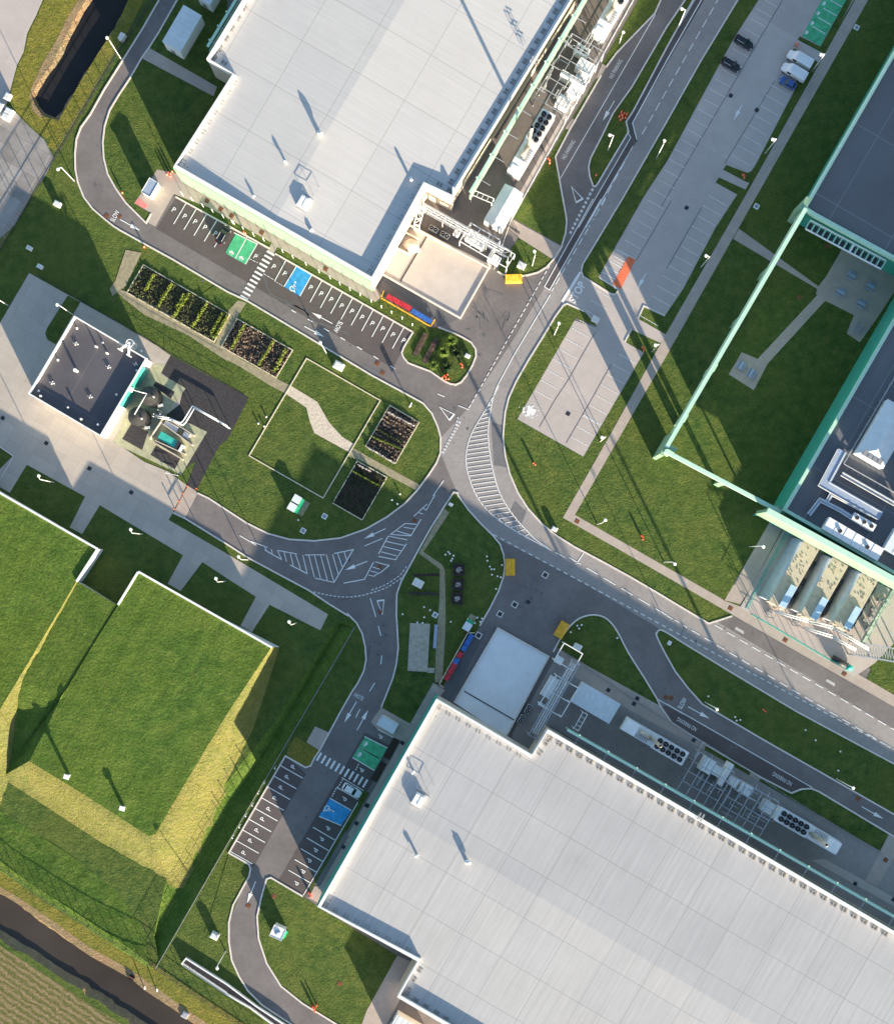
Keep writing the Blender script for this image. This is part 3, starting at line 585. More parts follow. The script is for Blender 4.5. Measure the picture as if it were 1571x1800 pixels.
def wheel(c, d, s):                                                # wheelchair sign
    A = W(*c); x = Vector((math.cos(iang(*d)), math.sin(iang(*d)), 0)); y = Vector((-x.y, x.x, 0)); f = lambda a, b: tuple((A + x * a * s + y * b * s)[:2])
    PAINT.band([f(.35 * math.cos(t) - .05, .35 * math.sin(t) - .3) for t in [math.radians(100 + 20 * i) for i in range(13)]], .14 * s, Z_MARK, Z_MARK + .004)
    PAINT.band([f(-.12, .45), f(-.08, -.1), f(.28, -.12), f(.45, -.55), f(.6, -.5)], .15 * s, Z_MARK + .002, Z_MARK + .006)
    PAINT.band([f(-.1, .2), f(.22, .16)], .12 * s, Z_MARK + .004, Z_MARK + .008); PAINT.sheet([f(-.12 + .15 * math.cos(t), .72 + .15 * math.sin(t)) for t in [i * .7854 for i in range(8)]], Z_MARK + .006)
def plug(c, d, s):                                                 # small vehicle-and-plug sign
    A = W(*c); x = Vector((math.cos(iang(*d)), math.sin(iang(*d)), 0)); y = Vector((-x.y, x.x, 0)); f = lambda a, b: tuple((A + x * a * s + y * b * s)[:2])
    PAINT.sheet([f(-.6, -.12), f(.6, -.12), f(.6, .12), f(.3, .2), f(.15, .42), f(-.3, .42), f(-.42, .18), f(-.6, .12)], Z_MARK + .004)
    for q in (-.33, .33): PAINT.sheet([f(q + .13 * math.cos(t), -.14 + .13 * math.sin(t)) for t in [i * .7854 for i in range(8)]], Z_MARK + .008)
    PAINT.band([f(-.5, -.4), f(-.1, -.45), f(.2, -.4), f(.5, -.5)], .08 * s, Z_MARK, Z_MARK + .004)
wheel(T('b1', [(457, 607)])[0], uu, 1.5)
plug(T('b1', [(28, 370)])[0], uu, 1.0); plug(T('b1', [(97, 408)])[0], uu, 1.0)
# --- roundabout approach (hatched islands and give-way lines)
def giveway(c, d, s=1.0):                                          # hollow triangle pointing along d
    A = W(*c); x = Vector((math.cos(iang(*d)), math.sin(iang(*d)), 0)); y = Vector((-x.y, x.x, 0)); f = lambda a, b: tuple((A + x * a * s + y * b * s)[:2])
    PAINT.band([f(1.9, 0), f(-1.6, .85), f(-1.6, -.85)], .22 * s, Z_MARK - .004, Z_MARK, closed=True); PAINT.band([f(-1.55, .8), f(-1.55, -.8)], .4 * s, Z_MARK, Z_MARK + .003)
giveway(T('b2', [(1510, 100)])[0], (-.72, -.6)); giveway(T('b2', [(1062, 1440)])[0], (.12, .95), .9); giveway(T('c0', [(832, 1343)])[0], (-.5, -.86), 1.0)
for o in (0, 2.6): dash(off(T('b2', [(1571, 205)])[0], o, 14), off(T('b2', [(1482, 372)])[0], o, -2), .45, .3, .2)
dash((805, 733), T('b2', [(1571, 205)])[0], .45, .3, .2); 
line(T('c1', [(20, 1425), (95, 1455)]), .18)
dash(T('c1', [(650, 460)])[0], T('c1', [(90, 1450)])[0], .8, .55, .2); line(T('c1', [(655, 660), (400, 1085), (290, 1290)]), .2)
# hatched splitter in the middle of the road
Lh = T('c2', [(255, 0), (190, 110), (130, 210), (95, 290), (77, 370), (75, 450), (95, 545), (140, 660), (210, 760), (300, 840), (420, 920), (540, 985), (690, 1065)])
Rh = T('c2', [(262, 0), (240, 110), (228, 210), (230, 300), (245, 420), (270, 540), (305, 650), (360, 750), (430, 845), (500, 920), (560, 980), (690, 1065)])
Lh = smooth(T('c1', [(290, 1290)]) + Lh, 6); Rh = smooth(T('c1', [(300, 1290)]) + Rh, 6); line(Lh, .2); line(Rh, .2)
def ycross(P, y):
    for a, b in zip(P, P[1:]):
        if (a[1] - y) * (b[1] - y) <= 0 and a[1] != b[1]: return a[0] + (b[0] - a[0]) * (y - a[1]) / (b[1] - a[1])
for i in range(33):
    y = 697 + i * 7.6; 
    xl = ycross(Lh, y + 2.2); xr = ycross(Rh, y - 2.0)
    if xl is not None and xr is not None and xr - xl > 1.5: line([(xl, y + 2.2 + (xr - xl) * .02), (xr, y - 2.0 - (xr - xl) * .02)], .16)
# west leg markings
line(T('b2', [(1490, 568), (1418, 675)]), .18); line(T('b2', [(1430, 668), (1370, 775)]), .18); line(T('b2', [(1378, 730), (1285, 815)]), .18); line(T('b2', [(1352, 760), (1372, 775)]), .18); line(T('b2', [(1320, 790), (1350, 800)]), .18)
line(T('b2', [(1335, 835), (1265, 950), (1125, 940), (1225, 865), (1305, 870)]), .2); line(T('b2', [(1215, 890), (1290, 903)]), .18); line(T('b2', [(1165, 915), (1265, 945)]), .18)
line(T('b2', [(1110, 950), (1042, 1075)]), .2); line(T('b2', [(1235, 1005), (1160, 1115), (1042, 1092)]), .2)
for k in range(4): line(T('b2', [(1110 - k * 17, 952 + k * 36), (1240 - k * 20, 978 + k * 38)]), .18)
line(T('b2', [(1020, 1130), (1115, 1155), (1060, 1200), (1000, 1232)]), .2); line(T('b2', [(1008, 1130), (945, 1250), (800, 1277)]), .2)
for k in range(3): line(T('b2', [(1000 - k * 13, 1165 + k * 28), (1050 - k * 15, 1180 + k * 25)]), .18)
line(T('b2', [(1070, 968), (945, 1020)]), .18)
arrow(*T('b2', [(1090, 900), (942, 970)])); arrow(*T('b2', [(965, 1125), (810, 1187)]))
hx = [(345, 1050, 375, 1115), (390, 1058, 408, 1128), (432, 1064, 455, 1155), (468, 1070, 505, 1180), (520, 1082, 550, 1210), (560, 1080, 600, 1235), (600, 1080, 645, 1255), (642, 1080, 692, 1265), (682, 1080, 735, 1272), (725, 1078, 765, 1215), (760, 1070, 792, 1165), (805, 1058, 822, 1115)]
for a in hx: line(T('b2', [a[:2], a[2:]]), .18)
line(T('b2', [(345, 1050), (480, 1075)]), .2); line(T('b2', [(535, 1082), (672, 1080)]), .2); line(T('b2', [(735, 1072), (868, 1045), (735, 1272), (605, 1242)]), .2); line(T('b2', [(432, 1150), (552, 1212)]), .2); line(T('b2', [(258, 1048), (375, 1115)]), .2); line(T('b2', [(85, 948), (200, 1015)]), .18); line(T('b2', [(160, 988), (278, 1030)]), .18); line(T('b2', [(258, 1030), (268, 1050)]), .18); line(T('b2', [(303, 1042), (310, 1072)]), .18)
gl = smooth(T('b2', [(1248, 1170), (1210, 1230), (1150, 1275), (1080, 1315), (990, 1345), (900, 1366), (800, 1372), (700, 1360), (565, 1330)]), 5)
dashpoly(gl, .55, .35, .2); gl2 = smooth(T('b2', [(1235, 1160), (1195, 1215), (1140, 1258), (1075, 1295), (985, 1328)]), 5); dashpoly(gl2, .55, .35, .2)
line(T('b2', [(985, 1380), (1024, 1510)]), .2)
for a, b in (((1040, 197), (1058, 265)), ((1065, 400), (1058, 462)), ((1016, 590), (980, 650)), ((915, 770), (885, 830))): line(T('b3', [a, b]), .2)
arrow(*T('b3', [(890, 720), (806, 866)])); arrow(*T('b3', [(893, 918), (972, 775)])); rtext('SLOW', T('b3', [(907, 683)])[0], (-uu[0], -uu[1]), 1.3, .62, bold=0)
for i in range(11):                                                # lower zebra crossing
    c = T('b3', [(632 + i * 31.8, 1100 + i * 18.5)])[0]; line([off(c, 0, -8), off(c, 0, 8)], .46)
for i in range(9):
    a = (365 - i * 43.5, 1160 + i * 74.0); line(T('b3', [a, (a[0] + 155, a[1] + 88)]), .2)
line(T('b3', [(400, 1095), (535, 1172)]), .16)
for p in T('b3', [(456, 1172), (414, 1242), (372, 1315), (330, 1388), (287, 1462), (244, 1532)]) + T('b4', [(205, 235), (160, 306), (115, 390)]): rtext('P', p, (-vv[0], -vv[1]) if 0 else vv, 1.55)
rb = [(1145, 968, 1040, 910), (1103, 1040, 945, 960), (1060, 1120, 905, 1033), (1012, 1195, 862, 1105), (940, 1335, 790, 1245), (900, 1395, 752, 1310), (855, 1470, 705, 1385), (785, 1575, 632, 1512)]
for a in rb: line(T('b3', [a[:2], a[2:]]), .2)
for i in range(5):
    a = (740 - i * 42, 300 + i * 74); line(T('b4', [a, (a[0] - 150, a[1] - 88)]), .2)
line(T('b4', [(525, 685), (290, 560)]), .14); line(T('b4', [(520, 688), (900, 40)]), .18)
poly(T('b3', [(950, 960), (1100, 1040), (1015, 1195), (862, 1105)]), GREEN, Z_MARK - .006); poly(T('b3', [(708, 1385), (855, 1470), (785, 1572), (632, 1512)]), BLUE, Z_MARK - .006)
line(T('b3', [(905, 1035), (1058, 1118)]), .2)
plug(T('b3', [(953, 1012)])[0], (-vv[0], -vv[1]), 1.0); plug(T('b3', [(910, 1085)])[0], (-vv[0], -vv[1]), 1.0); wheel(T('b3', [(698, 1465)])[0], (-vv[0], -vv[1]), 1.5)
for p in T('b3', [(1052, 960), (922, 1190), (805, 1390)]) + T('b4', [(690, 218), (648, 292), (605, 368), (562, 440), (518, 515), (473, 597)]): rtext('P', p, (-vv[0], -vv[1]), 1.55)
for a, b in (((905, 1150), (880, 1200)), ((795, 1258), (760, 1315)), ((750, 1318), (722, 1375))): dash(T('b3', [a])[0], T('b3', [b])[0], .35, .22, .22)
arrow(*T('b4', [(195, 585), (135, 738)]))
# --- south east road
dash(T('c2', [(262, 940)])[0], (1571, 1318), 1.0, .75, .2); 
dash((1000, 980), T('c2', [(1571, 1565)])[0], 3.0, 1.4, .2); dash(T('d3', [(0, 125)])[0], (1571, 1318), 2.0, 1.2, .2)
line(T('c2', [(690, 1065), (760, 1100)]), .2); line(T('c2', [(835, 1145), (885, 1070)]), .2)
dash(T('d3', [(330, 190)])[0], (1571, 1283), 2.0, 1.2, .2)
for c in T('d3', [(505, 228), (1132, 588)]):
    for k in range(3): line([off(c, -9, (k - 1) * 1.7), off(c, 9 - k, (k - 1) * 1.7)], .12)
line(T('c3', [(1390, 700), (1571, 805)]), .18); line(T('d3', [(0, 735), (1005, 1313)]), .18)
arrow(*T('d3', [(148, 755), (298, 838)])); rtext('SLOW', T('d3', [(110, 733)])[0], vv, 1.5, .62)
rtext('NO PARKING', T('d3', [(140, 875)])[0], (-uu[0], -uu[1]), 1.3, .62, bold=0); rtext('NO PARKING', T('d3', [(798, 1252)])[0], (-uu[0], -uu[1]), 1.3, .62, bold=0)
arrow(*T('d4', [(1345, 70), (1495, 155)]))
# --- north east road
line(T('c0', [(1185, 905), (1210, 950), (850, 1571)]), .18); line(T('d0', [(240, 0), (0, 420)]) + T('c0', [(1222, 850), (1252, 965), (900, 1571)]), .22)
line(T('d0', [(195, 0), (0, 330)]), .14)
line(T('c1', [(950, 0), (615, 605), (650, 628), (1005, 0)]), .2); dash(T('c1', [(1035, 0)])[0], T('c1', [(665, 635)])[0], 1.6, .9, .2); dash(T('d0', [(370, -30)])[0], T('c0', [(1280, 940)])[0], 2.0, 1.0, .2); dash(T('c0', [(1255, 960)])[0], T('c0', [(920, 1571)])[0], 2.0, .9, .2)
for o in (0, 2.3): dash(off(T('c0', [(945, 1300)])[0], o, 0), off(T('c1', [(783, 245)])[0], o, 0), .6, .45, .22)
line(T('c0', [(1380, 100), (725, 1232)]), .18)
rtext('NO PARKING', T('c0', [(1107, 478)])[0], (vv[0], vv[1]), 1.25, .62, bold=0); rtext('NO PARKING', T('c0', [(782, 1035)])[0], (vv[0], vv[1]), 1.25, .62, bold=0)
arrow(*T('c0', [(1097, 697), (1017, 835)]))
poly(T('c1', [(855, 500), (872, 505), (745, 715), (728, 705)])); rtext('STOP', T('c1', [(842, 645)])[0], (vv[0], vv[1]), 2.4, .85, bold=.06)
arrow(*T('c1', [(1315, 512), (1255, 622)])); arrow(*T('d0', [(520, 725), (462, 832)]))
# car park bay lines (studs in the pavers)
def bays(p0, p1, n, dx, dy, w=.12):
    for i in range(n):
        a = (p0[0] + (p1[0] - p0[0]) * i / (n - 1), p0[1] + (p1[1] - p0[1]) * i / (n - 1)); dash(a, (a[0] + dx, a[1] + dy), .55, .1, w)
bays(*T('d0', [(660, -10), (20, 1100)]), 17, 27, 15.5); bays(*T('d0', [(-10, 1175), (-600, 2210)]), 16, 27, 15.5)
bays(*T('d0', [(725, 590), (450, 1070)]), 8, 32, 18.5); bays(*T('d0', [(292, 1350), (-180, 2180)]), 13, 31, 18)
bays(*T('c1', [(805, 890), (550, 1320)]), 7, 29, 16.5, .14); bays(*T('c1', [(1130, 1070), (885, 1490)]), 7, 29, 16.5, .14); bays(*T('c2', [(880, 120), (800, 265)]), 3, 29, 16.5, .14)
for i in range(6): line(T('c1', [(1112 - i * 23, 350 + i * 39), (1212 - i * 23, 408 + i * 39)]), .17)
poly(T('c1', [(1192, 395), (1243, 420), (1140, 622), (1085, 588)]), ORNG, Z_MARK + .004)
for c in T('c1', [(1207, 445), (1125, 588)]):
    A = c
poly(T('d0', [(1075, -10), (1245, -10), (1058, 318), (935, 250)]), GREEN, Z_MARK - .006)
for i in range(4): line(T('d0', [(1120 - i * 39, -5 + i * 62), (1210 - i * 39, 48 + i * 62)]), .16)
for p in T('d0', [(1085, 25), (1045, 92), (1003, 160), (965, 225)]): plug(p, (-vv[0], -vv[1]), .8)
# hatch patch beside the kiosk, worn white patch in the lower car park, dark seams in the drains
hr = Q(230, 250, 7.855, [(52, 835), (112, 768), (240, 882), (190, 918)])
for i in range(7):
    f = i / 6; REDP.band(wp([(hr[0][0] + (hr[1][0] - hr[0][0]) * f, hr[0][1] + (hr[1][1] - hr[0][1]) * f), (hr[3][0] + (hr[2][0] - hr[3][0]) * f, hr[3][1] + (hr[2][1] - hr[3][1]) * f)]), .16, Z_MARK - .004, Z_MARK)
struct(PAINT.build('road_markings', 'paint')); struct(GREEN.build('green_bay_paint', 'bay_green')); struct(BLUE.build('blue_bay_paint', 'bay_blue')); struct(ORNG.build('orange_bay_paint', 'bay_orange')); struct(REDP.build('red_hatching', 'hatch_red'))
DR = MB()
def drain(pts, w=.09): DR.band(wp(pts), w, Z_PATH, Z_PATH + .006)
drain(T('d0', [(800, 0), (-40, 1430)])); drain(T('d1', [(240, 60), (0, 480)])); drain(T('c1', [(1490, 10), (1250, 420)])); drain(T('d0', [(745, 560), (400, 1130)])); drain(T('c1', [(968, 915), (770, 1265)]) + T('c2', [(695, 0), (580, 200)])); drain(T('c1', [(1075, 1140)]) + T('c2', [(945, 0), (765, 310)])); 
TAR = MB(); rt = random.Random(4)
def tar(pts, w, n=6, am=.35):
    P = smooth(pts, n); TAR.band([(q[0] + rt.uniform(-am, am) * .3, q[1] + rt.uniform(-am, am) * .3) for q in wp(P)], w, Z_ASP3 + .004, Z_ASP3 + .006)
tar(T('b1', [(245, 520), (275, 610), (300, 655), (390, 700), (480, 742), (540, 780), (620, 850), (740, 890), (850, 940)]), .3); tar(T('b1', [(495, 690), (530, 760), (570, 830), (610, 940), (640, 1010)]), .14); tar(T('b1', [(270, 620), (330, 740), (370, 850)]), .1); tar(T('b1', [(400, 720), (520, 760), (560, 800)]), .45)
for i in range(9): a = T('c1', [(100 + rt.uniform(0, 110), 700 + rt.uniform(0, 110))])[0]; tar([a, (a[0] + rt.uniform(2, 9), a[1] + rt.uniform(4, 9)), (a[0] + rt.uniform(8, 16), a[1] + rt.uniform(14, 22))], rt.uniform(.1, .3), 3)
for i in range(5): a = T('c1', [(300 + rt.uniform(0, 80), 770 + rt.uniform(0, 80))])[0]; tar([a, (a[0] - rt.uniform(2, 5), a[1] + rt.uniform(6, 12)), (a[0] - rt.uniform(4, 8), a[1] + rt.uniform(12, 20))], rt.uniform(.08, .2), 3)
tar(T('c1', [(205, 610), (280, 640), (330, 660)]), .2, 3)
for i in range(7): a = T('b2', [(700 + rt.uniform(0, 180), 1365 + rt.uniform(-5, 40))])[0]; tar([a, (a[0] + rt.uniform(3, 10), a[1] + rt.uniform(-2, 3))], rt.uniform(.1, .35), 3)
tar(T('b3', [(1085, 255), (1110, 262)]), .6, 3); tar(T('b3', [(985, 330), (965, 420), (955, 480)]), .5, 4); tar(T('c2', [(450, 830), (500, 740)]), .12, 3); tar(T('d3', [(120, 195), (95, 270)]), .12, 3)
SP = MB()
for i in range(90):
    x, y = rt.gauss(0, 1), rt.gauss(0, 1); c = W(931 + x * 9 - y * 2, 722 + y * 7 + x * 2.5); r = rt.uniform(.05, .32) * max(.3, 1.3 - .4 * math.hypot(x, y)); SP.sheet([(c.x + r * rt.uniform(.6, 1.4) * math.cos(k * .9), c.y + r * rt.uniform(.6, 1.4) * math.sin(k * .9)) for k in range(7)], Z_PATH + .004 + i * 4e-5)
struct(SP.build('spilled_grit', 'paint'))
for (x, y, sx, sy, nn) in ((420, 490, 60, 35, 16), (600, 600, 70, 40, 18), (830, 560, 35, 40, 22), (800, 740, 40, 60, 14), (640, 1000, 60, 30, 16), (665, 1130, 14, 70, 10), (930, 1040, 40, 30, 16), (560, 1400, 40, 70, 14), (1240, 1110, 90, 30, 16), (1300, 1310, 70, 25, 10), (1050, 180, 20, 60, 8), (170, 300, 12, 60, 8)):
    for i in range(nn):
        c = W(rt.gauss(x, sx * .6), rt.gauss(y, sy * .6)); r = rt.choice((.07, .1, .14, .3)) * rt.uniform(.7, 1.4); TAR.sheet([(c.x + r * rt.uniform(.7, 1.3) * math.cos(k * .785), c.y + r * rt.uniform(.7, 1.3) * math.sin(k * .785)) for k in range(8)], Z_ASP3 + .007)
struct(TAR.build('tar_seams', 'asphalt_black'))
struct(DR.build('drainage_channels', 'dark'))
struct(KERB.build('kerbs', 'kerb'))
# ------------------------------------------------------------------ buildings
def clip(pts, o, nrm):                                            # part of a polygon on the side nrm points to
    out = []; n = len(pts)
    for i in range(n):
        a, b = Vector(pts[i]), Vector(pts[(i + 1) % n]); da, db = (a - o).dot(nrm), (b - o).dot(nrm)
        if da >= 0: out.append(tuple(a))
        if da * db < 0: out.append(tuple(a.lerp(b, da / (da - db))))
    return out
def lerp(a, b, t): return (a[0] + (b[0] - a[0]) * t, a[1] + (b[1] - a[1]) * t)
M['ventgrey'] = plain('weathered_vent_grey', (.25, .24, .23), .7, 0, .25, 3)
VENT = MB()
for sx in (-.36, .36):
    VENT.box((sx, 0, 0), (.46, .9, .14)); VENT.box((sx, .18, .14), (.3, .26, .08)); VENT.box((sx, -.22, .14), (.3, .18, .06))
VENT.box((0, 0, .02), (.4, .2, .06))
def vents(parent, segs, z, k=.97, start=.5, side=1):
    global VME
    i = 0
    for a, b, inset in segs:
        A, B = W(*a, z), W(*b, z); d = B - A; L = d.length; d.normalize(); nr = Vector((-d.y, d.x, 0)); step = 20.6 / 8 * k; s = step * start
        while s < L - .6:
            p = A + d * s + nr * inset + Vector((random.uniform(-.06, .06), random.uniform(-.06, .06), 0))
            if VME[0] is None:
                o = VENT.build('roof_vent', 'ventgrey'); VME[0] = o.data
            else:
                o = bpy.data.objects.new('roof_vent', VME[0]); COL.objects.link(o)
            o.parent = parent; o.matrix_parent_inverse = Matrix.Translation(-Vector(parent.location)); o.location = p; o.rotation_euler = (0, 0, math.atan2(d.y, d.x) + random.uniform(-.05, .05)); s += step
VME = [None]
def hall(name, label, pts, z, ridge, roofmat, slope=.024, wallmat='beige', pw=.75, low=()):
    base = sum((W(*p, 0) for p in pts), Vector()) / len(pts)
    t = thing(name, label, 'building', tuple(base))
    xy = wp(pts, z)
    w = MB(); w.prism(offset(xy, -.12), 0, z - .5, top=False); w.build('wall', wallmat, t)
    o = Vector(W(*ridge[0], z)[:2]); d = (Vector(W(*ridge[1], z)[:2]) - o).normalized(); n = Vector((-d.y, d.x))
    for sg in (1, -1):
        q = clip(offset(xy, -.3), o, n * sg); m = MB().sheet(q, 0)
        for v in m.v: v.z = z - .42 - slope * abs((Vector(v[:2]) - o).dot(n))
        m.build('roof', roofmat, t)
    p = MB(); pi_ = offset(xy, -pw); n_ = len(xy)
    for i in range(n_):
        j = (i + 1) % n_; zt = z + .02 if i not in low else z - 1.0 + .12; zb = z - 2.2; a, b, c, e = xy[i], xy[j], pi_[j], pi_[i]
        p.add([(*q, zz) for zz in (zb, zt) for q in (a, b, c, e)], [(4, 5, 6, 7), (7, 6, 5, 4)[:0] or (0, 1, 5, 4), (2, 3, 7, 6), (1, 2, 6, 5), (3, 0, 4, 7)])
    o_ = p.build('parapet', 'white', t); bm = bmesh.new(); bm.from_mesh(o_.data); bmesh.ops.recalc_face_normals(bm, faces=bm.faces); bm.to_mesh(o_.data); bm.free()
    r = MB(); r.band(offset(xy, -pw - .1), .1, z - 2.0, z - 1.0 + .16, closed=True); r.build('gutter_rail', 'grey', t)
    return t
hallA = hall('warehouse', 'large white roofed hall upper left, beside the long row of numbered bays with red and blue bins at its corner', [(1260, -420), (1003, 0), (800, 331), (794, 349), (749, 324), (653, 493), (305, 293), (409, 130), (363, 103), (433, -12), (680, -420)], 11, [(497, 361), (711, 0)], 'roofA', low=(0, 1))
hallA['label'] = 'large white roofed hall at upper left, above the sunlit row of parking bays'
vents(hallA, [((653, 493), (305, 293), -1.5), ((409, 130), (305, 293), 1.4), ((1003, 0), (800, 331), -1.5), ((749, 324), (653, 493), -1.4), ((425, 0), (363, 103), 1.4), ((794, 349), (749, 324), -1.3), ((363, 103), (409, 130), 1.2)], 9.85)
hallB = hall('warehouse', 'large ribbed white roofed hall at lower right, below the shaded loading yard', [(767, 1228), (935, 1327), (963, 1282), (1200, 1420), (1571, 1637), (2100, 1946), (2100, 2600), (1500, 2230), (800, 1813), (698, 1753), (734, 1690), (558, 1594)], 11, [(894, 1546), (1200, 1726)], 'roofB')
vents(hallB, [((767, 1228), (558, 1594), 1.5), ((767, 1228), (935, 1327), -1.5), ((963, 1282), (1571, 1637), -1.5), ((558, 1594), (734, 1690), 1.4), ((935, 1327), (963, 1282), -1.2), ((734, 1690), (698, 1753), 1.3), ((698, 1753), (790, 1807), 1.4)], 9.85)
# roof equipment
def gooseneck(parent, c, d, r=.42, h=1.5, z=10.1, mat='white'):
    p = W(*c, z); e = p + Vector((0, 0, h)); x = Vector((d[0], -d[1], 0)).normalized()
    m = MB().tube(p, e, r, r, 12); m.tube(e - Vector((0, 0, r * .3)), e + x * r * 2.2 - Vector((0, 0, .25)), r * .95, r * .95, 12); o = m.build('chimney', mat, parent, True)
    MB().tube(e + x * r * 2.2 - Vector((0, 0, .25)), e + x * r * 2.3 - Vector((0, 0, .26)), r * .8, r * .8, 12).build('chimney_mouth', 'black', o)
gooseneck(hallA, (562, 237), uu, .42, 1.9); gooseneck(hallA, (503, 287), (-.8, -.5), .24, 1.3); gooseneck(hallA, (446, 345), (.7, .6), .22, .9); gooseneck(hallA, (548, 404), (-.5, .6), .25, .8); gooseneck(hallA, (722, 316), (.3, .8), .3, 1.4)
gooseneck(hallB, (820, 1513), (.9, .1), .4, 1.5); gooseneck(hallB, (733, 1502), (-.9, .3), .26, 1.4); gooseneck(hallB, (727, 1355), (-.5, .5), .24, 1.4)
def roofunit(parent, c, z=10.1, s=1.0):
    p = W(*c, z); b = MB().box(p + Vector((0, 0, .3)), (2.0 * s, 2.6 * s, .8 * s), U); 
    for i in (-.55, .55): b.box(p + U * i * s + Vector((0, 0, 1.1 * s)), (.7 * s, 2.0 * s, .1), U)
    o = b.build('roof_unit', 'white', parent)
    f = MB()
    for a in (-2.1, 2.1):
        for bb in (-1.6, 0, 1.6): f.box(p + U * a * s + V * bb * s, (.9, .95, .15), U); f.bar(p + U * a * s + V * bb * s + Vector((0, 0, .25)), p + V * bb * s + Vector((0, 0, .5)), .1)
    for bb in (-2.6, 2.6): f.box(p + V * bb * s + U * .5, (1.0, .7, .15), U)
    f.build('support_foot', 'grey', o)
    r = MB(); q = [p + U * a + V * bb + Vector((0, 0, 1.15)) for a, bb in ((-1.6, 2.2), (1.4, 2.2), (1.4, 4.4), (-1.6, 4.4))]
    for i in range(4): r.bar(q[i], q[(i + 1) % 4], .06); r.bar(q[i], q[i] - Vector((0, 0, 1.1)), .06)
    r.build('guard_rail', 'galv', o)
roofunit(hallA, (534, 357)); roofunit(hallB, (735, 1405), 10.1, 1.05)
for par, c, d in ((hallA, (936, 108), 1), (hallB, (1228, 1437), 0)):   # ladder cage at the roof edge
    p = W(*c, 10.8); m = MB()
    x, y = (U, V) if d else (V, U)
    for a in (-.4, .4):
        for b in (-.4, .4): m.bar(p + x * a + y * b, p + x * a + y * b + Vector((0, 0, 1.6)), .09)
    for z in (.5, 1.0, 1.6):
        for s in (-.4, .4): m.bar(p + x * -.4 + y * s + Vector((0, 0, z)), p + x * 1.2 + y * s + Vector((0, 0, z)), .09)
    m.bar(p - y * .4 + Vector((0, 0, 1.0)), p + y * .4 + Vector((0, 0, 1.0)), .1); m.build('ladder_hoop', 'galv', par)
FA = MB(); a_, b_ = wp([(653, 493)], 11)[0], wp([(305, 293)], 11)[0]; nv_ = -V * .02
FA.bar(Vector((*a_, 5.4)) + nv_, Vector((*b_, 5.4)) + nv_, .5, 10.2); FA.build('facade_panel', 'mint', hallA)
FB = MB(); a_, b_ = wp([(767, 1228)], 11)[0], wp([(558, 1594)], 11)[0]; FB.bar(Vector((*a_, 5.4)) - U * .02, Vector((*b_, 5.4)) - U * .02, .5, 10.2); FB.build('facade_panel', 'teal', hallB)
# plinth band on the front of the upper hall, door canopy
# screens that stand off the yard sides of both halls
def standoff(name, label, a, b, z, gap, bm, n):
    A, B = W(*a, z), W(*b, z); d = (B - A).normalized(); nr = Vector((-d.y, d.x, 0)) * gap
    t = thing(name, label, 'screen wall', (A.x, A.y, 0))
    MB().bar(A + Vector((0, 0, -4)), B + Vector((0, 0, -4)), .25, 3.6).build('panel', 'mint', t)
    MB().bar(A + Vector((0, 0, -.05)), B + Vector((0, 0, -.05)), .55, .28).build('cap', 'screen', t)
    m = MB(); L = (B - A).length; k = MB()
    for i in range(n):
        p = A.lerp(B, (i + .4) / n) + Vector((0, 0, .1)); m.bar(p, p + nr, .12); k.box(p - Vector((nr.x, nr.y, 0)).normalized() * .35, (.3, .3, .3), d)
    m.build('tie_bar', 'galv', t); k.build('post_head', 'screen', t)
standoff('screen_wall', 'thin mint capped screen wall along the yard side of the upper left hall', (1090, -110), (826, 338), 10, 3.0, 0, 11)
standoff('screen_wall', 'short teal screen wall behind the white cabin at the top left of the upper left hall', (365, 82), (440, -42), 10, -3.0, 0, 5)
standoff('screen_wall', 'thin mint capped screen wall along the yard side of the lower right hall', (997, 1283), (1650, 1657), 10, -2.6, 0, 13)
# ------------------------------------------------------------------ dark roofed building and its mint courtyard frame (right)
C1p = [(1571, 95), (1415, 366), (1432, 376), (1571, 452), (1700, 522), (1900, 300), (1900, -200), (1740, -200)]
tC = thing('building', 'dark roofed building with mint walls at the right edge, north of the patio', 'building', tuple(W(1600, 300)))
xy = wp(C1p, 10.5); MB().prism(xy, 0, 10.0, top=False).build('wall', 'teal', tC); MB().sheet(offset(xy, -.1), 9.9).build('roof', 'roofdark', tC); MB().band(offset(xy, .1), .75, 9.2, 10.6, closed=True).build('parapet', 'screen', tC)
m = MB()
for a, b in ((.06, 0), (.06, 1), (.62, 0), (.62, 1)): pass
A, B = W(1423, 388, 8.6), W(1556, 459, 8.6)
nrm = -V
for o in (-.1, 2.0): m.bar(A + nrm * o, B + nrm * o, .3)
for i in range(15): p = A.lerp(B, i / 14); m.bar(p - nrm * .1, p + nrm * 2.0, .14)
m.bar(A.lerp(B, .58) + nrm * .0, A.lerp(B, .58) + nrm * 2, .45); m.build('balcony_frame', 'white', tC)
m = MB(); 
for i in range(14): p = A.lerp(B, (i + .5) / 14); m.box(p + nrm * .95 - Vector((0, 0, .5)), (.75, 1.4, .1), U)
m.build('balcony_grille', 'dark', tC)
tC2 = thing('building', 'dark flat roofed building with a tall teal flank wall beside the shaded courtyard', 'building', tuple(W(1500, 900)))
C2p = [(1377, 896), (1571, 560), (1750, 250), (1900, 400), (1700, 1100), (1571, 1009)]
xy = wp(C2p, 13); MB().prism(xy, 0, 12.6, top=False).build('wall', 'teal', tC2); MB().sheet(offset(xy, -.1), 12.4).build('roof', 'roofdark', tC2); MB().band(offset(xy, -.25), .7, 12.3, 13.0, closed=True).build('parapet', 'screen', tC2)
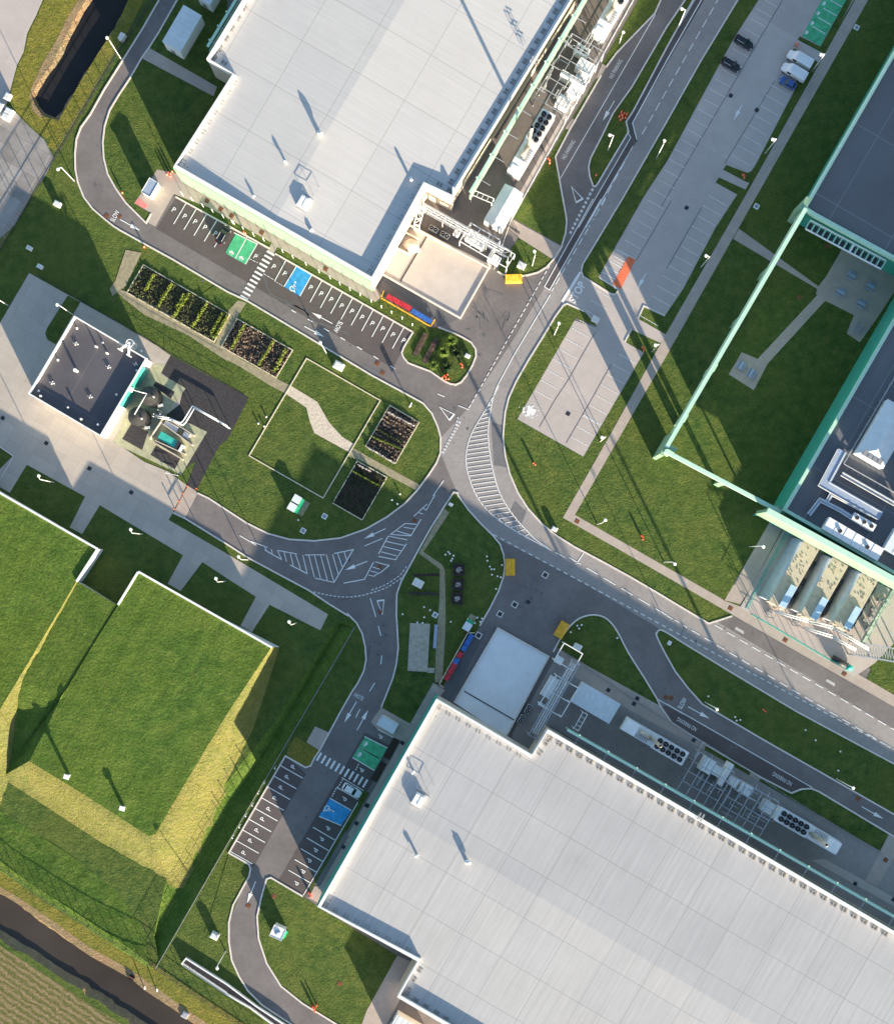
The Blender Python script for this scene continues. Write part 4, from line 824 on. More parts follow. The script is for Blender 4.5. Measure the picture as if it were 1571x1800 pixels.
ph2 = MB().prism([tuple(W(*q)[:2]) for q in ((1600, 1000), (1979, 353), (2150, 450), (1770, 1100))], 12.3, 24); ph2.build('shade_block', 'teal', tC2)  # unseen block added right of the view to keep the dark roofs in shade
fr = thing('portal_frame', 'mint coloured open frame of raised beams on piers around the shaded lawn courtyard', 'frame', tuple(W(1160, 800)))
def beam(a, b, z, w, h, name='beam'): MB().bar(W(*a, z) - Vector((0, 0, h / 2)), W(*b, z) - Vector((0, 0, h / 2)), w, h).build(name, 'screen', fr)
beam((1171, 787), (1416, 366), 11.4, .85, 4.2); beam((1168, 792), (1372, 900), 11.6, .85, .8)
def pier(c, ax, lx, ly, z1=10.9): MB().box(W(*c), (lx, ly, z1), ax).build('pier', 'mint', fr)
for c in ((1335, 488), (1287, 572), (1239, 658), (1189, 744)): pier(c, V, 1.6, .7)
pier((1258, 852), U, 1.2, .6); pier((1165, 795), U, 2.4, 1.0); pier((1160, 788), V, 5.5, .9); pier((1392, 381), V, 3, 1.1); pier((1352, 900), U, 2.0, 1.0)
# front screen of the right hand building
fs_ = thing('screen_wall', 'broad mint screen wall in front of the rooftop plant at the right edge', 'screen wall', tuple(W(1400, 960)))
a, b = (1348, 897), (1650, 1062); z = 15.2
MB().bar(W(*a, z) - Vector((0, 0, 5.2)), W(*b, z) - Vector((0, 0, 5.2)), .8, 10.4).build('panel', 'mint', fs_); MB().bar(W(*a, z + .1), W(*b, z + .1), 1.2, .3).build('cap', 'screen', fs_)
m = MB()
for i in range(9): p = W(*lerp(a, b, .02 + i * .11), z); p.z = z - 10.4; m.bar(p, p - Vector((0, 0, 4.8)), .4)
m.build('post', 'teal', fs_)
# ------------------------------------------------------------------ small dark roofed building (left)
tD = thing('workshop_building', 'small building with a dark flat roof and thin white edge on the pale service yard', 'building', tuple(W(150, 660)))
Dp = [(131, 555), (258, 630), (177, 767), (50, 692)]
xy = wp(Dp, 6); MB().prism(offset(xy, -.1), 0, 5.7, top=False).build('wall', 'offwhite', tD); MB().sheet(offset(xy, -.15), 5.0).build('roof', 'roofslate', tD); MB().band(offset(xy, -.14), .28, 5.0, 6.02, closed=True).build('parapet', 'white', tD)
R0, R1 = W(258, 630, 6), W(177, 767, 6); d = (R1 - R0).normalized()
MB().bar(R0.lerp(R1, .1) - Vector((0, 0, 2.9)), R0.lerp(R1, .6) - Vector((0, 0, 2.9)), .5, 5.2).build('door_panel', 'teal', tD); MB().bar(R0.lerp(R1, .36) - Vector((0, 0, .5)) + U * .4, R0.lerp(R1, .41) - Vector((0, 0, .5)) + U * .4, .9, .6).build('door_canopy', 'white', tD)
for i, (x, y, h) in enumerate(((535, 1188, 3.0), (672, 1022, 1.9), (747, 1068, 1.8), (290, 1362, 1.5), (571, 1522, 1.9), (404, 1112, .5), (474, 1440, .5), (808, 1350, .5), (682, 1558, .7), (535, 893, .5), (272, 1325, .5), (948, 1185, .5), (980, 1050, .5), (712, 993, .5))):
    p = W(*T('a1', [(x, y)])[0], 5.0); m = MB(); r = .42 if h > 2.5 else .26
    m.tube(p, p + Vector((0, 0, h * .6)), r * .7, r * .7, 10); m.tube(p + Vector((0, 0, h * .6)), p + Vector((0, 0, h * .6 + .25)), r, r * .8, 10); m.build('roof_outlet', 'white', tD)
for x, y in ((530, 1000), (755, 1160), (367, 1270), (628, 1365), (940, 1140)):
    p = W(*T('a1', [(x, y)])[0], 5.0); m = MB()
    for a, b in ((0, 0), (.5, .1), (.25, .5)): m.box(p + Vector((a - .2, b - .2, 0)), (.22, .22, .35)); 
    m.bar(p + Vector((-.7, .2, .3)), p + Vector((.4, -.1, .3)), .06); m.build('antenna_foot', 'white', tD)
p0, p1 = W(*T('a1', [(830, 1040)])[0], 6), W(*T('a1', [(890, 985)])[0], 6); m = MB()
for q in (p0, W(*T('a1', [(890, 1080)])[0], 6)):
    m.bar(q, W(*T('a1', [(895, 990)])[0], 6.6), .45, .2); m.box(q - Vector((0, 0, .3)), (1.2, .3, .3), U)
pc = W(*T('a1', [(897, 993)])[0], 6.6)
for z in (0, -1.2, -2.4, -3.6):
    m.band([(pc.x + .8 * math.cos(t), pc.y + .8 * math.sin(t)) for t in [i * .6283 for i in range(10)]], .1, pc.z + z, pc.z + z + .1, closed=True)
for t in range(5): m.bar(pc + Vector((.8 * math.cos(t * 1.257), .8 * math.sin(t * 1.257), 0)), pc + Vector((.8 * math.cos(t * 1.257), .8 * math.sin(t * 1.257), -4)), .07)
m.build('caged_ladder', 'white', tD)
# ------------------------------------------------------------------ grass covered bunkers (lower left)
def bund(name, label, top, foot, zt, mats, group=None, zf=None):
    t = thing(name, label, 'earth bunker', tuple(W(*top[0])), 0, group)
    n = len(top); tp = [Vector((*W(*p, z)[:2], z)) for p, z in zip(top, zt)]; zf = zf or [0] * len(foot); ft = [Vector((*W(*p, z)[:2], z)) for p, z in zip(foot, zf)]
    m = MB(); tr = tessellate_polygon([[Vector((v.x, v.y, 0)) for v in tp]]); fs = []
    for q in tr:
        a, b, c = (tp[i] for i in q); cr = (b.x - a.x) * (c.y - a.y) - (b.y - a.y) * (c.x - a.x); fs.append(tuple(q) if cr > 0 else tuple(q)[::-1])
    m.add(tp, fs); m.build('grass_roof', 'grass_dark', t)
    for mt in set(x for x in mats if x):
        s = MB()
        for i in range(n):
            if mats[i] == mt:
                j = (i + 1) % n
                gr = mt.startswith('grass'); nu = max(1, int((tp[j] - tp[i]).length / 1.2)) if gr else 1; nv = 8 if gr else 1
                grid = []
                for a in range(nu + 1):
                    for b in range(nv + 1):
                        q = tp[i].lerp(tp[j], a / nu).lerp(ft[i].lerp(ft[j], a / nu), b / nv)
                        if gr:
                            f = b / nv; q.z = q.z + (tp[i].z - ft[i].z) * (f - (3 * f * f - 2 * f ** 3)) * .55
                            if 0 < a < nu and 0 < b < nv: q = q + Vector((random.uniform(-.16, .16), random.uniform(-.16, .16), random.uniform(-.08, .1)))
                        grid.append(q)
                s.add(grid, [(a * (nv + 1) + b, a * (nv + 1) + b + 1, (a + 1) * (nv + 1) + b + 1, (a + 1) * (nv + 1) + b) for a in range(nu) for b in range(nv)])
        o = s.build('grass_slope' if mt.startswith('grass') else 'retaining_wall', mt, t, mt.startswith('grass'))
        bm = bmesh.new(); bm.from_mesh(o.data); bmesh.ops.recalc_face_normals(bm, faces=bm.faces); 
        up = sum((f.normal.z for f in bm.faces)); 
        if mt.startswith('grass') and up < 0: bmesh.ops.reverse_faces(bm, faces=bm.faces)
        bm.to_mesh(o.data); bm.free()
    return t
UPZ = lambda z: Vector((0, 0, z))
P2t = [(244, 1005), (360, 1071), (477, 1138), (400, 1254), (330, 1370), (284, 1448), (274, 1466), (262, 1470), (160, 1404), (52, 1338), (115, 1215), (160, 1140), (208, 1063)]
P2f = [(244, 1005), (362, 1075), (492, 1137), (446, 1279), (404, 1412), (352, 1508), (322, 1562), (304, 1560), (180, 1482), (2, 1366), (113, 1216), (155, 1140), (208, 1063)]
b2 = bund('grass_bunker', 'lower grass topped bunker with two white vent boxes and dry yellow slopes', P2t, P2f, [4.5] * 13, ['offwhite', 'offwhite'] + ['grass_dry'] * 7 + ['grass_dark', None, None, 'offwhite'], zf=[0, 0, 0, 0, -1.3, -1.3, -1.3, -.4, 0, 0, 4.3, 0, 0])
P1t = [(0, 866), (172, 965), (135, 1022), (40, 1182), (0, 1248), (-60, 1348), (-300, 1200), (-160, 775)]
b1 = bund('grass_bunker', 'upper grass topped bunker cut off by the left edge of the photo', P1t, [(0, 862), (171, 962), (137, 1023), (50, 1190), (42, 1312), (6, 1424), (-320, 1300), (-160, 770)], [4.6] * 8, ['offwhite', None, 'grass_dry', 'grass_dry', 'grass_dry', 'grass_dry', None, None], zf=[0, 0, 3.9, 3.3, -.3, -.3, 0, 0])
MB().bar(W(172, 965, 4.5).lerp(W(172, 965, 4.5), 0) - UPZ(2.3), W(135, 1022, 4.5) - UPZ(2.3), .3, 4.4).build('retaining_wall', 'offwhite', b1)
P3t = [(135, 1022), (208, 1064), (160, 1140), (112, 1218), (40, 1205), (8, 1235), (70, 1132)]
P3 = [(136, 1022), (206, 1063), (158, 1141), (113, 1216), (96, 1226), (38, 1192), (38, 1183), (70, 1134)]
b3 = bund('grass_bunker', 'narrow grassy strip sunk between the two bunkers, its low end in deep shadow', P3, [(140, 1021), (208, 1064), (160, 1141), (60, 1320), (6, 1368), (-14, 1300), (30, 1190), (70, 1134)], [4.0, 4.4, 4.4, 4.35, 4.3, 4.0, 4.0, 4.0], ['offwhite', None, None, 'grass_dark', 'grass_dark', None, None, None])
m = MB()
for a, b, w in (((0, 866), (172, 965), .42), ((172, 965), (135, 1022), .42), ((208, 1063), (244, 1005), .42), ((244, 1005), (477, 1138), .42)): m.bar(W(*a, 4.66), W(*b, 4.66), w, .5)
for c, par in (((122, 1363), b2), ((218, 1419), b2)):
    p = W(*c, 4.4); q = MB().box(p, (.55, .55, 2.0 if c[0] < 200 else 1.4), (1, -.3, 0)); q.box(p + Vector((0, 0, 2.0 if c[0] < 200 else 1.4)), (1.15, .95, .35), (1, -.3, 0)); q.build('vent_box', 'white', par)
MB().bar(W(244, 1005, 4.66), W(478, 1138, 4.66), .42, .5).build('coping', 'white', b2); MB().bar(W(208, 1063, 4.66), W(243, 1005.5, 4.66), .4, .46).build('coping', 'white', b2); MB().bar(W(-160, 774, 4.75), W(172, 965, 4.75), .42, .5).build('coping', 'white', b1); MB().bar(W(171.4, 965.8, 4.75), W(135, 1022, 4.75), .4, .46).build('coping', 'white', b1)
# banked ground along the fences
def bank(name, rows, zs, mat='grass_dark'):
    m = MB(); n = len(rows[0]); vs = []
    rows = [[lerp(r[i], r[i + 1], k / 6) for i in range(n - 1) for k in range(6)] + [r[-1]] for r in rows]; n = len(rows[0])
    for r, z in zip(rows, zs): vs += [(*W(*p)[:2], z + (random.uniform(-.05, .05) if 0 < z else 0)) for p in r]
    fs = [(a * n + i, (a + 1) * n + i, (a + 1) * n + i + 1, a * n + i + 1) for a in range(len(rows) - 1) for i in range(n - 1)]
    m.add(vs, fs); o = m.build(name, mat); bm = bmesh.new(); bm.from_mesh(o.data); bmesh.ops.recalc_face_normals(bm, faces=bm.faces)
    if sum(f.normal.z for f in bm.faces) < 0: bmesh.ops.reverse_faces(bm, faces=bm.faces)
    bm.to_mesh(o.data); bm.free(); struct(o); return o
bank('ground_bank', [[(-300, 1222), (0, 1425), (120, 1500), (205, 1565), (258, 1640)], [(-300, 1280), (0, 1478), (120, 1555), (198, 1610), (258, 1675)], [(-300, 1312), (0, 1512), (120, 1592), (205, 1648), (262, 1690)], [(-300, 1330), (0, 1531), (120, 1610), (205, 1666), (268, 1704)]], [.004, .4, .75, .004])
# ------------------------------------------------------------------ plant and equipment in the yards
ORD = ['first', 'second', 'third', 'fourth', 'fifth', 'sixth', 'seventh', 'eighth', 'ninth', 'tenth', 'eleventh', 'twelfth', 'thirteenth', 'fourteenth', 'fifteenth', 'sixteenth', 'seventeenth', 'eighteenth', 'nineteenth', 'twentieth']
UA, VA = ANG, ANG + math.pi / 2
UP = lambda z: Vector((0, 0, z))
# generator: white enclosure, silver flue, ten black fans
gp = proto('generator', 'generator', 'generator')
m = MB().box((0, 0, .3), (15.2, 3.0, 2.9)); m.build('enclosure', 'white', gp)
MB().box((0, 0, 0), (15.6, 3.3, .3)).build('base_frame', 'grey', gp)
m = MB().box((-6.2, 0, 3.2), (3.0, 2.7, .9)); m.box((-6.9, .2, 4.1), (1.2, 1.6, .15)); m.build('intake_box', 'white', gp)
m = MB(); 
for i in range(6): m.box((-4.2 + i * .5, -.9, 3.2), (.22, .9, .12))
m.build('roof_louvre', 'galv', gp)
m = MB().tube((-3.9, .15, 3.75), (-1.2, .15, 3.75), .55, .55, 14); m.build('silencer', 'steelbeige', gp, True)
fl = MB().tube((-1.0, .15, 3.2), (-1.0, .15, 15.6), .36, .36, 14); fl.build('flue', 'steelbeige', gp, True)
MB().tube((-1.0, .15, 15.6), (-1.0, .15, 15.65), .3, .3, 14).build('flue_mouth', 'black', gp)
MB().box((3.6, 0, 3.2), (7.8, 3.3, .5)).build('fan_deck', 'white', gp)
for i in range(5):
    for j in (-.68, .68):
        f = MB().tube((.75 + i * 1.4, j, 3.7), (.75 + i * 1.4, j, 4.5), .58, .52, 14, cap=False); f.tube((.75 + i * 1.4, j, 3.95), (.75 + i * 1.4, j, 4.0), .54, .54, 14)
        o = f.build('fan', 'black', gp); h = MB().tube((.75 + i * 1.4, j, 4.0), (.75 + i * 1.4, j, 4.2), .14, .1, 8)
        for t in range(3): a = t * 2.094 + i; h.bar((.75 + i * 1.4, j, 4.3), (.75 + i * 1.4 + .52 * math.cos(a), j + .52 * math.sin(a), 4.4), .05)
        h.build('fan_hub', 'grey', o)
m = MB()
for j in (-1.45, 1.45):
    for i in range(8): m.bar((-7.4 + i * 2.1, j, 3.2), (-7.4 + i * 2.1, j, 4.1), .05)
    m.bar((-7.5, j, 4.1), (.3, j, 4.1), .05)
m.build('guard_rail', 'galv', gp)
GEN = Proto(gp); grp = 'white generators with black cooling fans'
GEN.put(W(932, 258, 2), VA, 'white generator with black fans and an orange lit flue, above the white gabled cabin', grp)
GEN.put(W(1079, 18, 2), VA, 'white generator with black fans cut off by the top edge, right of the pipe rack', grp)
GEN.put(W(1147, 1300, 2), UA, 'white generator with black fans right of the pale flat container in the lower yard', grp)
GEN.put(W(1411, 1455, 2), UA + math.pi, 'white generator with black fans near the right end of the lower yard', grp)
# cabins
def cabin(name, label, cat, c, L, Wd, h, ang, gable=0, roofm='roofblue', wallm='white'):
    t = thing(name, label, cat, tuple(W(*c)), 0); x = Vector((math.cos(ang), math.sin(ang), 0)); y = Vector((-x.y, x.x, 0)); p = W(*c, h / 2); p.z = 0
    MB().box(p, (L - .2, Wd - .2, h), x).build('wall', wallm, t)
    m = MB(); a, b = L / 2, Wd / 2
    q = [p + x * i * a + y * j * b + UP(h + .01) for i, j in ((-1, -1), (1, -1), (1, 1), (-1, 1))]; r0, r1 = p - x * a + UP(h + gable), p + x * a + UP(h + gable)
    if gable: m.add(q + [r0, r1], [(0, 1, 5, 4), (2, 3, 4, 5), (0, 4, 3), (1, 2, 5), (3, 2, 1, 0)])
    else: m.box(p + UP(h), (L, Wd, .18), x)
    m.build('roof', roofm, t)
    r = MB()
    for i in range(int(L / 1.2)): 
        s = -a + .6 + i * 1.2
        if gable: r.bar(p + x * s - y * b + UP(h + .05), p + x * s + UP(h + gable + .05), .05); r.bar(p + x * s + y * b + UP(h + .05), p + x * s + UP(h + gable + .05), .05)
        else: r.bar(p + x * s - y * b + UP(h + .2), p + x * s + y * b + UP(h + .2), .05)
    r.build('roof_seam', 'offwhite', t)
    d = MB().box(p - x * (a - .08) + y * .3, (.08, 1.0, 2.1), x); d.build('door', 'grey', t); return t
cabin('plant_cabin', 'white gabled plant cabin beside the sunlit gantry in the upper yard', 'cabin', (884, 368), 9.2, 4.6, 3.6, VA, 1.0)
cabin('plant_cabin', 'pale flat roofed plant container in the shaded lower yard', 'cabin', (1045, 1234), 9.6, 5.0, 3.6, UA)
cabin('plant_cabin', 'pale blue white plant cabin behind the fence by the ring road, top left', 'cabin', (324, 58), 9.2, 4.6, 4.6, VA)
cabin('plant_cabin', 'small pale cabin cut off by the top edge left of the upper hall', 'cabin', (371, -8), 5, 3.4, 4.2, VA)
cabin('plant_cabin', 'pale blue cabin cut off by the bottom edge below the lower hall', 'cabin', (712, 1812), 7, 5.5, 3.6, UA)
def kiosk(label, c, L, Wd, h, ang, roofm='white', extra=None):
    t = thing('kiosk', label, 'kiosk', tuple(W(*c)), 0); x = Vector((math.cos(ang), math.sin(ang), 0)); y = Vector((-x.y, x.x, 0)); p = W(*c)
    MB().box(p, (L - .3, Wd - .3, h), x).build('wall', 'white', t); MB().box(p + UP(h), (L, Wd, .15), x).build('roof', roofm, t)
    MB().box(p + x * (L / 2 - .13), (.1, .95, 2.05), x).build('door', 'offwhite', t); MB().band([tuple((p + x * i * (L / 2 - .06) + y * j * (Wd / 2 - .06))[:2]) for i, j in ((-1, -1), (1, -1), (1, 1), (-1, 1))], .08, h + .14, h + .24, closed=True).build('roof_trim', 'offwhite', t); return t
kiosk('white kiosk with a grey roof on the paved apron beside the red hatching', (269, 336), 3.7, 2.3, 2.9, VA, 'benchblue')
kiosk('pale roofed kiosk beside the shaded ring road above the green bays', (682, 1271), 4.2, 2.5, 2.7, UA, 'roofblue')
k3 = kiosk('white cube kiosk with a round roof hatch on the lower left lawn', (491, 1634), 2.9, 2.7, 2.5, UA + .1)
pk = W(491, 1634); MB().tube(pk + UP(2.65), pk + UP(2.85), .7, .6, 16).build('roof_hatch', 'benchblue', k3, True); MB().box(pk + U * 1.7 - V * .3, (.5, 1.9, .5), U).build('step', 'greenplastic', k3); m = MB()
for i in range(4): m.bar(pk - U * 1.3 - V * 1.6 + U * i * .8, pk - U * 1.3 - V * 1.6 + U * i * .8 + UP(1), .06)
m.bar(pk - U * 1.3 - V * 1.6 + UP(1), pk + U * 1.1 - V * 1.6 + UP(1), .06); m.build('handrail', 'galv', k3)
# trussed gantries and pipe racks
def truss(t, a, b, z, w, n, name='truss', mat='galv', th=.14):
    A, B = W(*a, z), W(*b, z); d = (B - A).normalized(); nr = Vector((-d.y, d.x, 0)) * w / 2; m = MB(); r = MB()
    for h in (0, 1.1):
        for s in (-1, 1): m.bar(A + nr * s - UP(h), B + nr * s - UP(h), th)
    for i in range(n + 1):
        p = A.lerp(B, i / n); m.bar(p - nr, p + nr, th * .8); m.bar(p - nr - UP(1.1), p + nr - UP(1.1), th * .8)
        for s in (-1, 1): m.bar(p + nr * s, p + nr * s - UP(1.1), th * .8)
        if i < n:
            q = A.lerp(B, (i + 1) / n); m.bar(p - nr * (1 if i % 2 else -1), q + nr * (1 if i % 2 else -1), th * .7)
        if i % 3 == 0 or i == n:
            for s in (-1, 1): MB().bar(p + nr * s - UP(1.1), Vector((*(p + nr * s)[:2], 0)), .2).build('leg', mat, t)
    m.build(name, mat, t)
g1 = thing('gantry', 'sunlit steel pipe gantry crossing the corner yard beside the upper dock', 'gantry', tuple(W(815, 395)))
truss(g1, (742, 362), (896, 447), 6, 1.5, 12)
m = MB()
for o in (-.5, 0, .45): m.tube(W(742, 362, 5.3) + V * o, W(885, 441, 5.3) + V * o, .13, .13, 8)
m.build('pipe', 'white', g1); truss(g1, (742, 362), (732, 395), 5.2, 1.2, 3, 'side_truss', 'white')
g2 = thing('gantry', 'steel pipe gantry in the shade right of the lower dock slab', 'gantry', tuple(W(970, 1230)))
truss(g2, (1012, 1164), (936, 1296), 6, 1.9, 12); m = MB()
for o in (-.5, 0, .45): m.tube(W(1008, 1166, 5.3) + U * o, W(940, 1290, 5.3) + U * o, .13, .13, 8)
m.build('pipe', 'white', g2)
def grid(t, a, du, dv, nu, nv, z, th=.16, mat='galv', name='roof_grid'):
    A = W(*a, z); m = MB(); l = MB()
    for i in range(nu + 1): p = A + U * du * i / nu; m.bar(p, p + V * dv, th)
    for j in range(nv + 1): p = A + V * dv * j / nv; m.bar(p, p + U * du, th)
    for i in (0, nu):
        for j in range(nv + 1): p = A + U * du * i / nu + V * dv * j / nv; MB().bar(p, Vector((p.x, p.y, 0)), .2).build('leg', mat, t)
    m.build(name, mat, t)
r1 = thing('pipe_rack', 'sunlit steel pipe rack with white air handlers in the upper yard', 'pipe rack', tuple(W(990, 120)))
grid(r1, (939, 171), 8.0, 8.0, 3, 3, 5.5, .13); grid(r1, (972, 115), 8.0, 8.0, 3, 3, 5.5, .13, name='roof_grid')
m = MB(); rr = random.Random(3)
for i in range(24):
    p = W(1000, 120, 3.4) + U * rr.uniform(-5.5, 4) + V * rr.uniform(-8, 8); q = p + (U if rr.random() < .5 else V) * rr.uniform(1.2, 4); m.tube(p, q, .1, .1, 6); m.tube(q, q - UP(3.3), .09, .09, 6)
m.build('pipework', 'galv', r1)
r2 = thing('pipe_rack', 'long steel pipe rack in the shade between the two lower generators', 'pipe rack', tuple(W(1280, 1385)))
grid(r2, (1189, 1389), 8.8, 9.6, 4, 4, 5.5); grid(r2, (1258, 1431), 10.5, 9.0, 5, 4, 5.5)
m = MB()
for i in range(34):
    p = W(1285, 1395, 3.2) + U * rr.uniform(-11, 9) + V * rr.uniform(-4.5, 3); q = p + (U if rr.random() < .5 else V) * rr.uniform(1.2, 4); m.tube(p, q, .1, .1, 6); m.tube(q, q - UP(3.1), .09, .09, 6)
m.build('pipework', 'galv', r2)
r3 = thing('pipe_rack', 'white portal rack over the plant unit beside the lower dock', 'pipe rack', tuple(W(965, 1200))); grid(r3, (948, 1238), 5.4, 7.2, 2, 2, 5.8, .18, 'white'); grid(r3, (974, 1160), 4.6, 4.2, 1, 1, 5.8, .2, 'white')
r4 = thing('pipe_rack', 'white portal rack over the plant unit beside the upper dock', 'pipe rack', tuple(W(830, 430))); grid(r4, (808, 424), 7.4, 4.6, 3, 2, 5.2, .18, 'white'); grid(r4, (858, 452), 4.6, 3.4, 1, 1, 5.2, .16, 'white')
for lab, a, b in (('white link frame between the screen wall and the gabled cabin in the upper yard', (830, 338), (866, 353)), ('pale link frame between the screen wall and the flat container in the lower yard', (1012, 1283), (1028, 1254))):
    t = thing('link_frame', lab, 'frame', tuple(W(*a))); A, B = W(*a, 6), W(*b, 6); d = (B - A).normalized(); nr = Vector((-d.y, d.x, 0)) * .55; m = MB(); l = MB()
    for s in (-1, 1): m.bar(A + nr * s, B + nr * s, .14); 
    for i in range(5): p = A.lerp(B, i / 4); m.bar(p - nr, p + nr, .1); 
    for p in (A, B):
        for s in (-1, 1): MB().bar(p + nr * s, Vector((*(p + nr * s)[:2], 0)), .14).build('leg', 'white', t)
    m.build('top_frame', 'white', t)
def unit(label, c, L, Wd, h, ang, fans=0, name='air_handler', mat='white', cat='plant unit'):
    t = thing(name, label, cat, tuple(W(*c))); x = Vector((math.cos(ang), math.sin(ang), 0)); y = Vector((-x.y, x.x, 0)); p = W(*c, h); p.z = 0
    MB().box(p + UP(.25), (L, Wd, h - .25), x).build('casing', mat, t); MB().box(p, (L * .92, Wd * .9, .25), x).build('plinth', 'grey', t)
    m = MB(); m.band([tuple((p + x * i * (L / 2 - .08) + y * j * (Wd / 2 - .08))[:2]) for i, j in ((-1, -1), (1, -1), (1, 1), (-1, 1))], .1, h - .05, h + .06, closed=True)
    n = max(2, int(L / .9))
    for i in range(1, n): m.bar(p + x * (-L / 2 + L * i / n) - y * Wd * .48 + UP(h + .02), p + x * (-L / 2 + L * i / n) + y * Wd * .48 + UP(h + .02), .05)
    m.build('lid_rib', 'offwhite', t)
    for i in range(fans):
        q = p + x * ((i - (fans - 1) / 2) * L / fans) + UP(h); f = MB().tube(q, q + UP(.3), min(.42, L / fans * .42), min(.42, L / fans * .42), 14, cap=False); f.tube(q + UP(.05), q + UP(.1), min(.4, L / fans * .4), n=14); f.build('fan', 'black', t)
        MB().tube(q + UP(.1), q + UP(.26), .14, .12, 8).build('fan_hub', 'offwhite', t)
    return t
G = 'white plant units in the yards'
for lab, c, L, w, h, a, f in (
    ('white air handler at the upper end of the sunlit pipe rack', (1028, 116), 3.6, 2.6, 3.2, UA, 0), ('white air handler in the middle of the sunlit pipe rack beside a ribbed box', (1013, 150), 4.4, 2.4, 3.2, VA, 0), ('small white air handler at the lower end of the sunlit pipe rack', (990, 178), 2.8, 2.4, 3.0, UA, 0), ('grey ribbed cooler beside the sunlit pipe rack', (1022, 88), 3, 2.2, 2.6, UA, 2),
    ('narrow beige duct box across the sunlit pipe rack', (1008, 137), 6.0, .9, 4.6, UA, 0),
    ('pale air handler left of its twin in the lower pipe rack', (1243, 1346), 2.6, 3.2, 3.2, UA, 0), ('pale air handler right of its twin in the lower pipe rack', (1262, 1357), 2.9, 2.3, 3.2, UA, 0), ('narrow pale duct box across the lower pipe rack', (1276, 1362), .9, 5.4, 4.8, UA, 0), ('small pale unit just right of the duct box in the lower pipe rack', (1288, 1374), 2.4, 2.0, 3.0, UA, 0), ('wide pale unit at the right end of the lower pipe rack', (1310, 1388), 2.9, 2.6, 3.0, UA, 0), ('pale box beside the fans of the right hand lower generator', (1350, 1420), 2.6, 2.6, 3.0, UA, 0),
    ('ribbed pale plant unit under the white portal rack by the lower dock', (968, 1209), 2.4, 4.8, 3.0, UA, 0), ('small pale plant unit at the top corner of the lower gantry', (983, 1161), 1.7, 1.7, 2.4, UA, 0), ('low pale cabinet on the yard floor below the lower portal rack', (953, 1240), 1.8, .8, 1.6, UA, 0),
    ('bright white plant unit under the portal rack by the upper dock', (838, 420), 4.6, 2.6, 3.0, UA, 0), ('rounded white vessel left of the upper portal rack', (804, 406), 1.2, 1.9, 2.8, UA, 0), ('white plant unit near the yellow bin at the end of the upper gantry', (871, 455), 1.9, 1.7, 2.8, UA, 0)): unit(lab, c, L, w, h, a, f)
for i, (lab, c) in enumerate((('white twin fan condenser left of its pair beside the upper dock', (762, 402)), ('white twin fan condenser right of its pair beside the upper dock', (782, 413)))): unit(lab, c, 2.0, 1.1, 1.2, UA, 2, 'condenser', cat='condenser')
for i, (lab, c) in enumerate((('dark twin fan condenser nearest the lower gantry beside the lower dock', (928, 1246)), ('dark twin fan condenser nearest the lower hall beside the lower dock', (916, 1264)))): unit(lab, c, 2.0, 1.0, 1.2, VA, 2, 'condenser', 'grey', 'condenser')
# dock slabs
def dock(label, pts, h, bay, mt='dock'):
    t = thing('loading_dock', label, 'loading dock', tuple(W(*pts[0]))); MB().prism(wp(pts, h), 0, h).build('slab', mt, t)
    m = MB().band(wp(pts, h), .35, h - .3, h + .25, closed=False); m.build('edge_kerb', 'kerb', t)
    MB().band(wp(bay, h), .22, h, h + .08).build('drain', 'black', t); return t
dk = dock('sunlit beige loading dock slab in the corner of the upper hall', [(721, 398), (861, 467), (809, 559), (672, 482)], .5, [(751, 414), (704, 494)])
m = MB()
for a, b in (((712, 409), (735, 420)), ((697, 436), (720, 447))): m.bar(W(*a, 1.2), W(*b, 1.2), .25, 1.4)
m.bar(W(721, 397, 1.4), W(790, 434, 1.4), .3, 1.8); m.bar(W(790, 434, 1.3), W(861, 472, 1.3), .2, 1.2); m.build('bay_wall', 'beige', dk)
dock('shaded blue grey loading dock slab above the lower hall', [(889, 1295), (964, 1154), (875, 1104), (798, 1235)], .5, [(816, 1215), (904, 1266)], 'dockpale')
m = MB(); c = W(724, 432, .5)
vs = []; 
for j in range(5):
    for i in range(10):
        a = i * .6283; r = (1.6, 1.5, 1.2, .8, .2)[j] * rr.uniform(.85, 1.15); vs.append(c + U * r * 1.25 * math.cos(a) + V * r * math.sin(a) + UP((0, .5, .95, 1.25, 1.4)[j]))
m.add(vs, [(j * 10 + i, j * 10 + (i + 1) % 10, j * 10 + 10 + (i + 1) % 10, j * 10 + 10 + i) for j in range(4) for i in range(10)] + [tuple(range(40, 50))]); tag(m.build('covered_heap', 'sandstone'), 'pale lumpy covered heap on the sunlit upper dock slab', 'heap')
# ------------------------------------------------------------------ plant on the right hand roof and in its front yard
zr = 12.45
def rbox(label, a, L, Wd, h, ang, mat='white', vents_=0, cat='roof unit', name='roof_unit'):
    t = thing(name, label, cat, tuple(W(*a, zr))); x = Vector((math.cos(ang), math.sin(ang), 0)); y = Vector((-x.y, x.x, 0)); p = W(*a, zr)
    MB().box(p, (L, Wd, h), x).build('casing', mat, t); m = MB(); n = max(2, int(L / 2))
    for i in range(1, n): m.bar(p + x * (-L / 2 + L * i / n) - y * Wd / 2 + UP(h + .02), p + x * (-L / 2 + L * i / n) + y * Wd / 2 + UP(h + .02), .06)
    m.build('lid_rib', 'offwhite', t)
    for i in range(vents_): q = p + x * (i - (vents_ - 1) / 2) * L / max(1, vents_) + UP(h); MB().tube(q, q + UP(.3), .42, .42, 12).build('fan', 'dark', t)
    return t
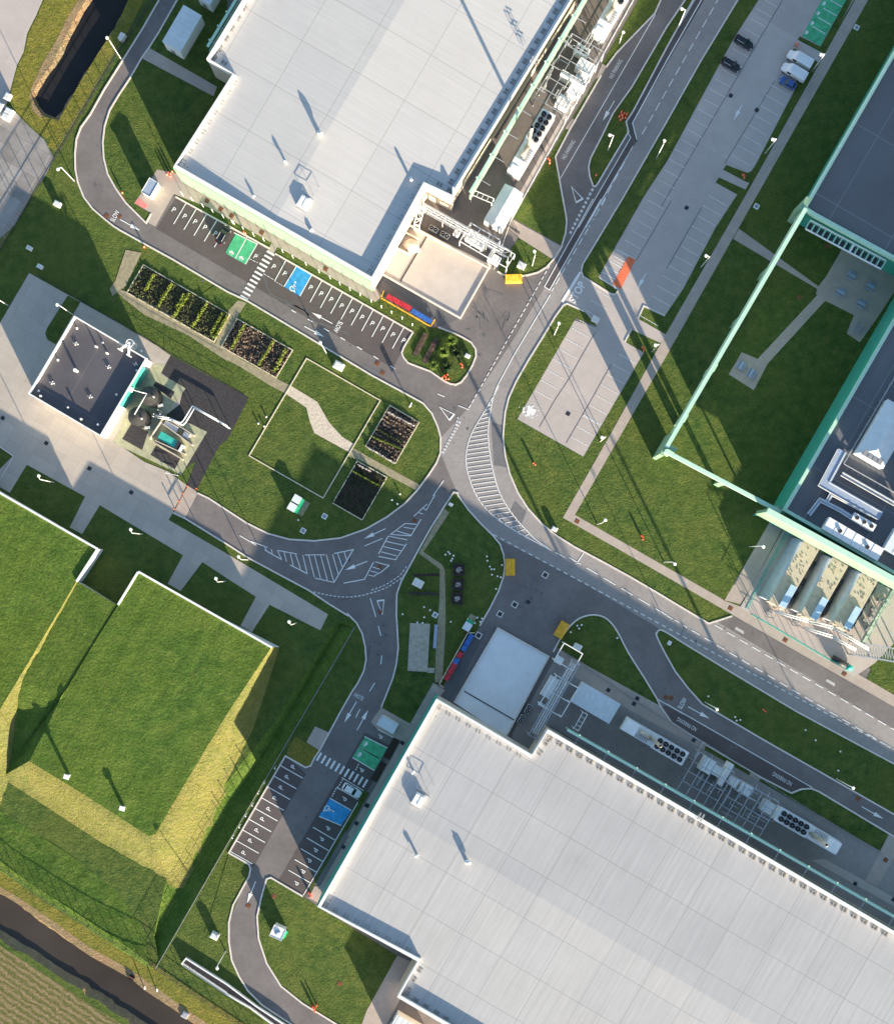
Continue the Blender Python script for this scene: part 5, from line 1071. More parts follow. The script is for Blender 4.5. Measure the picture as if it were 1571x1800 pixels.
rbox('long white roof unit with two small vents behind the broad mint screen', (1494, 948), 13.2, 2.9, 2.2, UA, 'white', 2)
rbox('white three fan cooler on the dark roof above the long white unit', (1514, 918), 5.2, 1.6, 1.6, UA, 'white', 3)
rbox('pale unit cut off by the right edge beside the long white roof unit', (1572, 955), 4, 5, 2.2, UA, 'roofblue', 0)
ph_ = rbox('big pale hip roofed plant house on the dark roof at the right edge', (1548, 765), 6.4, 13, 2.6, UA, 'roofblue'); 
m = MB(); p = W(1548, 765, zr)
q = [p + U * i * 3.3 + V * j * 6.6 + UP(2.62) for i, j in ((-1, -1), (1, -1), (1, 1), (-1, 1))]; e = [p - V * 4 + UP(3.6), p + V * 4 + UP(3.6)]; m.add(q + e, [(0, 1, 4), (1, 2, 5, 4), (2, 3, 5), (3, 0, 4, 5)]); m.build('hip_roof', 'roofblue', ph_); 
m = MB()
for i in range(4): m.box(p - V * 5.6 + U * (-1.6 + i * 1.15) + UP(2.7), (.95, 1.3, .5), U)
m.build('vent_hood', 'grey', ph_)
def duct(label, pts, w, h, mat='galv', rail=False):
    t = thing('duct', label, 'duct', tuple(W(*pts[0], zr))); MB().band(wp(pts, zr), w, zr, zr + h).build('casing', mat, t)
    e = MB(); P_ = wp(pts, zr + h)
    for s in (-1, 1): e.band(offset_open(P_, s * (w / 2 - .08)), .16, zr + h - .1, zr + h + .14)
    e.build('edge_trim', 'offwhite', t); return t
def offset_open(P, d):
    out = []
    for i in range(len(P)):
        a = Vector(P[max(0, i - 1)]); b = Vector(P[min(len(P) - 1, i + 1)]); q = Vector(P[i])
        d1 = (q - a).normalized() if i else (b - q).normalized(); d2 = (b - q).normalized() if i < len(P) - 1 else d1
        t = (d1 + d2).normalized(); n = Vector((-t.y, t.x)); out.append(tuple(q + n * d / max(.4, n.dot(Vector((-d1.y, d1.x))))))
    return out
duct('wide grey L shaped duct on the dark roof left of the plant house', [(1478, 793), (1447, 851), (1545, 907)], 1.9, 1.2, 'benchblue')
duct('narrow grey U shaped duct on the dark roof behind the mint screen', [(1420, 905), (1440, 879), (1475, 897), (1530, 932)], .8, 1.0, 'benchblue')
duct('narrow grey duct below the L shaped duct on the dark roof', [(1452, 882), (1460, 868), (1530, 906)], .7, 1.0, 'benchblue'); duct('straight pale duct between the plant house and the L shaped duct', [(1478, 833), (1571, 886)], .9, 1.0, 'galv')
t = thing('roof_railing', 'pale pipe railing around the plant house on the dark roof', 'railing', tuple(W(1480, 815, zr))); m = MB(); k = MB()
Pp = [W(1585, 638, zr), W(1480, 816, zr), W(1600, 884, zr)]
for z in (.5, 1.0, 1.15): 
    for a, b in zip(Pp, Pp[1:]): m.bar(a + UP(z), b + UP(z), .12)
for a, b in zip(Pp, Pp[1:]):
    for i in range(14): p = a.lerp(b, i / 13); k = MB().bar(p, p + UP(1.15), .09); k.bar(p, p + (p - W(1540, 740, zr)).normalized() * .7 + UP(.05), .08); k.build('post', 'galv', t)
m.build('rail', 'galv', t)
def enclosure(label, top, bot, wtop, flip=False):
    A, B = W(*top, 4), W(*bot, 4); A.z = B.z = 0; d = (A - B).normalized(); x = Vector((d.y, -d.x, 0)); L = (A - B).length
    t = thing('generator_hall', label, 'generator', tuple(B), 0, 'long generator enclosures in the right hand yard'); w = wtop
    MB().add([B + x * s + d * e + UP(z) for e in (0, L) for s, z in ((-w / 2, 0), (w / 2, 0), (w / 2, 4.2), (-w / 2, 4.2))], [(3, 2, 1, 0), (4, 5, 6, 7), (0, 1, 5, 4), (1, 2, 6, 5), (2, 3, 7, 6), (3, 0, 4, 7)]).build('casing', 'sandtop', t)
    m = MB(); n = 8
    pr = [(-w / 2 - 1.7 * math.sin(i / n * math.pi / 2), 4.15 * math.cos(i / n * math.pi / 2) * .98 + .02) for i in range(n + 1)]
    vs = [B + x * a + d * e + UP(z) for e in (.2, L * .98) for a, z in pr] + [B + x * (-w / 2) + d * e for e in (.2, L * .98)]
    m.add(vs, [(i, i + 1, n + 2 + i, n + 1 + i) for i in range(n)] + [tuple(range(n + 1)) + (2 * n + 2,), tuple(range(2 * n + 1, n, -1)) + (2 * n + 3,)]); m.build('curved_side', 'coolside', t, True)
    s = MB(); r5 = random.Random(int(top[0]))
    for i in range(34): p = B + x * r5.uniform(-w / 2 + .3, w / 2 - .3) + d * r5.uniform(L * .3, L * .97) + UP(4.2); s.box(p, (r5.uniform(.15, .45), r5.uniform(.12, .25), .12), x + d * r5.uniform(-.6, .6))
    s.build('roof_fixings', 'steelbeige', t)['kind'] = 'stuff'
    MB().box(B + x * (w / 2 - .9) + d * 3 + UP(4.2), (1.5, 5.2, .5), x).build('cooler_lid', 'bluelid', t)
    r = MB()
    for i in range(9): p = B + d * (L * .55 + i * .75) - x * (w / 2); r.bar(p + UP(4.3), p - x * 1.3 + UP(2.9), .08)
    r.build('pipe_row', 'galv', t); q = MB()
    for i in range(12): p = B + x * (w / 2 + .7 + r5.uniform(-.3, .4)) + d * r5.uniform(2, L * .9); q.box(p, (r5.uniform(.4, 1.0), r5.uniform(.6, 1.8), r5.uniform(.8, 2.2)), x)
    q.build('side_skid', 'dark', t); return t
M['coolside'] = plain('pale_blue_grey_sheet', (.42, .48, .55), .45, .1, .1, .8); M['sandtop'] = plain('sandy_roof_sheet', (.45, .39, .31), .7, 0, .12, 1.0); M['bluelid'] = plain('pale_blue_lid', (.4, .55, .72), .4, 0, .08, 1)
enclosure('long generator enclosure nearest the concrete path, its sandy roof partly shaded', (1426, 957), (1364, 1065), 3.9); enclosure('middle of the three long generator enclosures in the right hand yard', (1476, 987), (1419, 1087), 3.9); enclosure('long generator enclosure with a sunlit sandy roof farthest from the concrete path', (1528, 1013), (1477, 1103), 4.0)
t = thing('pipe_bridge', 'white twin pipe bridge bending across the ends of the three long generators', 'pipe bridge', tuple(W(1361, 1073))); m = MB(); k = MB()
for pts in ([(1361, 1073), (1420, 1090), (1463, 1101), (1526, 1139)], [(1362, 1076), (1420, 1094), (1462, 1105), (1526, 1143)], [(1413, 1102), (1462, 1117), (1504, 1141)], [(1413, 1105), (1462, 1121), (1503, 1144)]):
    P_ = [W(*q, 5.5) for q in pts]
    for a, b in zip(P_, P_[1:]): m.tube(a, b, .13, .13, 8)
for q in ((1366, 1075), (1410, 1089), (1452, 1101), (1495, 1124)):
    p = W(*q, 5.5); k.bar(p + V * .9, p - V * 1.8, .14); k.bar(p + V * .9, p + V * .9 - UP(5.5), .16); k.bar(p - V * 1.6, p - V * 1.6 - UP(5.5), .16)
m.build('pipe', 'offwhite', t, True); k.build('support', 'grey', t)
rq = random.Random(21)
yp = thing('yard_pipework', 'grey pipes and small skids on the floor between the three long generators', 'pipework', tuple(W(1440, 1060))); pm = MB()
for (x0, y0), (x1, y1) in (((1398, 985), (1345, 1075)), ((1452, 1005), (1395, 1095)), ((1503, 1030), (1450, 1110)), ((1552, 1050), (1505, 1120))):
    A, B = W(x0, y0), W(x1, y1); d = (B - A).normalized(); n_ = Vector((-d.y, d.x, 0))
    for o in (-.35, .1, .5): pm.tube(A + n_ * o + UP(.7), B + n_ * o + UP(.7), .09, .09, 6)
    for i in range(9): p = A.lerp(B, rq.random()) + n_ * rq.uniform(-.9, .9); MB().box(p, (rq.uniform(.4, 1.1), rq.uniform(.4, .9), rq.uniform(.5, 1.6)), U).build('skid', 'grey', yp); pm.tube(p + UP(.8), p + n_ * rq.uniform(-1.4, 1.4) + UP(.8), .07, .07, 6)
pm.build('pipe', 'galv', yp)
t = thing('conveyor_bridge', 'long grey lattice bridge running out of the right edge beside the sunlit path', 'bridge', tuple(W(1505, 1147))); A, B = W(1500, 1140, 5), W(1640, 1163, 5); d = (B - A).normalized(); n_ = Vector((-d.y, d.x, 0)); m = MB(); l = MB()
for s in (-1.4, 1.4):
    for z in (0, -1.6): m.bar(A + n_ * s + UP(z), B + n_ * s + UP(z), .3)
for i in range(30):
    p = A.lerp(B, i / 30); q = A.lerp(B, (i + .5) / 30); m.bar(p + n_ * 1.4, q, .14); m.bar(q, p - n_ * 1.4 + d * .9, .14); m.bar(p + n_ * 1.4 - UP(1.6), p - n_ * 1.4 - UP(1.6), .1)
for i in (.02, .3, .62): 
    for s in (-1.4, 1.4): p = A.lerp(B, i) + n_ * s; MB().bar(p, p - UP(5), .25).build('leg', 'galv', t)
m.build('lattice', 'galv', t)
t = thing('skid_tank', 'dark tank with a green rounded end behind the lattice bridge', 'tank', tuple(W(1478, 1166))); MB().tube(W(1462, 1157, .9) , W(1487, 1171, .9), .8, .8, 14).build('vessel', 'dark', t, True); MB().tube(W(1487, 1171, .9), W(1497, 1176, .9), .85, .5, 14).build('end_cap', 'tealtop', t, True); m = MB()
for f in (.15, .8): m.box(W(1462, 1157).lerp(W(1487, 1171), f), (.3, 1.4, .3), U)
m.build('saddle', 'grey', t)
# ------------------------------------------------------------------ tanks and pumps beside the small building
yd = sheet('tank_pad', Q(200, 640, 6.546, [(470, 0), (600, 0), (540, 120), (680, 190), (830, 280), (620, 540), (860, 670), (1075, 780), (780, 1275), (600, 1190), (40, 930), (0, 900), (190, 480), (420, 60)]), Z_PATH + .008, 'padgreen') if 'padgreen' in M else None
M['padgreen'] = plain('mossy_concrete_pad', (.36, .36, .24), .85, 0, .2, .8); yd = sheet('tank_pad', Q(200, 640, 6.546, [(470, 0), (600, 0), (540, 120), (680, 190), (830, 280), (690, 480), (590, 560), (640, 640), (850, 670), (1075, 780), (780, 1275), (600, 1190), (40, 930), (0, 900), (190, 480), (420, 60)]), Z_PATH + .008, 'padgreen')
for q in ([(210, 680), (400, 780), (330, 990), (100, 860)], [(490, 935), (770, 1090), (705, 1210), (425, 1045)], [(490, 200), (705, 320), (660, 400), (455, 250)], [(900, 490), (1230, 690), (1090, 770), (800, 640)]): sheet('gravel_yard', Q(200, 640, 6.546, q), Z_PATH + .016, 'gravel')
tp = proto('tank', 'tank', 'tank', 'black round tanks beside the small building'); MB().tube((0, 0, 0), (0, 0, 4.2), 2.1, 2.1, 32, cap=False).build('shell', 'black', tp, True); m = MB(); n = 32
m.add([(2.1 * math.cos(i * math.tau / n), 2.1 * math.sin(i * math.tau / n), 4.2) for i in range(n)] + [(.4 * math.cos(i * math.tau / n), .4 * math.sin(i * math.tau / n), 4.75) for i in range(n)], [(i, (i + 1) % n, n + (i + 1) % n, n + i) for i in range(n)] + [tuple(range(n, 2 * n))]); m.build('lid', 'tanklid', tp) if 'tanklid' in M else None
M['tanklid'] = plain('dusty_black_lid', (.05, .048, .045), .6, 0, .3, 1); 
if not any(c.name.startswith('lid') for c in tp.children): m.build('lid', 'tanklid', tp)
MB().tube((.9, -.6, 4.4), (.9, -.6, 4.9), .22, .22, 10).build('vent', 'offwhite', tp); q = MB(); q.box((1.2, -2.2, 0), (1.1, .5, 1.4)); q.build('valve_box', 'offwhite', tp)
TK = Proto(tp); TK.put(W(270, 700), .3, 'black round tank between the small building and the dark gravel, upper of the pair'); TK.put(W(250, 736), .1, 'black round tank nearest the teal machine cover, lower of the pair')
t = thing('pipe_loop', 'thin white pipe looping over the two black tanks', 'pipe', tuple(W(236, 686))); m = MB(); P_ = [W(236, 686, 5), W(258, 692, 5.2), W(237, 728, 5.2), W(237, 728, 4.4)]
for a, b in zip(P_, P_[1:]): m.tube(a, b, .11, .11, 8)
m.build('pipe', 'white', t, True); MB().tube(W(258, 692, 5.2), W(259, 692, 0), .1, .1, 8).build('support', 'white', t)
t = thing('pipe_run', 'white twin pipes zigzagging from the tanks across the dark gravel', 'pipe', tuple(W(300, 740))); m = MB(); k = MB()
for o in (0, .45):
    P_ = [W(*q, 1.6) + Vector((o, -o, 0)) for q in Q(200, 640, 6.546, [(480, 590), (640, 620), (770, 680), (810, 640), (905, 480), (1190, 640), (1310, 715)])]
    for a, b in zip(P_, P_[1:]): m.tube(a, b, .15, .15, 8)
for q in P_[1:]: k.bar(q, Vector((q.x, q.y, 0)), .12)
m.build('pipe', 'white', t, True); k.build('support', 'galv', t)
t = thing('valve_set', 'cluster of grey valves between the black tanks and the teal cover', 'valves', tuple(W(276, 730))); m = MB()
for i in range(7): p = W(*Q(200, 640, 6.546, [(510, 570)])[0]) + Vector((rr.uniform(-.9, .9), rr.uniform(-.9, .9), 0)); m.tube(p, p + UP(rr.uniform(.8, 1.8)), .16, .16, 8); m.tube(p + UP(.7), p + UP(.7) + U * rr.uniform(.5, 1), .14, .14, 8)
m.build('valve', 'galv', t, True)
t = thing('screening_machine', 'screening machine with a bright teal cover between low concrete walls', 'machine', tuple(W(302, 775))); F = lambda q, z=0: W(*Q(200, 640, 6.546, [q])[0], z)
MB().box((F((640, 885)) + F((660, 880))) / 2, (4.8, 1.7, 1.2), U).build('cover', 'tealtop', t); MB().box(F((745, 940)), (.7, 1.9, 1.4), U).build('drive_box', 'dark', t); MB().box(F((790, 975)), (.6, 1.6, 1.5), U).build('end_frame', 'white', t)
m = MB()
for a, b in (((580, 600), (930, 825)), ((570, 690), (910, 935)), ((480, 880), (830, 1040)), ((470, 900), (800, 1100))): m.bar(F(a, .7), F(b, .7), .22, 1.4)
m.bar(F((580, 620), .7), F((420, 860), .7), .25, 1.4); m.build('channel_wall', 'beige', t); MB().box(F((670, 720)), (3.2, 1.2, 1.0), U).build('grey_cover', 'offwhite', t); MB().box(F((845, 825)), (1.4, 1.3, 1.2), U).build('grille_box', 'galv', t)
t = thing('handrail', 'short white handrail at the edge of the service yard', 'handrail', tuple(F((600, 1260)))); m = MB(); a, b = F((605, 1255)), F((745, 1285))
for p in (a, b, a.lerp(b, .5)): m.bar(p, p + UP(1.1), .1)
m.bar(a + UP(1.1), b + UP(1.1), .12); m.bar(a + UP(.6), b + UP(.6), .08); m.build('rail', 'white', t)
# ------------------------------------------------------------------ vehicles
def car(name, label, paint, L=4.4, Wd=1.82, Ht=1.5, kind='hatch'):
    t = proto(name, label, 'van' if kind == 'van' else 'car'); h = L / 2; w = Wd / 2
    if kind == 'van': S_ = [(-h, .86, .6, 1.0), (-h + .15, .97, .55, 2.35), (-h + .6, 1, .5, 2.5), (h - 2.0, 1, .5, 2.5), (h - 1.75, .98, .5, 2.42), (h - 1.0, .95, .5, 1.35), (h - .25, .88, .5, 1.1), (h, .7, .5, .75)]
    else: S_ = [(-h, .78, .5, .8), (-h + .12, .9, .42, 1.0), (-h + .5, .97, .3, 1.02), (-h + 1.2, 1, .28, .98), (h - 1.6, 1, .28, .95), (h - .8, .96, .3, .88), (h - .2, .85, .36, .76), (h, .66, .45, .6)]
    m = MB(); R = []
    for x, f, zb, zt in S_: ww = w * f; R.append([(x, -ww * .93, zb), (x, -ww, zb + .2), (x, -ww, zt - .12 if zt - zb > .4 else zt - .05), (x, -ww * .86, zt), (x, ww * .86, zt), (x, ww, zt - .12 if zt - zb > .4 else zt - .05), (x, ww, zb + .2), (x, ww * .93, zb)])
    n = 8; vs = [v for r in R for v in r]; fs = [(i * n + j, (i + 1) * n + j, (i + 1) * n + (j + 1) % n, i * n + (j + 1) % n) for i in range(len(R) - 1) for j in range(n)] + [tuple(range(n)), tuple(range(len(vs) - 1, len(vs) - n - 1, -1))]
    m.add(vs, [f[::-1] for f in fs]); m.build('body', paint, t, False)
    if kind != 'van':
        a0, a1, b0, b1 = -h + .35, h - 1.35, -h + .75, h - 2.0; wb, wt = w * .9, w * .72; zb, zt = .96, Ht
        if kind == 'estate': b0 = -h + .5
        g = MB().add([(a0, -wb, zb), (a1, -wb, zb), (a1, wb, zb), (a0, wb, zb), (b0, -wt, zt - .05), (b1, -wt, zt - .05), (b1, wt, zt - .05), (b0, wt, zt - .05)], [(0, 1, 5, 4), (1, 2, 6, 5), (2, 3, 7, 6), (3, 0, 4, 7), (4, 5, 6, 7)]); g.build('window', 'glass', t)
        r = MB().add([(b0, -wt, zt - .04), (b1, -wt, zt - .04), (b1, wt, zt - .04), (b0, wt, zt - .04), (b0 + .1, -wt * .85, zt), (b1 - .1, -wt * .85, zt), (b1 - .1, wt * .85, zt), (b0 + .1, wt * .85, zt)], [(0, 1, 5, 4), (1, 2, 6, 5), (2, 3, 7, 6), (3, 0, 4, 7), (4, 5, 6, 7)])
        for s in (-1, 1): r.bar((a1, s * wb, zb), (b1, s * wt, zt - .03), .07); r.bar((a0, s * wb, zb), (b0, s * wt, zt - .03), .09); r.bar(((a0 + a1) / 2 - .1, s * wb, zb), ((b0 + b1) / 2 - .1, s * wt, zt - .03), .08)
        r.build('roof', paint, t)
        if kind == 'estate': k = MB(); [k.bar((b0 + .1, s * wt * .9, zt + .05), (b1 - .2, s * wt * .9, zt + .05), .06) for s in (-1, 1)]; k.build('roof_rail', 'offwhite', t)
    else:
        MB().add([(h - 1.72, -w * .84, 2.3), (h - 1.05, -w * .8, 1.42), (h - 1.05, w * .8, 1.42), (h - 1.72, w * .84, 2.3)], [(0, 1, 2, 3)]).build('windscreen', 'glass', t)
        for s in (-1, 1): MB().box((h - 2.0, s * (w + .005), 1.35), (.9, .03, .7)).build('side_window', 'glass', t)
        k = MB()
        for i in range(7): k.bar((-h + .7 + i * .5, -w * .8, 2.51), (-h + .7 + i * .5, w * .8, 2.51), .04)
        k.build('roof_rib', 'offwhite', t)
    for s in (-1, 1):
        MB().box((h - .28, s * w * .62, .62 if kind != 'van' else .85), (.3, .34, .16)).build('headlight', 'offwhite', t); MB().box((-h + .06, s * w * .68, .78 if kind != 'van' else 1.0), (.14, .25, .22)).build('tail_light', 'red', t); MB().box((a1 - .25 if kind != 'van' else h - 1.5, s * (w + .1), .95 if kind != 'van' else 1.4), (.2, .22, .16)).build('mirror', paint, t)
        for x in (h - .85, -h + .85):
            y = s * (w - .1); o = MB().tube((x, y - .11, .33), (x, y + .11, .33), .33, .33, 16).build('wheel', 'black', t); MB().tube((x, y + s * .1, .33), (x, y + s * .13, .33), .2, .2, 10).build('rim', 'galv', o)
    return t
GC = 'vehicles parked in the bays'
suv = Proto(car('parked_car', '', 'car_black', 4.5, 1.9, 1.65, 'estate'))
suv.put(W(1306, 77), UA, 'black car with pale roof rails in the upper right car park, nearer the top edge', GC); suv.put(W(1283, 116), UA, 'black car in the upper right car park, lower of the two black ones', GC); suv.put(W(394, 414), VA, 'black car in its own shadow beside the green bays under the upper hall', GC)
Proto(car('parked_car', '', 'car_blue', 4.1, 1.78, 1.48)).put(W(1382.5, 147.5), UA + math.pi, 'blue hatchback parked beside two white vans in the upper right car park', GC)
Proto(car('parked_car', '', 'car_white', 4.5, 1.82, 1.5)).put(W(619, 1388.5), UA, 'white car parked beside the lower zebra crossing', GC)
van = Proto(car('parked_van', '', 'car_white', 5.9, 2.1, 2.5, 'van')); van.put(W(1403, 108), UA + math.pi, 'white van with its end by the cross path, farther from the blue car', GC); van.put(W(1393, 130), UA + math.pi, 'white van parked between the other van and the blue car', GC)
# ------------------------------------------------------------------ lamps
lp = proto('street_lamp', '', 'lamp'); MB().tube((0, 0, 0), (0, 0, 10.3), .1, .07, 8).build('pole', 'white', lp, True); MB().tube((0, 0, 0), (0, 0, .5), .16, .16, 8).build('base', 'galv', lp)
MB().bar((0, 0, 10.2), (.65, 0, 10.35), .1).build('arm', 'white', lp); h_ = MB().tube((.8, 0, 10.22), (.8, 0, 10.42), .36, .26, 14); h_.box((.45, 0, 10.28), (.4, .2, .12)); h_.build('lamp_head', 'white', lp)
LP = Proto(lp); GL = 'white street lamps round the site'
for (x, y), d, lab in (
    ((213, 103), (-.5, -.6), 'white street lamp by the wire fence between the pond and the ring road'), ((131, 318), (-.3, .2), 'white street lamp on the grass outside the bend of the ring road, upper left'), ((1068, 264), (-1, -.1), 'white street lamp on the narrow grass island beside the no parking lane'), ((1152.6, 279), (.2, -.8), 'white street lamp on the grass strip between the main road and the upper car park'),
    ((1426, 126), (-1, .1), 'white street lamp leaning over the path beside the white vans'), ((1344, 270), (-1, .1), 'white street lamp beside the path halfway down the upper car park'), ((1231, 470), (-1, -.3), 'white street lamp beside the path at the lower end of the upper car park'), ((973.5, 589), (.3, -1), 'white street lamp on the grass left of the pale lower car park'),
    ((935, 467), (-.2, -1), 'white street lamp on the small lawn by the yellow bin of the upper yard'), ((889, 475), (.2, -1), 'short white lamp beside the fence end at the upper yard corner'), ((1145, 618.5), (-1, .2), 'white street lamp beside the path at the top corner of the pale lower car park'), ((1054.6, 776), (-1, .1), 'white street lamp between the path and the bottom corner of the pale lower car park'),
    ((1190, 51), (-.6, -.2), 'white street lamp at the top of the narrow grass island by the top edge'), ((130, 554), (-.8, -.4), 'white street lamp at the top corner of the small dark roofed building'), ((15, 537), (-.8, -.4), 'white street lamp on the shaded grass at the left edge'), ((95, 848), (-.3, -.9), 'white street lamp on the leftmost shaded lawn plot above the bunker'),
    ((251, 939), (-.3, -.9), 'white street lamp on the wide shaded lawn plot above the two bunkers'), ((436, 984), (-.5, -.6), 'white street lamp on the thin strip beside the road west of the junction'), ((396, 1022), (-.4, -.9), 'white street lamp on the shaded plot right of the wide lawn plot'), ((521, 1095), (-.5, -.8), 'white street lamp on the last shaded plot near the end of the concrete strip'),
    ((574, 621), (-.5, -.8), 'white street lamp on the grass across the road from the long bay row'), ((1469, 1369), (.6, .3), 'white street lamp near the right edge beside the curving lower road'), ((1238.5, 1234.5), (.5, .4), 'white street lamp where the lower road bends past the SLOW marking'), ((397, 1672), (-.2, .9), 'white street lamp on the lower left grass above the dark walkway'),
    ((1049.5, 921.5), (.6, -.6), 'white street lamp on the lawn just inside the corner of the pale path'), ((1166.6, 988), (.6, .4), 'white street lamp on the lawn edge above the pale path, right of centre'), ((1316, 961), (.9, .2), 'white street lamp beside the concrete path in front of the mint screen'), ((1088, 76), (.4, -.9), 'short white lamp on the grass left of the no parking lane')):
    LP.put(W(x, y), iang(*d), lab, GL, (1, 1, .42) if 'short' in lab else None)
# low light posts along the strips
bp = proto('light_post', '', 'light post'); MB().tube((0, 0, 0), (0, 0, 3.2), .07, .06, 8).build('pole', 'white', bp); MB().tube((0, 0, 3.2), (.35, 0, 3.12), .09, .12, 8).build('lamp_head', 'white', bp); BP = Proto(bp)
pos = Q(230, 250, 7.855, [(725, 735), (860, 810), (1010, 900), (1145, 975), (1290, 1050), (1435, 1135)]) + T('b1', [(40, 170), (115, 215), (185, 255), (255, 290), (385, 370), (455, 408), (545, 457), (635, 508), (710, 550)]) 
pos2 = T('b1', [(778, 592), (847, 630), (917, 668), (993, 712), (1063, 752), (1133, 790), (1205, 830), (1275, 875)])
for i, p in enumerate(pos): BP.put(W(*p), iang(.6, .5), '%s white light post from the left in the grass strip along the upper hall' % ORD[i], 'light posts in the grass strip')
for i, p in enumerate(pos2[::-1]): BP.put(W(*p), iang(.6, .5), '%s white light post from the flower island in the upper grass strip' % ORD[i], 'light posts in the grass strip')
for i, p in enumerate(T('b3', [(335, 1165), (262, 1262), (220, 1335), (180, 1418), (135, 1490)]) + T('b4', [(92, 192), (45, 264)])): BP.put(W(*p), iang(.6, .5), '%s white post from the top along the left edge of the lower left bays' % ORD[i], 'light posts beside the lower bays')
# ------------------------------------------------------------------ bins, skips, cabinets, posts
def binproto(col):
    t = proto('waste_bin', '', 'bin'); m = MB().add([(x * s, y * s2, z) for z, s, s2 in ((.15, .52, .42), (1.15, .66, .52)) for x, y in ((-1, -1), (1, -1), (1, 1), (-1, 1))], [(3, 2, 1, 0), (4, 5, 6, 7), (0, 1, 5, 4), (1, 2, 6, 5), (2, 3, 7, 6), (3, 0, 4, 7)]); m.build('body', 'grey', t)
    for s in (-1, 1): MB().box((s * .33, 0, 1.15), (.62, 1.1, .14)).build('lid', col, t)
    MB().bar((-.5, -.58, 1.2), (.5, -.58, 1.2), .06).build('handle', 'black', t)
    for x in (-.45, .45):
        for y in (-.35, .35): MB().tube((x, y - .03, .09), (x, y + .03, .09), .09, .09, 8).build('wheel', 'black', t)
    return Proto(t)
RB, BB = binproto('red'), binproto('bluebin')
a, b = Q(600, 400, 7.855, [(670, 980), (925, 1120)]), Q(600, 400, 7.855, [(1005, 1178), (1215, 1300)])
for i in range(5): RB.put(W(*lerp(a[0], a[1], i / 4)), UA, '%s red lidded bin from the left in the yellow bin pen by the upper dock' % ORD[i], 'bins beside the upper dock')
for i in range(4): BB.put(W(*lerp(b[0], b[1], i / 3)), UA, '%s blue lidded bin from the right in the yellow bin pen by the upper dock' % ORD[3 - i], 'bins beside the upper dock')
for c, P_, lab in (((770, 1235), BB, 'topmost blue lidded bin in the row left of the lower dock'), ((738, 1290), BB, 'second blue lidded bin from the top in the row left of the lower dock'), ((706, 1345), BB, 'third blue lidded bin from the top in the row left of the lower dock'), ((664, 1412), RB, 'single red lidded bin between blue ones left of the lower dock'), ((630, 1470), BB, 'blue lidded bin between red ones left of the lower dock'), ((603, 1522), RB, 'topmost of the three lower red bins left of the lower dock'), ((572, 1575), RB, 'middle of the three lower red bins left of the lower dock'), ((538, 1632), RB, 'lowest red lidded bin in the row left of the lower dock')): P_.put(W(*Q(690, 900, 5.625, [c])[0]), VA, lab, 'bins beside the lower dock')
def pen(label, pts, mat, h=1.2):
    t = thing('bin_pen', label, 'fence', tuple(W(*pts[0]))); P_ = [W(*p) for p in pts]; r = MB()
    for a, b in zip(P_, P_[1:]):
        for z in (.35, .75, h): r.bar(a + UP(z), b + UP(z), .16, .2)
        n = max(1, int((b - a).length / 1.6))
        for i in range(n + 1): p = a.lerp(b, i / n); o = MB().bar(p, p + UP(h + .1), .16).build('post', mat, t)
    r.build('rail', mat, t)
pen('yellow railed pen around the red and blue bins by the upper dock', [(675, 513), (670, 525), (757, 575), (764, 563)], 'yellow'); pen('thin pale rail behind the bin row left of the lower dock', [(834, 1112), (822, 1112), (772, 1202), (779, 1208)], 'timber' if 'timber' in M else 'wood')
def skip(label, c, ang):
    t = thing('grit_bin', label, 'bin', tuple(W(*c)), 0, 'yellow bins at the kerbs'); x = Vector((math.cos(ang), math.sin(ang), 0)); y = Vector((-x.y, x.x, 0)); p = W(*c)
    q = lambda a, b, z: p + x * a + y * b + UP(z)
    MB().add([q(i * 1.75 * s, j * .95 * s, z) for z, s in ((.1, .86), (1.0, 1.0)) for i, j in ((-1, -1), (1, -1), (1, 1), (-1, 1))], [(3, 2, 1, 0), (4, 5, 6, 7), (0, 1, 5, 4), (1, 2, 6, 5), (2, 3, 7, 6), (3, 0, 4, 7)]).build('body', 'yellow', t)
    MB().add([q(-1.85, -1.05, 1.0), q(1.85, -1.05, 1.0), q(1.85, 1.05, 1.0), q(-1.85, 1.05, 1.0), q(-1.75, -.55, 1.3), q(1.75, -.55, 1.3), q(1.75, .85, 1.62), q(-1.75, .85, 1.62)], [(4, 5, 6, 7), (0, 1, 5, 4), (1, 2, 6, 5), (2, 3, 7, 6), (3, 0, 4, 7)]).build('lid', 'yellow', t)
    m = MB()
    for i in (-1.2, -.4, .4, 1.2): MB().bar(q(i, -.55, 1.31), q(i, .84, 1.63), .07).build('lid_rib', 'yellow', t)
    for i in (-1.3, 1.3): m.bar(q(i, -.8, .06), q(i, .8, .06), .14)
    m.build('skid', 'black', t)
skip('yellow grit bin on the asphalt beside the upper dock, brightly sunlit', (902, 492), 0.03); skip('yellow grit bin upright on the shaded asphalt right of the central lawn', (896, 997), math.pi / 2); skip('yellow grit bin tilted along the kerb near the lower dock', (986, 1107), iang(-.5, .86) + math.pi)
cp = proto('utility_cabinet', '', 'cabinet'); MB().box((0, 0, .12), (1.5, 1.1, 1.0)).build('casing', 'offwhite', cp); MB().box((0, 0, 0), (1.65, 1.25, .12)).build('plinth', 'kerb', cp); MB().add([(x * 1.62 / 2, y * 1.24 / 2, 1.12) for x, y in ((-1, -1), (1, -1), (1, 1), (-1, 1))] + [(x * .6, y * .42, 1.26) for x, y in ((-1, -1), (1, -1), (1, 1), (-1, 1))], [(0, 1, 5, 4), (1, 2, 6, 5), (2, 3, 7, 6), (3, 0, 4, 7), (4, 5, 6, 7)]).build('lid', 'offwhite', cp)
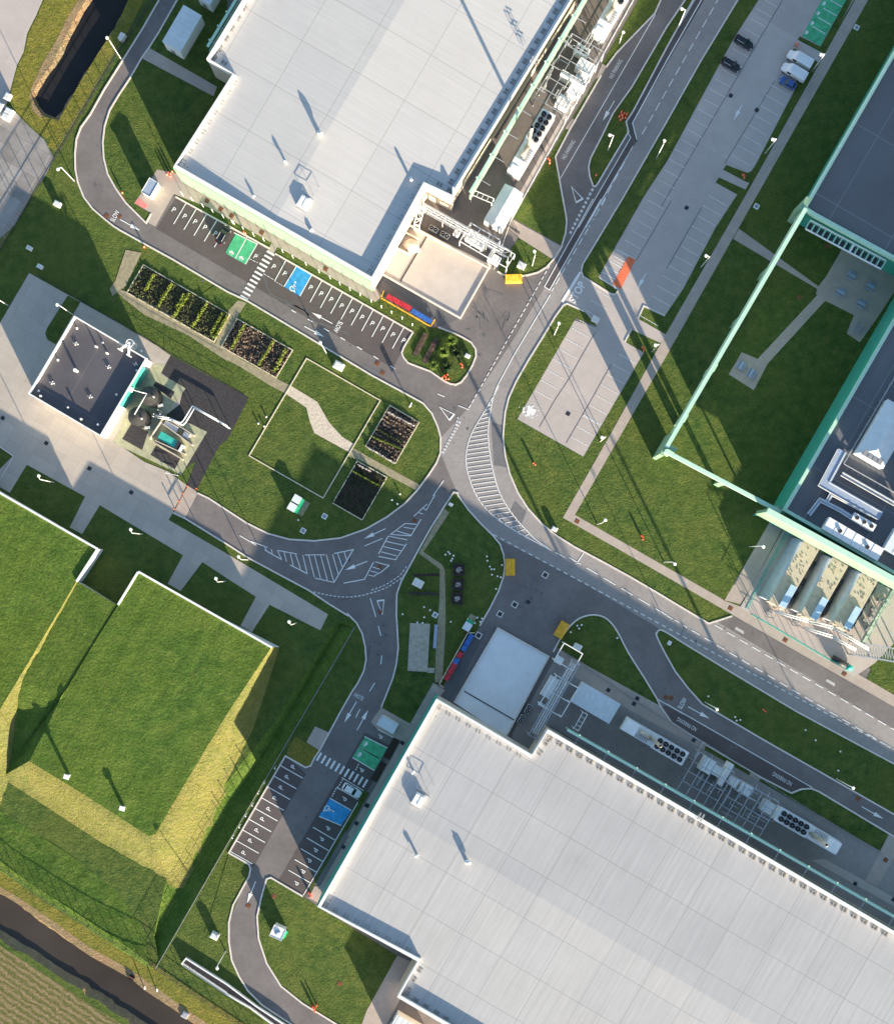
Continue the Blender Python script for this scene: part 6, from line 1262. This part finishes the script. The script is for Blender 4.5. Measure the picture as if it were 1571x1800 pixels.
for s in (-1, 1): o = MB().box((s * .36, -.56, .2), (.66, .04, .85)).build('door', 'offwhite', cp); MB().box((s * .1, -.6, .6), (.05, .05, .15)).build('handle', 'dark', o)
CB = Proto(cp)
for (x, y), s, a, lab in (((216.4, 67.5), 1.0, VA, 'pale utility cabinet in the shade by the pond fence, top left'), ((103, 360), .95, UA, 'pale utility cabinet on the grass below the bend of the left ring road'), ((53.5, 437), .75, UA, 'small pale cabinet on the dark grass at the left, upper one'), ((72, 469.5), .75, UA, 'small pale cabinet on the dark grass at the left, lower one'), ((596, 644), 1.35, UA, 'pale grey cabinet on the grass beside the road above the square frame'), ((974, 930), .8, UA, 'small grey cabinet on the grass by the kerb under the path corner'), ((1014, 1137), 1.1, UA, 'pale blue cabinet on the lawn above the lower gantry'), ((916, 468), 1.1, UA, 'grey cabinet on the small lawn beside the upper yard fence'), ((1045.7, 563), 1.0, UA, 'bright white cabinet at the corner of the pale lower car park'), ((378.6, 1643), 1.1, UA, 'white cabinet on the lower left grass near the fence line'), ((735, 1025), 1.4, UA, 'pale blue cabinet on the shaded central lawn beside the dark rails'), ((821.5, 626), .7, UA, 'narrow white cabinet at the tip of the flower island'), ((792, 887), .6, UA, 'small white cabinet at the top tip of the central lawn'), ((1175.6, 1130), .6, VA, 'small white cabinet near the tip of the long triangular lawn'), ((16, 172), 1.0, VA, 'white site box on the public road, topmost of four at the left edge'), ((3, 191), 1.2, VA, 'white site box touching the left edge of the photo'), ((19, 198.5), 1.1, UA, 'white site box on the public road, right one of the close pair'), ((13.5, 207.5), 1.1, UA, 'white site box on the public road, lowest of the four')):
    CB.put(W(x, y), a + .05, lab, 'utility cabinets', (s, s, s))
def transformer(label, c, ang, n):
    t = thing('transformer', label, 'transformer', tuple(W(*c))); x = Vector((math.cos(ang), math.sin(ang), 0)); y = Vector((-x.y, x.x, 0)); p = W(*c)
    for i in range(n):
        q = p + y * (i - (n - 1) / 2) * 2.0; o = MB().box(q, (1.6, 1.5, 1.5), x).build('housing', 'offwhite', t); MB().box(q + UP(1.5), (1.8, 1.7, .12), x).build('lid', 'roofblue', o)
    MB().box(p + x * 1.25, (.7, 2.0 * n - .5, 1.0), x).build('green_box', 'greenplastic', t); MB().box(p + x * 2.2, (1.2, 1.7 * n, .12), x).build('step', 'gravelpath', t)
transformer('pair of white transformer boxes with a green side on the shaded garden lawn', (519, 885), UA, 2); transformer('white box with a green side at the top of the lower bin row', (821, 1101), VA, 1)
mp = proto('marker_post', '', 'post'); MB().tube((0, 0, 0), (0, 0, 1.05), .18, .16, 10).build('post', 'orange', mp); MB().ball((0, 0, 1.08), .19, 8, 4, .6).build('cap', 'orange', mp); MB().tube((0, 0, .7), (0, 0, .9), .185, .18, 10, cap=False).build('band', 'white', mp); MP = Proto(mp)
rp = random.Random(11)
for (x, y), n, sp, lab in (((300.6, 307), 5, .75, 'orange marker post in the cluster at the corner of the upper hall'), ((1093, 205), 9, 1.0, 'orange marker post in the large cluster on the narrow grass island'), ((965, 283), 3, .6, 'orange marker post in the small cluster by the no parking lane'), ((1047, 309), 1, 0, 'single orange marker post near the tip of the narrow grass island'), ((783, 663), 6, .8, 'orange marker post in the cluster at the lower kerb of the flower island'), ((811.5, 642), 3, .5, 'orange marker post in the cluster right on the flower island'), ((1306, 310), 3, .5, 'orange marker post beside the cross path in the upper car park'), ((1400, 82), 2, .5, 'orange marker post beside the green bays at the top right'), ((1130, 613), 3, .5, 'orange marker post on the nib of grass above the pale lower car park'), ((940, 817), 2, .5, 'orange marker post of the lone pair on the lawn below the pale lower car park'), ((1128, 944), 3, .5, 'orange marker post in the cluster on the big right hand lawn'), ((254.6, 435), 1, 0, 'single orange marker post beside the road above the planted beds'), ((216.5, 340), 1, 0, 'single orange marker post inside the bend of the left ring road'), ((553, 1771), 4, .8, 'orange marker post in the cluster at the lower road near the bottom edge'), ((1343, 1250), 2, .5, 'orange marker post on the long triangular lawn at the lower right'), ((546, 1570), 3, .6, 'orange marker post at the corner of the lower hall by the bays'), ((432, 411), 2, .4, 'orange marker post at the head of the upper green bays')):
    for i in range(n):
        a = i * 2.4; r = sp * math.sqrt(i / max(1, n - 1)) if n > 1 else 0
        MP.put(W(x, y) + Vector((r * math.cos(a), r * math.sin(a), 0)), 0, lab, lab.replace('orange marker post', 'orange posts').replace('in the cluster', 'clustered')[:70])
gt = thing('barrier', 'row of orange capped gate posts across the end of the service yard', 'barrier', tuple(W(*T('a2', [(1255, 690)])[0])))
for q in T('a2', [(1300, 608), (1270, 660), (1240, 712), (1210, 765), (1362, 625)]): o = MB().tube(W(*q), W(*q) + UP(1.1), .12, .12, 8).build('post', 'brown', gt); MB().ball(W(*q) + UP(1.15), .16, 8, 4, .7).build('cap', 'orange', o)
MB().bar(W(*T('a2', [(1300, 608)])[0]) + UP(.7), W(*T('a2', [(1210, 765)])[0]) + UP(.7), .12).build('rail', 'brown', gt)
wp_ = proto('marker_stud', '', 'post'); MB().tube((0, 0, 0), (0, 0, .5), .16, .14, 8).build('post', 'offwhite', wp_); MB().ball((0, 0, .5), .22, 8, 4, .6).build('cap', 'white', wp_); WS = Proto(wp_)
for pts, lab in ((Q(690, 900, 5.625, [(930, 440), (935, 482), (960, 540), (975, 566), (1002, 566), (980, 620), (1035, 635), (1068, 645), (1080, 525), (1020, 760)]), 'small white post on the right side of the shaded central lawn'), (Q(690, 900, 5.625, [(550, 395), (522, 422), (602, 432), (578, 483), (565, 412), (590, 462)]), 'small white post in the ring above the dark planters on the central lawn'), (Q(690, 900, 5.625, [(312, 940), (370, 970), (312, 1040), (245, 1092), (297, 1096), (100, 1010), (575, 1085)]), 'small white post near the timber deck on the central lawn'), (Q(690, 900, 5.625, [(835, 1045), (865, 1085), (882, 1052), (811, 1098), (742, 1060)]), 'small white post around the green sided box by the lower bins'), (T('b2', [(270, 130), (215, 175), (255, 195)]), 'small white post on the left of the square garden frame'), (T('b2', [(1190, 662), (1135, 703), (1172, 730)]), 'small white post on the lawn near the bend below the gravel path'), (T('b2', [(490, 842)]), 'lone small white post below the pair of transformer boxes'), (T('d3', [(470, 825), (480, 850), (505, 845), (285, 682), (955, 915), (1025, 985), (1180, 1195), (1195, 1063)]), 'small white post on the long triangular lawn'), (T('c3', [(840, 195), (852, 215), (870, 190), (795, 240), (1115, 280)]), 'small white post on the lawn beside the lower yellow bin')):
    for p in pts: WS.put(W(*p), rp.uniform(0, 3), lab, lab.replace('small white post', 'white posts')[:60])
# ------------------------------------------------------------------ manhole covers
def cover(col, frame, s):
    t = proto('manhole_cover', '', 'manhole cover'); MB().box((0, 0, 0), (s, s, .03)).build('frame', frame, t); m = MB().box((0, 0, .03), (s * .66, s * .66, .012)); 
    for i in range(4): m.bar((-s * .3, -s * .26 + i * s * .17, .045), (s * .3, -s * .26 + i * s * .17, .045), .05, .02)
    m.build('plate', col, t); return Proto(t)
C1, C2, C3, C4 = cover('brown', 'brown', .95), cover('dark', 'kerb', 1.35), cover('dark', 'dark', .85), cover('grey', 'white', 1.15)
for P_, pts, z, lab, g_ in ((C1, Q(230, 250, 7.855, [(1055, 810), (1245, 925), (1395, 1015)]) + T('b1', [(237, 230), (677, 482)]), .062, 'rusty square cover in the sunlit paving along the upper hall', 'covers'), (C1, T('d3', [(440, 75), (818, 295), (1225, 528)]) + T('c2', [(840, 850)]), .064, 'rusty square cover in the pale path along the right hand main road', 'covers'), (C3, T('b3', [(1207, 1005), (960, 1437)]) + T('b4', [(965, 62), (890, 185), (800, 348)]), .066, 'dark square cover in the shaded paving left of the lower hall', 'covers'), (C3, T('c3', [(1055, 640), (1255, 697), (1232, 735)]) + T('d3', [(187, 985)]), .06, 'dark square cover in the apron between the lower yard and the lawn', 'covers'), (C3, T('d4', [(1300, 602), (1565, 712)]), .06, 'dark square cover in the apron near the right edge below the lower yard', 'covers'), (C1, T('d4', [(1510, 437)]), .064, 'rusty square cover in the short path at the right edge', 'covers'), (C2, T('c2', [(410, 1425), (620, 1220), (308, 1490)]) + [(841, 1117)], .03, 'dark cover with a pale frame in the shaded asphalt above the lower dock', 'covers'), (C3, T('c2', [(502, 1407)]), .03, 'plain dark cover in the shaded asphalt above the lower dock', 'covers'), (C1, T('b1', [(1035, 1135), (1070, 1200)]), .03, 'rusty round looking cover in the sunlit road near the flower island', 'covers'), (C1, T('b2', [(1290, 845), (1050, 1165), (1055, 1475)]), .03, 'rusty square cover in the hatched junction west of the central lawn', 'covers'), (C1, T('b4', [(145, 755)]) + T('a0', [(740, 1490), (825, 1495)]), .03, 'rusty cover in the ring road near an arrow', 'covers'), (C4, T('b2', [(670, 815), (522, 915)]), .05, 'white framed square cover on the shaded garden lawn', 'covers'), (C4, Q(690, 900, 5.625, [(420, 1018)]), .05, 'white framed square cover on the central lawn beside the gravel path', 'covers'), (C3, T('c2', [(778, 108)]), .045, 'dark square cover in the pale lower car park', 'covers'), (C3, T('d0', [(138, 1435), (442, 660), (622, 760)]), .045, 'dark small cover in the lane of the upper car park', 'covers'), (C4, T('d0', [(1310, 190), (620, 1425)]), .05, 'pale square cover on the dark lawn beside the upper right path', 'covers'), (C1, T('d1', [(1110, 325), (917, 677)]) + T('b4', [(320, 690), (775, 1292)]), .05, 'brownish square cover lying in a lawn', 'covers'), (C3, T('a2', [(22, 137), (322, 310), (620, 485), (908, 650)]), .06, 'small dark cover in the pale service yard', 'covers'), (C1, T('c3', [(1450, 690)]) + T('d3', [(1320, 1390), (30, 695)]), .03, 'rusty cover in the curving lower road', 'covers')):
    for p in pts: P_.put(W(*p, 0) + UP(z), UA, lab, lab.replace('cover', 'covers', 1)[:60])
# ------------------------------------------------------------------ courtyard tables, planters, deck, bench
tb = proto('picnic_table', '', 'table'); MB().box((0, 0, .7), (1.9, .8, .06)).build('tabletop', 'benchblue', tb)
for s in (-1, 1): MB().box((0, s * .78, .42), (1.9, .32, .05)).build('seat', 'benchblue', tb); m = MB().bar((s * .65, -.8, .02), (s * .65, .8, .02), .08); m.bar((s * .65, -.35, .02), (s * .65, -.2, .7), .08); m.bar((s * .65, .35, .02), (s * .65, .2, .7), .08); m.bar((s * .65, -.8, .4), (s * .65, .8, .4), .07); m.build('leg', 'grey', tb)
TB = Proto(tb)
for c, lab in (((1268, 530), 'grey blue picnic table on the large patio, upper left of the four'), ((1400, 605), 'grey blue picnic table on the large patio, nearest the teal wall'), ((1195, 645), 'grey blue picnic table on the large patio, nearest the diagonal path'), ((1338, 725), 'grey blue picnic table on the large patio, lowest of the four'), ((510, 1152), 'grey blue picnic table on the small far patio, left one'), ((580, 1205), 'grey blue picnic table on the small far patio, right one')): TB.put(W(*T('d1', [c])[0]) + UP(.06), UA if c[0] > 1000 else VA, lab, 'picnic tables in the courtyard')
t = thing('bicycle_rack', 'grey blue bicycle rack on the small slab beside the teal wall', 'bicycle rack', tuple(W(*T('d1', [(1320, 890)])[0]))); c = W(*T('d1', [(1320, 890)])[0]) + UP(.06); m = MB()
for i in range(7):
    p = c + V * (i - 3) * .4; m.bar(p - U * .6, p - U * .6 + UP(.8), .09); m.bar(p + U * .6, p + U * .6 + UP(.8), .09); m.bar(p - U * .6 + UP(.8), p + U * .6 + UP(.8), .09)
m.build('hoops', 'benchblue', t); m = MB(); m.bar(c - V * 1.4 - U * .9, c + V * 1.4 - U * .9, .14); m.bar(c - V * 1.4 + U * .9, c + V * 1.4 + U * .9, .14); m.build('base_rail', 'galv', t)
M['planter'] = plain('charred_planter_wood', (.05, .04, .045), .8, 0, .3, 2); M['silver'] = plain('silvery_leaf', (.45, .42, .42), .7, 0, .3, 3); M['decking'] = plain('weathered_deck_boards', (.4, .37, .3), .8, 0, .25, 1.5)
def leaves(mb, c, r, n, size, h, rnd, flat=.6):
    for i in range(n):
        a = rnd.uniform(0, 6.28); q = r * math.sqrt(rnd.random()); p = c + Vector((q * math.cos(a), q * math.sin(a), h * rnd.uniform(.25, 1)))
        d = Vector((rnd.gauss(0, 1), rnd.gauss(0, 1), rnd.gauss(0, flat))).normalized(); e = d.cross(Vector((rnd.gauss(0, 1), rnd.gauss(0, 1), rnd.gauss(0, 1)))).normalized(); s = size * rnd.uniform(.6, 1.3)
        mb.add([p - d * s, p + e * s * .4, p + d * s, p - e * s * .4], [(0, 1, 2, 3)])
rl = random.Random(5)
for c, lab in (((655, 570), 'dark square planter with a pale plant, topmost of three on the central lawn'), ((647, 717), 'dark square planter with a pale plant, middle of three on the central lawn'), ((639, 856), 'dark square planter with a pale plant, lowest of three on the central lawn')):
    q = W(*Q(690, 900, 5.625, [c])[0]); t = thing('planter', lab, 'planter', tuple(q), 0, 'dark planters on the central lawn'); x = Vector((1, -.03, 0)).normalized(); y = Vector((-x.y, x.x, 0)); m = MB()
    for s in (-1, 1): m.box(q + y * s * 1.2, (2.5, .14, .7), x); m.box(q + x * s * 1.2, (.14, 2.26, .69), x)
    m.build('frame', 'planter', t); MB().box(q, (2.26, 2.26, .55), x).build('soil', 'soil', t); m = MB(); leaves(m, q + UP(.5), .55, 40, .28, .7, rl); m.build('plant', 'silver', t)
t = thing('timber_deck', 'weathered timber deck with a side step on the shaded central lawn', 'deck', tuple(W(735, 1140))); m = MB(); P0, P1, P2, P3 = [W(*q) for q in Q(690, 900, 5.625, [(172, 1097), (370, 1105), (345, 1580), (148, 1570)])]
nb = 26
for i in range(nb):
    a, b = P0.lerp(P3, (i + .04) / nb), P0.lerp(P3, (i + .96) / nb); c, d = P1.lerp(P2, (i + .96) / nb), P1.lerp(P2, (i + .04) / nb); z = .3 + rl.uniform(-.015, .015); m.add([a + UP(z), b + UP(z), c + UP(z), d + UP(z)], [(0, 1, 2, 3)])
m.build('boards', 'decking', t); MB().prism([tuple(p[:2]) for p in (P0, P1, P2, P3)], 0, .26).build('frame', 'wood', t); MB().box(W(*Q(690, 900, 5.625, [(378, 1566)])[0]), (1.7, 1.1, .22), (1, -.03, 0)).build('step', 'decking', t)
t = thing('bench', 'long pale bench beside the timber deck', 'bench', tuple(W(765, 1118))); m = MB(); a, b = W(*Q(690, 900, 5.625, [(430, 1112)])[0]), W(*Q(690, 900, 5.625, [(415, 1345)])[0]); m.bar(a + UP(.45), b + UP(.45), .7, .08); m.build('seat', 'benchblue', t)
for f in (.1, .5, .9): MB().box(a.lerp(b, f), (.6, .12, .41), (1, -.03, 0)).build('leg', 'grey', t)
for y_, lab in ((795, 'upper of two long dark rails across the central lawn'), (812, 'lower of two long dark rails across the central lawn')):
    a, b = W(*Q(690, 900, 5.625, [(160, y_)])[0]), W(*Q(690, 900, 5.625, [(462, y_ + 6)])[0]); t = thing('low_rail', lab, 'rail', tuple(a)); MB().bar(a + UP(.35), b + UP(.35), .22, .12).build('rail', 'planter', t)
    for i in range(5): p = a.lerp(b, (i + .3) / 5); MB().box(p, (.12, .12, .3)).build('post', 'planter', t)
sheet('worn_row', Q(690, 900, 5.625, [(200, 612), (480, 605), (485, 632), (210, 640)]), Z_LAWN + .006, 'soil')
# ------------------------------------------------------------------ planted beds
def bed(label, corners, hedges, fill, seed, edge='wood', soil='soil', n_seed=260, mat2='leafdark'):
    r = random.Random(seed); t = thing('garden_bed', label, 'garden bed', tuple(W(*corners[0]))); MB().sheet(wp(corners), Z_LAWN + .012 + seed * 1e-4).build('soil', soil, t); e = MB(); e.band(wp(corners), .2, 0, .2, closed=True); e.build('edging', edge, t)
    for a, b, w, mt in hedges:
        A, B = W(*a), W(*b); L = (B - A).length; m = MB(); nn = int(L * 34)
        for i in range(nn):
            s = r.random(); wl = w * (.6 + .5 * math.sin(s * 19 + seed) ** 2); leaves(m, A.lerp(B, s) + V.cross(UP(1)) * r.uniform(-wl, wl) * .5, .12, 2, .2, .75, r)
        m.build('hedge_row', mt, t)
    A, B, C, D = [W(*c) for c in corners]; m = MB()
    for i in range(n_seed):
        u_, v_ = r.random(), r.random(); p = A.lerp(B, u_).lerp(D.lerp(C, u_), v_)
        if fill == 'rows': k = round(v_ * 12) / 12; p = A.lerp(B, u_).lerp(D.lerp(C, u_), min(.97, max(.03, k + r.uniform(-.01, .01))))
        leaves(m, p, .22, 5, .2, .35, r)
    o = m.build('seedlings', mat2, t); o['kind'] = 'stuff'; return t
M['olive'] = plain('olive_bed_plants', (.1, .12, .045), .85, 0, .4, 2.5)
Y = 'hedgeyellow'; M[Y] = plain('yellow_green_hedge', (.2, .25, .035), .8, 0, .4, 3); M['dryplant'] = plain('dry_seedling', (.24, .18, .13), .9, 0, .4, 3); M['pot'] = plain('brown_seedling_pots', (.22, .13, .11), .9, 0, .5, 4)
S2 = lambda pts: Q(210, 450, 7.14, pts)
hz = [S2(q) for q in ([(440, 235), (330, 440)], [(670, 345), (490, 640)], [(880, 470), (690, 770)], [(820, 480), (720, 660)], [(1110, 590), (920, 890)], [(1310, 710), (1150, 990)], [(1360, 760), (1200, 1040)])]
bed('longest planted bed with five yellow green hedge rows beside the bay road', [S2([q])[0] for q in ((305, 112), (1385, 732), (1190, 1080), (97, 460))], [(a, b, .7 if i != 3 else .5, Y) for i, (a, b) in enumerate(hz)], 'scatter', 1, n_seed=800, mat2='olive')
S3 = lambda pts: Q(380, 540, 6.41, pts)
bed('planted bed with brown stubble and three hedge rows beside the longest bed', [S3([q])[0] for q in ((238, 130), (862, 485), (675, 795), (62, 445))], [(*S3([(325, 200), (175, 475)]), .6, Y), (*S3([(650, 385), (480, 660)]), .6, Y), (*S3([(790, 475), (650, 740)]), .9, Y)], 'scatter', 2, n_seed=420, mat2='dryplant')
S4 = lambda pts: Q(570, 690, 7.14, pts)
bed('planted bed of dotted pale seedlings inside the bend, above the gravel path', [S4([q])[0] for q in ((822, 160), (1188, 375), (890, 890), (520, 670))], [(*S4([(610, 560), (960, 710)]), 1.0, 'leaf'), (*S4([(680, 470), (990, 630)]), .5, 'leafdark'), (*S4([(800, 250), (1130, 420)]), .3, 'silver'), (*S4([(545, 690), (870, 880)]), .3, 'silver')], 'rows', 3, n_seed=330, mat2='dryplant')
bed('darkest planted bed inside the bend, below the gravel path', [S4([q])[0] for q in ((415, 860), (785, 1065), (475, 1600), (107, 1388))], [(*S4([(360, 990), (690, 1170)]), .9, 'leaf'), (*S4([(430, 910), (580, 990)]), .3, 'silver')], 'rows', 4, n_seed=330, mat2='leafdark')
t = thing('garden_border', 'thin pale timber frame laid square on the garden lawn', 'edging', tuple(W(538, 630))); MB().band(wp([(539, 630), (668.5, 704), (568, 875.5), (438, 801)]), .22, 0, .16, closed=True).build('edging', 'wood', t)
# flower island: two double rows of potted seedlings and long leafy clumps
for i, (a, b, lab) in enumerate(((Q(700, 550, 10.47, [(505, 385)])[0], Q(700, 550, 10.47, [(300, 790)])[0], 'band of brownish potted seedlings on the flower island, nearer the bays'), (Q(700, 550, 10.47, [(715, 475)])[0], Q(700, 550, 10.47, [(475, 920)])[0], 'band of brownish potted seedlings on the flower island, nearer the middle'))):
    t = thing('seedling_tray', lab, 'plants', tuple(W(*a))); A, B = W(*a), W(*b); d = (B - A).normalized(); n_ = Vector((-d.y, d.x, 0)); MB().bar(A + UP(.06), B + UP(.06), 1.1, .1).build('tray', 'planter', t); m = MB(); k = MB(); L = (B - A).length
    for j in range(int(L / .32)):
        for s in (-.42, -.14, .14, .42): p = A + d * (j * .32 + .1) + n_ * s; m.tube(p + UP(.1), p + UP(.34), .08, .11, 6); leaves(k, p + UP(.3), .1, 3, .1, .15, rl)
    m.build('pots', 'pot', t)['kind'] = 'stuff'; k.build('seedlings', 'dryplant', t)['kind'] = 'stuff'
def clump(c, r, h, n, mt, lab, seed):
    rr_ = random.Random(seed); t = thing('grass_clump', lab, 'plant', tuple(W(*c)), 0, 'leafy clumps on the flower island'); m = MB(); p = W(*c)
    for i in range(n):
        a = rr_.uniform(0, 6.28); l = r * rr_.uniform(.5, 1); hh = h * rr_.uniform(.4, 1); w = .07; prev = p + Vector((rr_.uniform(-.2, .2), rr_.uniform(-.2, .2), 0)); d = Vector((math.cos(a), math.sin(a), 0)); s = Vector((-d.y, d.x, 0)) * w
        q1 = prev + d * l * .5 + UP(hh); q2 = prev + d * l + UP(hh * .5); m.add([prev - s, prev + s, q1 + s, q1 - s, q2], [(0, 1, 2, 3), (3, 2, 4)])
    m.build('leaves', mt, t)
for i, (c, r, h, n, mt, lab) in enumerate(((Q(700, 550, 10.47, [(960, 520)])[0], 2.2, 1.3, 150, 'leaf', 'spiky leafy clump at the top of the flower island'), (Q(700, 550, 10.47, [(830, 720)])[0], 2.0, 1.5, 150, 'leaf', 'spiky leafy clump in the middle of the flower island'), (Q(700, 550, 10.47, [(1060, 740)])[0], 2.4, 1.2, 170, 'leafdark', 'dark leafy clump on the right of the flower island'), (Q(700, 550, 10.47, [(650, 960)])[0], 1.6, .9, 110, 'leaf', 'low leafy clump by the lower kerb of the flower island'), (Q(700, 550, 10.47, [(900, 1000)])[0], 1.9, 1.1, 130, 'leafdark', 'dark leafy clump above the orange posts on the flower island'))): clump(c, r, h, n, mt, lab, i)
# ------------------------------------------------------------------ fences and yard walls
def fence(label, pts, h, step, mat='dark', thick=.09, rails=(.05, .5, 1.0), mesh=True, name='wire_fence'):
    t = thing(name, label, 'fence', tuple(W(*pts[0]))); P_ = [W(*p) for p in pts]; m = MB(); k = 0; me = None
    for a, b in zip(P_, P_[1:]):
        for f in rails: m.bar(a + UP(h * f), b + UP(h * f), thick * .7)
        L = (b - a).length; n = max(1, int(round(L / step)))
        for i in range(n):
            k += 1
            if k > 96: continue
            p = a.lerp(b, i / n)
            if me is None: o = MB().bar((0, 0, 0), (0, 0, h), thick).build('post', mat); me = o.data
            else: o = bpy.data.objects.new('post', me); COL.objects.link(o)
            o.parent = t; o.location = p - Vector(t.location)
        if mesh:
            c = int(L / .5)
            for i in range(c): q = a.lerp(b, i / c); m.bar(q, q + UP(h), .022)
    m.build('wire_mesh', mat, t)
fence('dark wire fence running between the pond and the left ring road', [(300, -40), (206, 98), (84, 303), (25, 400), (-10, 460)], 2.4, 3.0, 'dark', .1); fence('dark wire fence along the canal at the bottom left', T('a4', [(-300, 240), (0, 462), (300, 690), (700, 935), (1060, 1152), (1400, 1388), (1571, 1500), (1900, 1720)]), 2.2, 3.0, 'dark', .1)
fence('thin wire fence along the ridge right of the grass topped bunker', [(277, 1698), (394, 1495), (494, 1324), (598, 1148), (624, 1102)], 2.2, 3.0, 'grey', .07); fence('wire fence behind the planted beds above the small building', [(70, 485), (130, 520), (300, 622), (430, 694)], 2.0, 3.0, 'dark', .06)
fence('pale rail fence along the upper generator yard', [(1119, -10), (1008, 190), (897, 391), (868, 474)], 1.4, 2.5, 'offwhite', .12, (.1, .55, 1.0), False, 'rail_fence'); fence('double grey rail fence along the lower generator yard', [(985, 1143), (1130, 1240), (1260, 1318), (1378, 1396), (1462, 1447), (1548, 1500)], 1.4, 2.5, 'grey', .12, (.1, .55, 1.0), False, 'rail_fence')
fence('teal mesh fence in front of the three long generators', [(1320, 1080), (1400, 1127), (1487, 1178)], 2.2, 2.5, 'tealtop', .1, (.05, .5, 1.0), True, 'mesh_fence'); fence('teal mesh fence between the concrete path and the long generators', [(1384, 930), (1345, 1002), (1310, 1070)], 2.2, 2.5, 'tealtop', .1, (.05, .5, 1.0), True, 'mesh_fence'); fence('pale green mesh fence right of the long generators', [(1569, 1035), (1540, 1083), (1512, 1134)], 2.4, 2.5, 'screen', .14, (.05, .35, .7, 1.0), True, 'mesh_fence')
t = thing('yard_gate', 'dark gate beside the path at the corner of the upper yard', 'gate', tuple(W(900, 405))); m = MB(); a, b = W(891, 398), W(912, 411)
for z in (.2, .9, 1.6): m.bar(a + UP(z), b + UP(z), .09)
for i in range(6): p = a.lerp(b, i / 5); m.bar(p, p + UP(1.7), .08)
m.build('leaf', 'dark', t)
for q in (a, b): MB().bar(q, q + UP(2), .16).build('post', 'dark', t)
# walkway, canal fittings, small things
sheet('walkway', T('a4', [(1262, 1148), (1290, 1112), (1571, 1290)]) + T('b4', [(0, 1300), (400, 1571), (480, 1640), (400, 1640), (320, 1571), (0, 1342)]) + T('a4', [(1571, 1355)]), Z_LAWN + .01, 'asphalt_dark')
t = thing('walkway_edge', 'white raised edges of the dark walkway at the bottom left', 'edging', tuple(W(325, 1690))); MB().band(wp(T('a4', [(1571, 1355), (1262, 1148), (1290, 1112), (1571, 1290)])[0:1] + T('a4', [(1262, 1148), (1290, 1112), (1571, 1290)]) + T('b4', [(200, 1440), (400, 1571), (480, 1640)])), .28, 0, .9).build('upper_edge', 'white', t); MB().band(wp(T('a4', [(1271, 1158), (1571, 1360)]) + T('b4', [(160, 1452), (320, 1571), (400, 1640)])), .28, 0, .9).build('lower_edge', 'white', t)
t = thing('outfall', 'black outfall box on the canal bank', 'outfall', tuple(W(232, 1718))); p = W(232, 1718); MB().box(p - UP(.4), (1.3, 1.0, .7), U).build('box', 'black', t); MB().box(p + UP(.3), (1.5, .2, .15), U).build('headwall', 'brown', t)
for q, lab in (((1000, 1330), 'white gauge post on the canal bank, left one'), ((1085, 1345), 'white gauge post on the canal bank, right one')): p = W(*T('a4', [q])[0]); t = thing('gauge_post', lab, 'post', tuple(p), 0, 'gauge posts on the canal bank'); MB().bar(p, p + UP(1.2) + Vector((.3, .9, 0)), .22, .08).build('board', 'white', t); MB().box(p, (.3, .3, .1)).build('foot', 'kerb', t)
t = thing('concrete_box', 'pale concrete chamber on the lower canal bank', 'chamber', tuple(W(326, 1784))); p = W(326, 1784); MB().box(p, (1.5, 1.3, .35), U).build('wall', 'kerb', t); MB().box(p + UP(.35), (1.1, .9, .06), U).build('lid', 'galv', t)
t = thing('sign_board', 'thick white sign post beside the kerb inside the bend', 'sign', tuple(W(722, 714))); p = W(722, 714); MB().bar(p, p + UP(2.4), .16).build('post', 'white', t); MB().box(p + UP(1.6), (1.1, .12, 1.1), V).build('board', 'white', t)
